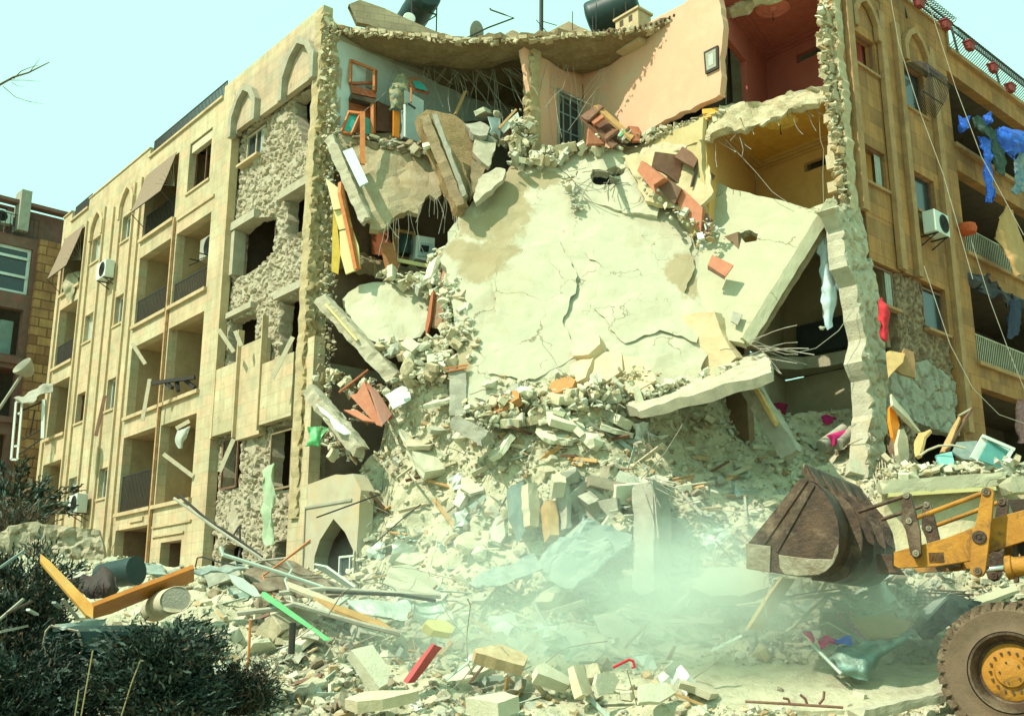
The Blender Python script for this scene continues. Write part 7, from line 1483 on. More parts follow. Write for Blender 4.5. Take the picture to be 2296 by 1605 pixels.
# large foreground slabs
for i, (f, p, Y, th, m, lb) in enumerate((
 (M4, [(45, 1190), (180, 1155), (295, 1320), (270, 1400), (220, 1430)], 16.4, .18, RUB[0], 'tall pale slab leaning left of the red board'),
 (M4, [(570, 1155), (618, 1175), (440, 1400), (392, 1395)], 16.6, .06, mat('crimson_board', (.45, .07, .07), (.38, .05, .05), rough=.6, bump=.1), 'long crimson painted board standing on end in the foreground'),
 (M4, [(0, 1500), (130, 1450), (450, 1435), (470, 1450), (240, 1500), (80, 1520)], 15.7, .14, RUB[1], 'long flat pinkish slab lying on the ground at the front centre'),
 (M4, [(760, 1495), (1000, 1450), (1095, 1480), (970, 1525)], 15.6, .2, RUB[0], 'flat pale slab lying at the front right of the long pinkish slab'),
 (M4, [(820, 1180), (1000, 1150), (1160, 1230), (1130, 1290), (960, 1250), (830, 1210)], 16.8, .16, RUB[2], 'thick ochre slab lying on the centre heap'),
 (M4, [(1210, 1290), (1260, 1265), (1440, 1380), (1410, 1410), (1300, 1370), (1215, 1340)], 16.5, .15, RUB[0], 'pale triangular slab right of the thick ochre slab'),
 (M4, [(1440, 1290), (1500, 1280), (1560, 1450), (1530, 1480), (1490, 1470)], 16.3, .12, RUB[1], 'upright narrow slab in the centre heap'),
 (M4, [(1590, 1340), (1700, 1330), (1730, 1380), (1690, 1460), (1590, 1480), (1570, 1400)], 16.2, .05, RUB[0], 'pale rounded sheet right of the upright narrow slab'),
 (M4, [(1850, 1410), (2030, 1390), (2080, 1460), (1980, 1520), (1850, 1520)], 16.0, .05, RUB[0], 'crumpled grey white sheet at the right of the centre heap'),
 (M4, [(520, 1000), (640, 1005), (700, 1050), (680, 1085), (560, 1070), (505, 1025)], 17.8, .12, m_yellow, 'rounded cream slab below the pale metal sheets'),
 (BL, [(1800, 1500), (1930, 1375), (2010, 1400), (1990, 1460), (1900, 1550)], 15.4, .14, RUB[2], 'squared ochre block at the front beside the shrub'),
 (R3, [(0, 1395), (150, 1380), (225, 1475), (180, 1480), (90, 1440), (0, 1410)], 16.6, .08, m_board, 'frame like pale board lying at the near edge of the road'),
 (R3, [(70, 860), (160, 740), (430, 735), (520, 800), (510, 860), (350, 905), (180, 910)], 19.4, .22, m_slab2, 'round cream slab with a row of hollow cells below the bucket'),
 (R3, [(600, 800), (670, 810), (480, 1110), (395, 1100), (500, 930)], 18.8, .05, mat('amber_board', (.62, .40, .10), (.5, .3, .07), rough=.6, bump=.1, dust=.2), 'amber wooden board propped up under the bucket'),
 (R3, [(1700, 920), (1950, 840), (1970, 870), (1730, 960)], 19.3, .06, m_slab2, 'long pale board behind the loader wheel'),
 (R3, [(830, 1005), (985, 1000), (1000, 1110), (880, 1140), (820, 1060)], 18.6, .06, m_conc_dk, 'flat brown panel right of the amber board'),
 (R3, [(990, 1030), (1200, 1010), (1350, 1060), (1300, 1140), (1110, 1150)], 18.4, .05, m_tan, 'dusty brown panel under the magenta rods'))):
    board('rubble_slab' if i < 13 else 'loose_board', lb, f, p, (Y+.1, Y+.35, Y), th, m, 'slab' if th > .1 else 'board', jag=.02, rough=.02, h=.14)
# hollow cells of the round cream slab
# crumpled cyan metal tank at the right
cloth('crushed_tank', 'crushed shiny cyan metal tank beside the road near the wheel', R3, [[(940, 1190, 17.9), (1050, 1180, 17.9), (1170, 1190, 17.9), (1260, 1150, 17.9), (1350, 1095, 17.9)], [(895, 1250, 17.5), (1020, 1250, 17.4), (1120, 1230, 17.5), (1190, 1220, 17.6), (1355, 1120, 17.8)], [(930, 1320, 17.3), (1030, 1330, 17.2), (1100, 1320, 17.3), (1140, 1280, 17.5), (1200, 1230, 17.7)], [(990, 1370, 17.3), (1050, 1375, 17.25), (1090, 1385, 17.3), (1120, 1340, 17.5), (1150, 1300, 17.7)]], mat('cyan_metal', (.26, .40, .35), (.16, .28, .25), scale=4, rough=.35, metal=.5, bump=.6, dust=.4), 'metal tank', rough=.09, th=.02)
for i, (pts, m, lb) in enumerate((([(905, 995, 18.7), (1080, 1160, 18.3)], m_pinkc, 'left magenta rod leaning on the panels by the loader'), ([(980, 995, 18.7), (1130, 1150, 18.3)], m_pinkc, 'right magenta rod leaning on the panels by the loader'), ([(600, 915, 19.1), (800, 880, 19.2), (930, 865, 19.2)], m_iron, 'bundle end of dark rods under the bucket'), ([(330, 965, 19.0), (600, 925, 19.1), (980, 885, 19.2)], m_board, 'long pale batten lying under the bucket'), ([(620, 1120, 18.4), (760, 990, 18.6), (880, 890, 18.9)], m_board, 'pale batten slanting up beside the amber board'), ([(800, 1080, 18.3), (860, 1060, 18.3), (1000, 1140, 18.2)], m_board, 'thin white wire shelf rod near the magenta cloth'), ([(770, 1190, 17.8), (850, 1270, 17.5), (940, 1360, 17.2)], MATS['pale_metal'], 'pale strip curling down to the road')) ):
    pipe('thin_rod', lb, R3, pts, .03 if 'batten' in lb or 'strip' in lb else .014, m, 'rod', n=6)
cloth('magenta_cloth', 'magenta cloth lying left of the crushed cyan tank', R3, [[(810, 1170, 17.9), (860, 1150, 17.9), (920, 1170, 17.9)], [(805, 1190, 17.8), (860, 1180, 17.7), (910, 1190, 17.8)]], m_pinkc, rough=.08); cloth('magenta_cloth', 'small pink rag behind the magenta cloth', R3, [[(700, 1115, 18.1), (750, 1105, 18.1)], [(760, 1160, 18.0), (780, 1160, 18.0)]], m_pinkc, rough=.06)
cloth('blue_rag', 'small blue rag beside the magenta cloth', R3, [[(905, 1170, 17.8), (960, 1140, 17.8), (1005, 1135, 17.9)], [(915, 1190, 17.75), (960, 1170, 17.7), (1000, 1160, 17.8)]], m_blue, rough=.05)
cloth('white_sack', 'white sack lying under the loader arm', R3, [[(1120, 800, 19.5), (1150, 780, 19.5), (1180, 800, 19.5)], [(1110, 870, 19.3), (1160, 860, 19.1), (1220, 880, 19.3)], [(1120, 930, 19.2), (1190, 940, 19.1), (1260, 950, 19.2)]], mat('sack_white', (.58, .62, .52), (.5, .54, .45), rough=.9, bump=.3), 'sack', rough=.1)
t = empty('wire_rack', at(*R3(1500, 930), 19.2), 'rusty wire rack with a perforated tray behind the wheel', 'wire rack'); mb = MB()
for i in range(14): x = 1310+i*28; mb.bar(at(*R3(x, 920-i*.8), 19.1), at(*R3(x+45, 955-i*.8), 18.9), .015)
for y in (915, 935, 955): mb.bar(at(*R3(1290+(y-915), y, ), 19.05), at(*R3(1690+(y-915), y-8), 19.05), .02)
mb.build('grid', m_iron, t); mb = MB(); mb.tube([at(*R3(1455, 905), 19.2), at(*R3(1465, 872), 19.2), at(*R3(1660, 885), 19.2)], .02); mb.bar(at(*R3(1380, 885), 19.25), at(*R3(1710, 900), 19.25), .03); mb.build('handle', m_rust, t)
cloth('black_sheeting', 'heap of black plastic and bent sheet behind the wheel', R3, [[(1350, 1060, 18.6), (1520, 900, 18.8), (1640, 900, 18.9), (1740, 960, 18.9)], [(1360, 1100, 18.3), (1500, 1010, 18.3), (1620, 980, 18.5), (1700, 1010, 18.6)], [(1400, 1150, 18.2), (1500, 1110, 18.2), (1580, 1090, 18.3), (1660, 1080, 18.5)]], mat('black_plastic', (.012, .02, .02), (.03, .035, .03), rough=.5, bump=.3), 'plastic sheet', rough=.15)
board('ribbed_sheet', 'grey green ribbed panel rising from the black sheeting', R3, [(1380, 1010), (1530, 890), (1560, 900), (1430, 1040)], (18.4, 18.5, 18.3), .04, m_sheet, 'panel')
for i, (a, b, c) in enumerate(((600, 1500, 640), (700, 1480, 740), (840, 1460, 810))):
    pipe('twig', ('left', 'middle', 'right')[i]+' brown twig stump on the near road edge', R3, [(c, 1535, 16.2), ((a+c)/2+10, 1505, 16.2), (a, b, 16.2)], .02, m_brwood, 'twig', n=5)
pipe('kerb_cable', 'long brown cable lying along the near edge of the road', R3, [(380, 1520, 16.3), (640, 1535, 16.2), (950, 1555, 16.1)], .02, m_brwood, 'cable')
beam('kerb', 'low stone kerb running to the loader wheel', (*R3(1020, 1605), 15.4), (*R3(1570, 1475), 16.4), .25, .14, m_conc, 'kerb', rough=.02)
t = empty('bent_tube', at(*M4(1790, 1280), 16.7), 'small bent red metal frame on the centre heap by the road', 'metal frame'); mb = MB(); mb.tube([at(*M4(x, y), 16.7) for x, y in ((1690, 1300), (1790, 1250), (1815, 1260), (1825, 1300), (1805, 1300))], .022); mb.build('tube', m_red, t)
# standing masonry remains between slope and dust
for i, (p, Y, m, lb) in enumerate((([(1160, 150), (1225, 140), (1230, 290), (1215, 420), (1160, 410), (1150, 290)], 20.95, RUB[1], 'pillar of stacked rough stones in the centre of the heap'), ([(1265, 260), (1340, 250), (1350, 470), (1290, 470)], 20.85, m_tan, 'tan door jamb beside the stacked stones'), ([(1050, 160), (1130, 130), (1135, 440), (1110, 490), (1060, 330)], 21.0, m_sheet, 'ribbed grey shutter strip left of the stacked stones'), ([(1390, 100), (1425, 100), (1425, 430), (1395, 430)], 20.95, m_concg, 'pale pipe like post right of the tan jamb'), ([(1305, 90), (1390, 85), (1395, 140), (1310, 145)], 20.85, RUB[1], 'squared stone on top of the tan jamb'))):
    board('wall_remnant' if 0 else 'masonry_remnant', lb, M4, p, (Y, Y+.1, Y-.2), .3, m, 'masonry', jag=.04, rough=.05, h=.1)
pile('broken_masonry', 'cave like dark lumps of broken wall left of the standing grey column', M4, [(1450, 180, 21.4, .3), (1560, 240, 21.3, .5), (1700, 300, 21.2, .5), (1780, 240, 21.2, .3)], 240, .12, .55, [RUB[3], RUB[1], m_concg, RUB[4]], spread=.35)
pile('broken_masonry', 'pale lumps resting between the twisted sheet and the standing grey column', M4, [(1620, 410, 20.8, .2), (1800, 420, 20.8, .2)], 40, .15, .4, MX)
# laths, planks and rods strewn over the slope
rr = random.Random(31)
SL = [('on the steep left flank of the heap', (820, 1020, 1180, 1250), 26), ('on the heap under the great slab', (1020, 900, 1500, 1060), 34), ('between the grey column and the bucket', (1500, 1050, 1720, 1300), 30), ('on the heap in the dust', (850, 1290, 1400, 1420), 40), ('in the foreground centre', (900, 1430, 1560, 1590), 36), ('beside the road before the loader', (1500, 1300, 2110, 1470), 40), ('among the blocks at the left', (480, 1330, 900, 1590), 26)]
ST = {'pale plank': (m_board, .5, 1.5, .09, .03), 'brown lath': (m_brwood, .4, 1.4, .05, .03), 'tan plank': (m_tan, .4, 1.1, .08, .03), 'grey metal strip': (m_concg, .5, 1.6, .05, .012), 'pale metal strip': (MATS['pale_metal'], .4, 1.3, .07, .01)}
for zt, (x0, y0, x1, y1), n in SL:
    for i in range(n):
        k = rr.choice(list(ST)); m, l0, l1, w_, h_ = ST[k]; L = rr.uniform(l0, l1)*.8; p = surf(rr.uniform(x0, x1), rr.uniform(y0, y1), .1)
        a = rr.uniform(0, 6.28); d = Vector((math.cos(a), math.sin(a)*.6, rr.gauss(.0, .45))).normalized(); mb = MB(); mb.bar(p-d*L/2, p+d*L/2, w_*rr.uniform(.6, 1.4), h_, up=(rr.gauss(0, 1), rr.gauss(0, 1), 1))
        lb_ = ('long ' if L > .75 else 'short ')+k+(' tilted up' if abs(d.z) > .45 else ' lying flat'); tag(mb.build('plank' if 'strip' not in k else 'metal_strip', m), f'{lb_} {zt}', 'plank' if 'strip' not in k else 'metal strip', f'{lb_}, {zt}')
for zt, (x0, y0, x1, y1), n in SL:
    for i in range(int(n*.55)):
        p = surf(rr.uniform(x0, x1), rr.uniform(y0, y1), .15); pts = [p]; d = Vector((rr.gauss(0, 1), rr.gauss(0, .6), rr.gauss(.3, .5))).normalized()
        for k in range(rr.randint(3, 7)): d = (d+Vector((rr.gauss(0, .35), rr.gauss(0, .35), rr.gauss(-.12, .3)))).normalized(); pts.append(pts[-1]+d*rr.uniform(.12, .35))
        mb = MB(); mb.tube(pts, .009, 4, False); tag(mb.build('rebar', m_rebar), f'bent bare reinforcing rod sticking out {zt}', 'reinforcing rod', f'bent rods sticking out {zt}')
# crumpled scraps (paper, cloth, plastic)
SC = [('white paper', m_white), ('pale green plastic', MATS['pale_metal']), ('grey cloth', m_concg), ('red plastic', m_red)]
for zt, (x0, y0, x1, y1), n in SL:
    for i in range(int(n*.28)):
        k, m = SC[rr.choices(range(4), (4, 4, 4, .0))[0]]; p = surf(rr.uniform(x0, x1), rr.uniform(y0, y1), .1); s = rr.uniform(.1, .3); mb = MB(); q = Quaternion((rr.gauss(0, 1), rr.gauss(0, 1), rr.gauss(0, 1), rr.gauss(0, 1))).normalized().to_matrix(); N3 = 5; vs = []
        for a in range(N3):
            for b in range(N3): v = Vector((a/(N3-1)-.5, b/(N3-1)-.5, 0)); v.z = .35*noise.noise(v*3+Vector((i, n, 0))); v += noise.noise_vector(v*4+Vector((i*3, 0, n)))*.12; vs.append(p+q @ (v*s*1.6))
        fs = [(a*N3+b, a*N3+b+1, (a+1)*N3+b+1, (a+1)*N3+b) for a in range(N3-1) for b in range(N3-1)]
        mb.raw(vs, fs); o = mb.build('scrap', m); so_ = o.modifiers.new('s', 'SOLIDIFY'); so_.thickness = .006; tag(o, f'crumpled {k} scrap {zt}', 'scrap', f'crumpled {k} scraps {zt}')
# bare rods and wires of the broken floors
def rods(f, src, n, L0, L1, r, label, grp, dirf, m=m_wire, name='hanging_wire', cat='wire'):
    for i in range(n):
        a, b = rr.choice(src); u = rr.random(); p = at(*f(a[0]+(b[0]-a[0])*u, a[1]+(b[1]-a[1])*u), a[2]+(b[2]-a[2])*u); d = dirf(); L = rr.uniform(L0, L1); pts = [p]
        for k in range(4): d = (d+Vector((rr.gauss(0, .12), rr.gauss(0, .12), rr.gauss(-.05, .1)))).normalized(); pts.append(pts[-1]+d*L/4)
        mb = MB(); mb.tube(pts, r, 4, False); tag(mb.build(name, m), label, cat, grp)
rods(M1, [((560, 380, 26.6), (1000, 460, 26.6)), ((1060, 470, 26.5), (1390, 450, 26.2))], 40, .9, 2.6, .006, 'thin wire strung under the sagging roof slab in the blue room', 'wires under the sagging roof in the blue room', lambda: Vector((rr.gauss(.35, .7), rr.gauss(-.2, .2), -1)).normalized())
rods(M1, [((700, 1380, 24.9), (870, 1220, 25)), ((470, 1500, 24.8), (700, 1400, 24.9)), ((880, 1200, 25), (980, 1420, 24.8))], 26, .4, 1.4, .007, 'thin rod hanging into the black hole below the top floor', 'rods hanging into the black hole', lambda: Vector((rr.gauss(.1, .15), rr.gauss(0, .1), -1)).normalized())
rods(M1, [((1560, 420, 25.8), (2000, 460, 25.6))], 14, 1.0, 2.6, .006, 'pale wire hanging down across the pink wall and its door', 'pale wires across the pink wall', lambda: Vector((rr.gauss(-.25, .25), rr.gauss(-.1, .1), -1)).normalized())
rods(R1, [((720, 740, 23.3), (1050, 600, 22.9)), ((500, 780, 23.8), (700, 740, 23.4))], 18, .2, .9, .009, 'short rod sticking out of the torn floor below the maroon room', 'rods of the torn floor below the maroon room', lambda: Vector((rr.gauss(0, .5), -.4, rr.gauss(-.6, .5))).normalized(), m_rebar)
rods(R2, [((690, 580, 22.2), (800, 640, 22.1)), ((560, 600, 22.3), (830, 700, 22.1))], 14, .4, 1.3, .01, 'bent rod sprouting from the right end of the jutting slab', 'rods at the end of the jutting slab', lambda: Vector((rr.gauss(.6, .5), -.3, rr.gauss(0, .4))).normalized(), m_rebar, 'rebar', 'reinforcing rod')
rods(M1, [((1680, 1090, 24.8), (1800, 1300, 24.4)), ((1860, 1130, 24.9), (2060, 1240, 24.6))], 22, .3, .8, .01, 'bent rod of the torn mesh in the upper slab fragment', 'rods of the upper slab fragment', lambda: Vector((rr.gauss(.2, .6), -.5, rr.gauss(-.2, .5))).normalized(), m_rebar, 'rebar', 'reinforcing rod')
rods(R2, [((90, 1370, 20.6), (190, 1350, 20.6))], 12, .8, 1.8, .01, 'pale rod drooping from the head of the standing grey column', 'rods at the head of the standing column', lambda: Vector((rr.gauss(.4, .4), -.5, rr.gauss(-.4, .4))).normalized(), m_rebar, 'rebar', 'reinforcing rod')
for i, (pts, lb) in enumerate((([(1530, 0, 22.5), (1575, 250, 22.4), (1700, 650, 22.2), (1830, 1000, 22), (2000, 1600, 21.6)], 'long pale cable running down the right wing from the roof'), ([(1740, 0, 23), (1900, 500, 22.6), (2050, 900, 22.2), (2293, 1350, 22)], 'second long cable nearer the right edge'))): pipe('cable', lb, R1, pts, .008, m_wire, 'cable', n=5)
for i, (pts, lb) in enumerate((([(1990, 0, 22), (2100, 350, 22), (2200, 620, 22), (2293, 850, 22)], 'pale cable crossing the lower balconies of the right wing'), ([(1720, 150, 22.4), (1870, 600, 22), (2000, 850, 21.8), (2150, 1000, 21.8), (2293, 1050, 21.8)], 'sagging cable in front of the lowest balcony'), ([(740, 575, 22.2), (850, 620, 22.2), (980, 648, 22.3), (1100, 620, 22.4), (1230, 520, 22.5), (1320, 390, 22.6)], 'sagging wire from the slab corner to the torn column'))): pipe('cable', lb, R2, pts, .008, m_wire, 'cable', n=5)
for i, (pts, lb) in enumerate((([(590, 130, 23.7), (590, 350, 23.6), (585, 600, 23.5)], 'thin cable hanging down the end of the pink wall'), ([(1115, 560, 22.8), (1125, 800, 22.8), (1145, 860, 22.8), (1140, 1000, 22.8), (1150, 1400, 22.8)], 'two strand wire hanging before the orange room'), ([(580, 800, 23.5), (750, 980, 23.3), (850, 1100, 23.2), (950, 1170, 23)], 'wire drooping across the orange room'))): pipe('cable', lb, R1, pts, .007, m_wire, 'cable', n=5)
# ---------------- wrecked white window frame hanging off the far left balcony
LF = zoom(0, 840, 300/963/1.115)
t = empty('dangling_casement', at(*LF(130, 990), 38.6), 'white window frame dangling from the farthest balcony of the left wing', 'window frame'); mb = MB()
for a, b in (((130, 530), (90, 990)), ((180, 520), (140, 990)), ((130, 530), (180, 520)), ((90, 990), (140, 990)), ((145, 625), (170, 615)), ((115, 885), (150, 880))): mb.bar(at(*LF(*a), 38.6), at(*LF(*b), 38.6), .07)
mb.build('sash', m_white, t); mb = MB(); mb.bar(at(*LF(355, 510), 38.8), at(*LF(345, 820), 38.8), .12); mb.build('post', m_white, t)
for i, (a, b) in enumerate((((170, 600), (360, 520)), ((150, 950), (340, 820)), ((180, 830), (350, 740)), ((280, 590), (240, 790)))): pipe('brace', None, LF, [(*a, 38.6), (*b, 38.9)], .03, m_iron, parent=t)
cloth('torn_awning', 'grey torn awning cloth over the dangling window frame', LF, [[(110, 485, 38.6), (200, 480, 38.8), (320, 400, 39), (430, 385, 39.2)], [(120, 510, 38.4), (230, 540, 38.4), (330, 470, 38.7), (420, 450, 39)]], mat('grey_awning', (.36, .36, .29), (.28, .28, .22), rough=.9, bump=.2), 'awning', rough=.1)
LG = zoom(0, 440, 300/1204/1.115)
cloth('torn_awning', 'pale torn cloth bunched on the top far balcony of the left wing', LG, [[(640, 1100, 38.9), (700, 990, 38.9), (800, 940, 38.8)], [(650, 1190, 38.8), (710, 1090, 38.7), (800, 1010, 38.6)], [(690, 1260, 38.8), (720, 1200, 38.7), (790, 1080, 38.6)]], mat('khaki_cloth', (.42, .38, .25), (.30, .27, .17), rough=.9, bump=.3), 'cloth', rough=.15)
for i, (a, b, Y, lb) in enumerate((((880, 420), (970, 560), 31.5, 'pale slat hanging from the third floor balcony ceiling'), ((1000, 660), (950, 940), 31.3, 'long torn pale strip hanging over the lower balcony sill'), ((1175, 990), (1265, 940), 29.9, 'short white roller box in the lowest right balcony'), ((1090, 1160), (1290, 1310), 29.8, 'grey tube leaning in the lowest right balcony'), ((1815, 660), (1955, 380), 25.5, 'pale bar leaning from the lower bare window'), ((1465, 1280), (1560, 1060), 27.3, 'white sash bar leaning in the low bare window'), ((1460, 330), (1560, 480), 27.5, 'white slat fallen across the bare window of the second floor'), ((1570, 340), (1610, 440), 27.2, 'white board standing in the bare window of the second floor'), ((640, 1040), (700, 770), 34.6, 'dark shutter strip hanging off a third column window'))):
    strut('dangling_lath', lb, L2, (*a, Y), (*b, Y), .11, .03, m_board if i != 8 else m_brwood, 'slat', up=(0, 1, 0))
cloth('hanging_cloth', 'pale white cloth hanging from the roller box in the lowest right balcony', L2, [[(1175, 1010, 29.9), (1220, 1000, 29.8), (1265, 980, 29.8)], [(1170, 1060, 29.9), (1210, 1050, 29.7), (1250, 1020, 29.8)], [(1190, 1120, 29.9), (1205, 1120, 29.8), (1220, 1100, 29.8)]], m_curtain, rough=.06)
cloth('green_netting', 'pale green curtain trailing from the low bare window down the masonry', L2, [[(1760, 1240, 25.7), (1800, 1230, 25.6), (1830, 1220, 25.5)], [(1755, 1400, 25.7), (1790, 1400, 25.55), (1825, 1400, 25.5)], [(1750, 1560, 25.7), (1790, 1560, 25.6), (1815, 1560, 25.5)], [(1760, 1760, 25.7), (1790, 1760, 25.6), (1815, 1760, 25.5)]], mat('pale_green_cloth', (.36, .46, .30), (.28, .38, .24), rough=.9, bump=.3), 'curtain', rough=.08)
t = empty('broken_table', at(*L2(1200, 740), 31), 'dark overturned table on the third floor balcony', 'table'); mb = MB()
for a, b in (((1010, 690), (1300, 650)), ((1180, 680), (1190, 740)), ((1240, 670), (1300, 720)), ((1110, 690), (1150, 720))): mb.bar(at(*L2(*a), 30.9), at(*L2(*b), 30.7), .1)
mb.build('top', m_iron, t)
# ---------------- stone remnant wall at lower left
BWm = mat('garden_stone', (.42, .39, .28), (.32, .27, .18), scale=4, bump=.6, bscale=18, stain=(.4, .25, .15), stain_amt=.5)
PW = Plane(tuple(at(120, 1200, 25).to_2d()), (1, .25), (.25, -1)); PW.d.normalize(); PW.n.normalize()
q1 = [PW.hit(*L5(*p)) for p in ((-100, 420), (60, 300), (250, 280), (660, 330), (700, 480), (700, 620), (-100, 620))]
o = rubwall('garden_stone_wall', PW, q1, [], BWm, 0, .4, .07, .12, .34, 41, jag=.05, parent=None); tag(o, 'low rough stone garden wall before the far end of the left wing', 'stone wall')
# ================================================================ brown building at the far left
Pb = at(0, 700, 46.0); BG = Plane((Pb.x, Pb.y), tuple(PR.d)[:2], tuple(PR.n)[:2])
ob = empty('neighbouring_building', (Pb.x, Pb.y, 0), 'reddish brown stone building with shattered windows at the far left behind the left wing', 'building')
m_rock = mat_stone('rock_faced_brown', (.34, .16, .065), (.24, .11, .045), (.42, .22, .085), bw=.8, bh=.42, mortar=.03, grime=(.14, .07, .04), grime_amt=.5, bump=1.0)
m_band = mat('red_band', (.19, .105, .075), (.13, .07, .05), scale=3, bump=.2, stain=(.30, .06, .06), stain_amt=.4)
LG2 = lambda x, y: BG.hit(*LG(x, y)); LF2 = lambda x, y: BG.hit(*LF(x, y))
s1, _ = LG2(360, 700); sR = s1+6; sL = -7
zr = LG2(360, 330)[1]; z1 = LG2(200, 560)[1]; w1t = LG2(150, 700)[1]; w1b = LG2(150, 1170)[1]
def fac2(name, o, holes, th, m, off=0): return facade(name, BG, o, holes, th, m, off=off, parent=ob)
ws1 = LG2(335, 720)[0]; w2t = LG2(150, 1330)[1]; w2b = LF2(100, 150)[1]; w3t = LF2(100, 260)[1]; w3b = LF2(80, 660)[1]; w4t = LF2(80, 790)[1]
fac2('wall', (s1+.1, sR, -1, z1-.2), [], .4, m_rock, .25)
hs_ = [(-4, ws1, w1b, w1t), (-4, ws1-.1, w2b, w2t), (-4, ws1-.1, w3b, w3t), (-4, ws1-.2, -.5, w4t)]
fac2('wall', (sL, s1+.1, -1, z1-.2), hs_, .4, m_band)
fac2('wall', (sL, sR, z1-.2, z1+1.3), [(-5, s1-1.2, z1, z1+1.2)], .3, m_band, -.6)
fac2('roof_parapet', (sL, sR, z1+1.3, zr+.2), [], .5, m_band, .1)
g = MB(); pbox(g, BG, LG2(185, 300)[0], LG2(290, 300)[0], z1, LG2(240, 160)[1], -.5, .3); g.build('chimney', m_concg, ob)
g = MB(); pbox(g, BG, sL, sR, -1, zr, -3, -2.8); g.build('back_wall', m_dark, ob)
g = MB(); pbox(g, BG, sL, s1+.2, w3b-.2, w3b+.05, -2.5, .15); g.build('balcony_floor', m_band, ob); g = MB(); pbox(g, BG, sL, s1+.2, w2b-.4, w2b-.1, -2.5, .15); g.build('balcony_floor', m_band, ob)
railing(BG, -4, s1, z1-.2, .9, .1, ob, m_iron, .2)
wn = window(BG, -3.2, ws1-.02, w1b, w1t, .15, missing=False, sill=False, parent=ob, fw=.14)
g = MB(); 
for z in (w1b+(w1t-w1b)*.35, w1b+(w1t-w1b)*.75): pbox(g, BG, -3.1, ws1-.1, z, z+.12, -.16, -.1)
for s in (-1.5, ws1-1.5): pbox(g, BG, s, s+.1, w1b+.1, w1t-.1, -.155, -.1)
g.build('glazing_bar', m_white, wn)
g = MB(); pbox(g, BG, ws1-.9, ws1-.35, w2b, w2b+1.6, -.5, -.4); g.build('shutter', m_sheet, ob)
aircon(BG, LG2(50, 420)[0], LG2(50, 460)[1], -.5, .8, .6, .35, 'white air conditioner on the top floor of the brown neighbouring building')
# lamp standing in front of it
t = empty('street_lamp', at(*LF(-40, 600), 34), 'grey flood lamp on a slanting arm before the neighbouring building', 'lamp'); mb = MB(); mb.tube([at(*LF(-60, 640), 34), at(*LF(0, 575), 34), at(*LF(195, 280), 34)], .05); mb.build('arm', m_concg, t); mb = MB(); mb.lathe(at(*LF(200, 260), 34), (-.4, -.6, .5), [(-.3, .08), (-.2, .2), (.1, .34), (.15, .34), (.1, .28), (-.1, .15), (-.1, 0)], 18); mb.build('lamp_head', m_concg, t, smooth=40)
# ================================================================ vegetation
LEAF = [mat('leaf_dark', (.024, .042, .03), (.012, .022, .016), rough=.6, bump=0), mat('leaf_mid', (.035, .062, .04), (.02, .04, .025), rough=.6, bump=0), mat('leaf_pale', (.10, .15, .12), (.06, .1, .075), rough=.6, bump=0), mat('leaf_dry', (.14, .10, .055), (.08, .055, .03), rough=.8, bump=0)]
m_bark = mat('bark', (.12, .085, .055), (.07, .05, .035), rough=.9, bump=.4)
def shrub(name, label, c, rx, ry, h, n, wts, leaf=.05, seed=1, dry=False, twn=60, cat='shrub'):
    r = random.Random(seed); t = empty(name, c, label, cat); tips = []
    tb = MB()
    for i in range(twn):
        a = r.uniform(0, 6.28); e = Vector((math.cos(a)*rx*r.uniform(.2, 1), math.sin(a)*ry*r.uniform(.2, 1), h*(.3+.75*r.random()**1.4)*(1-.25*r.random()))); p = Vector(c); pts = [p+Vector((e.x*.1, e.y*.1, 0))]
        for k in (1, 2, 3, 4): u = k/4; pts.append(p+Vector((e.x*u**.8, e.y*u**.8, e.z*math.sin(u*1.57)))+Vector((r.gauss(0, .04), r.gauss(0, .04), r.gauss(0, .04))))
        tb.tube(pts, [.022, .016, .012, .008, .004], 4, False); tips.append(pts)
    tb.build('stems', m_bark, t)
    lb = MB()
    for i in range(n):
        pts = r.choice(tips); k = r.choices((1, 2, 3), (1, 2, 4))[0]; u = r.random(); base = pts[k]+(pts[k+1]-pts[k])*u; d = (pts[k+1]-pts[k]).normalized()
        q = base+Vector((r.gauss(0, .09), r.gauss(0, .09), r.gauss(0, .07))); dd_ = (d*1.2+Vector((r.gauss(0, .55), r.gauss(0, .55), r.gauss(.1, .4)))).normalized(); sd_ = dd_.cross(Vector((r.gauss(0, 1), r.gauss(0, 1), r.gauss(0, 1)))).normalized()
        L = leaf*r.uniform(.7, 2.4); w_ = L*(.12 if dry else .18); lb.cur = r.choices(range(4), wts)[0]
        lb.face([q-sd_*w_*.3, q+dd_*L*.5-sd_*w_, q+dd_*L, q+dd_*L*.5+sd_*w_, q+sd_*w_*.3])
        if r.random() < .5: q2 = q+dd_*L*.6; lb.face([q2, q2+(dd_+sd_).normalized()*L*.6, q2+(dd_+sd_*.3).normalized()*L*.9])
    lb.build('foliage', LEAF, t); return t
shrub('conifer_shrub', 'dark green feathery conifer shrub in the left foreground', at(350, 1650, 14.2), .82, .8, 1.34, 24000, (6, 4, 1.8, .6), .05, 1, twn=260)
shrub('conifer_shrub', 'dark conifer shrub filling the lower left corner', at(30, 1720, 14.0), 1.2, .9, 1.45, 34000, (8, 3, .5, .6), .045, 2, twn=140)
shrub('tall_shrub', 'tall dark green shrub with brown dead twigs at the left edge', at(20, 1600, 16.4), .85, .6, 2.3, 22000, (6, 4, .4, 2), .045, 3, twn=120)
shrub('low_shrub', 'dark reddish twiggy bush right of the feathery conifer', at(540, 1600, 15.2), .42, .35, .62, 6000, (6, 2, .3, 3), .045, 4, dry=True, twn=70)
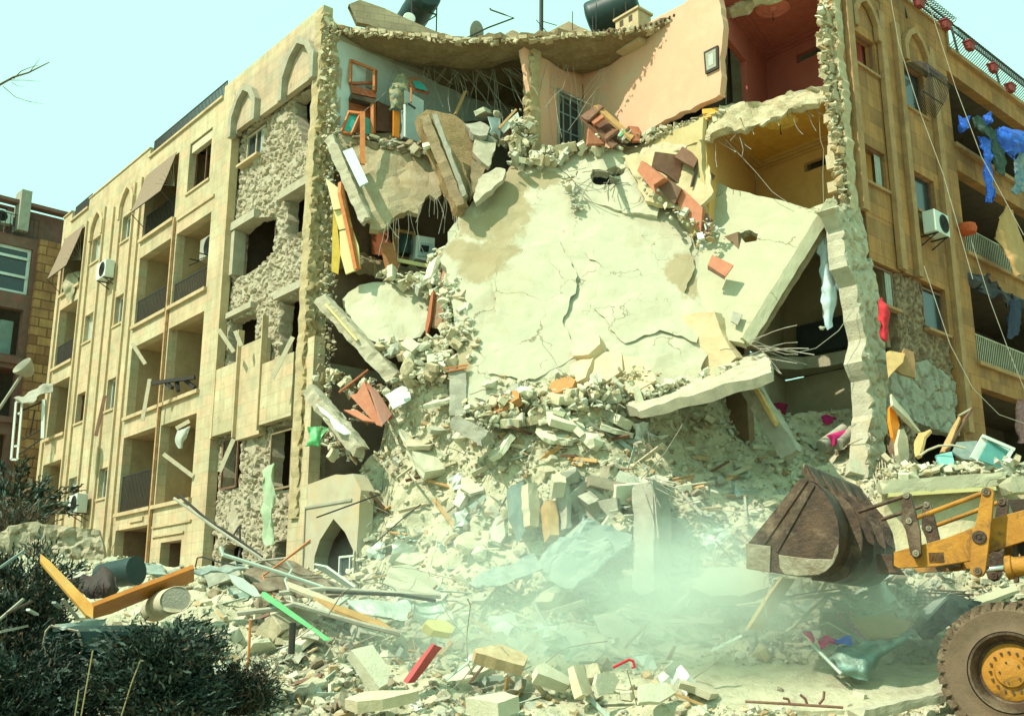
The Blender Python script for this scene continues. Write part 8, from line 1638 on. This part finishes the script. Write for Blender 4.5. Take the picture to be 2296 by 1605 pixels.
shrub('dry_shrub', 'grey leafless twiggy shrub in front of the neighbouring building', at(20, 1265, 27), 1.4, .8, 1.7, 2200, (.3, .8, 2.5, 4), .08, 5, dry=True, twn=260)
shrub('green_shrub', 'small green shrub behind the dry twiggy one', at(30, 1180, 33), 2.0, 1.0, 1.8, 2600, (2, 5, 3, 2), .12, 6, twn=60)
# dark plank litter in the shrubs
for i, (a, b, m) in enumerate((((0, 740), (210, 560), m_concg), ((60, 690), (290, 580), m_bark), ((0, 855), (250, 800), m_concg), ((480, 590), (540, 640), m_sheet), ((560, 560), (700, 740), m_concg), ((0, 280), (215, 130), m_sheet), ((250, 655), (330, 700), MATS['pale_metal']))):
    strut('stick', ('long grey stick low', 'brown stick', 'lowest grey stick', 'short grey plate', 'grey slat beside the orange frame', 'grey metal edge high up', 'small pale plate')[i]+' among the shrubs at the left', BL, (*a, 15.6), (*b, 15.8), .06, .03, m, 'stick')
for i, (a, b, c) in enumerate((((1085, 1605), (1170, 1330), (1260, 1095)), ((725, 1605), (780, 1300), (830, 1020)), ((670, 1605), (690, 1480), (705, 1370)))): pipe('dry_stalk', ('rightmost', 'middle', 'leftmost')[i]+' of the three thin dry stalks before the conifer shrub', BL, [(*a, 13.3), (*b, 13.3), (*c, 13.3)], .008, mat('stalk', (.36, .30, .14), rough=.9), 'stalk', n=5)
pipe('orange_stick', 'thin orange stick standing in the blocks right of the conifer shrub', L5, [(1655, 1250, 15.8), (1665, 1080, 15.8), (1670, 930, 15.8)], .018, m_orwood, 'stick'); pipe('dark_post', 'short dark post standing in the blocks under the green board', L5, [(1945, 1160, 16.6), (1955, 950, 16.6)], .05, m_iron, 'post')
# bare branch entering at the left
t = empty('bare_tree', (-6.5, 9.5, 0), 'bare tree branch reaching into the sky at the left edge', 'tree'); B1 = lambda x, y: at(*L1(x, y), 9.5)
mb = MB(); mb.tube([Vector((-6.5, 9.5, 0)), Vector((-6.4, 9.5, 3)), Vector((-6.0, 9.5, 5)), B1(-200, 380)], [.12, .1, .06, .03], 8); mb.build('trunk', m_bark, t)
for pts, r in (([(-200, 380), (0, 300), (90, 250), (190, 220), (270, 180), (330, 150)], .014), ([(90, 260), (140, 210), (200, 185), (260, 170)], .006), ([(60, 270), (160, 270), (270, 278)], .004), ([(20, 310), (100, 380), (170, 405), (290, 430)], .004), ([(80, 285), (120, 310), (160, 312)], .003), ([(190, 225), (240, 160), (270, 120)], .004), ([(170, 405), (205, 415), (208, 435)], .002)):
    mb = MB(); mb.tube([B1(x, y) for x, y in pts], [r*(1-.7*i/(len(pts)-1)) for i in range(len(pts))], 5); mb.build('branch', m_bark, t)
# ================================================================ dust cloud
mb = MB(); C_ = at(1430, 1405, 18.4); vs, fs = [], []
mb.lathe(C_, (0, 0, 1), [(-1.6, 0.01), (-1.5, 1), (0, 1), (2.6, 1), (2.7, .01)], 8)
dc = mb.build('dust_cloud', None, base=False) if 0 else None
bm = bmesh.new(); bmesh.ops.create_icosphere(bm, subdivisions=3, radius=1); me = bpy.data.meshes.new('dust_cloud'); bm.to_mesh(me); bm.free(); dc = bpy.data.objects.new('dust_cloud', me); col.objects.link(dc); dc.location = C_; dc.scale = (6.0, 2.3, 2.7)
dm = bpy.data.materials.new('airborne_dust'); dm.use_nodes = True; t_ = dm.node_tree; t_.nodes.clear(); N = t_.nodes; K = t_.links
ou = N.new('ShaderNodeOutputMaterial'); pv = N.new('ShaderNodeVolumePrincipled'); K.new(pv.outputs[0], ou.inputs['Volume']); pv.inputs['Color'].default_value = (.87, 1, .91, 1); pv.inputs['Anisotropy'].default_value = .2
tc = N.new('ShaderNodeTexCoord'); ln = N.new('ShaderNodeVectorMath'); ln.operation = 'LENGTH'; K.new(tc.outputs['Object'], ln.inputs[0]); fo = N.new('ShaderNodeMapRange'); fo.inputs[1].default_value = .25; fo.inputs[2].default_value = .98; fo.inputs[3].default_value = 1; fo.inputs[4].default_value = 0; K.new(ln.outputs['Value'], fo.inputs[0])
nz = N.new('ShaderNodeTexNoise'); nz.inputs['Scale'].default_value = 1.9; nz.inputs['Detail'].default_value = 4; K.new(tc.outputs['Object'], nz.inputs['Vector']); nr = N.new('ShaderNodeMapRange'); nr.inputs[1].default_value = .36; nr.inputs[2].default_value = .66; K.new(nz.outputs[0], nr.inputs[0])
m1 = N.new('ShaderNodeMath'); m1.operation = 'MULTIPLY'; K.new(fo.outputs[0], m1.inputs[0]); K.new(nr.outputs[0], m1.inputs[1]); m2 = N.new('ShaderNodeMath'); m2.operation = 'MULTIPLY'; K.new(m1.outputs[0], m2.inputs[0]); m2.inputs[1].default_value = 1.3; K.new(m2.outputs[0], pv.inputs['Density'])
me.materials.append(dm); tag(dc, 'pale cloud of dust drifting over the heap in front of the standing grey column', 'dust', kind='stuff')
scn.cycles.volume_step_rate = 2.5; scn.cycles.volume_max_steps = 96
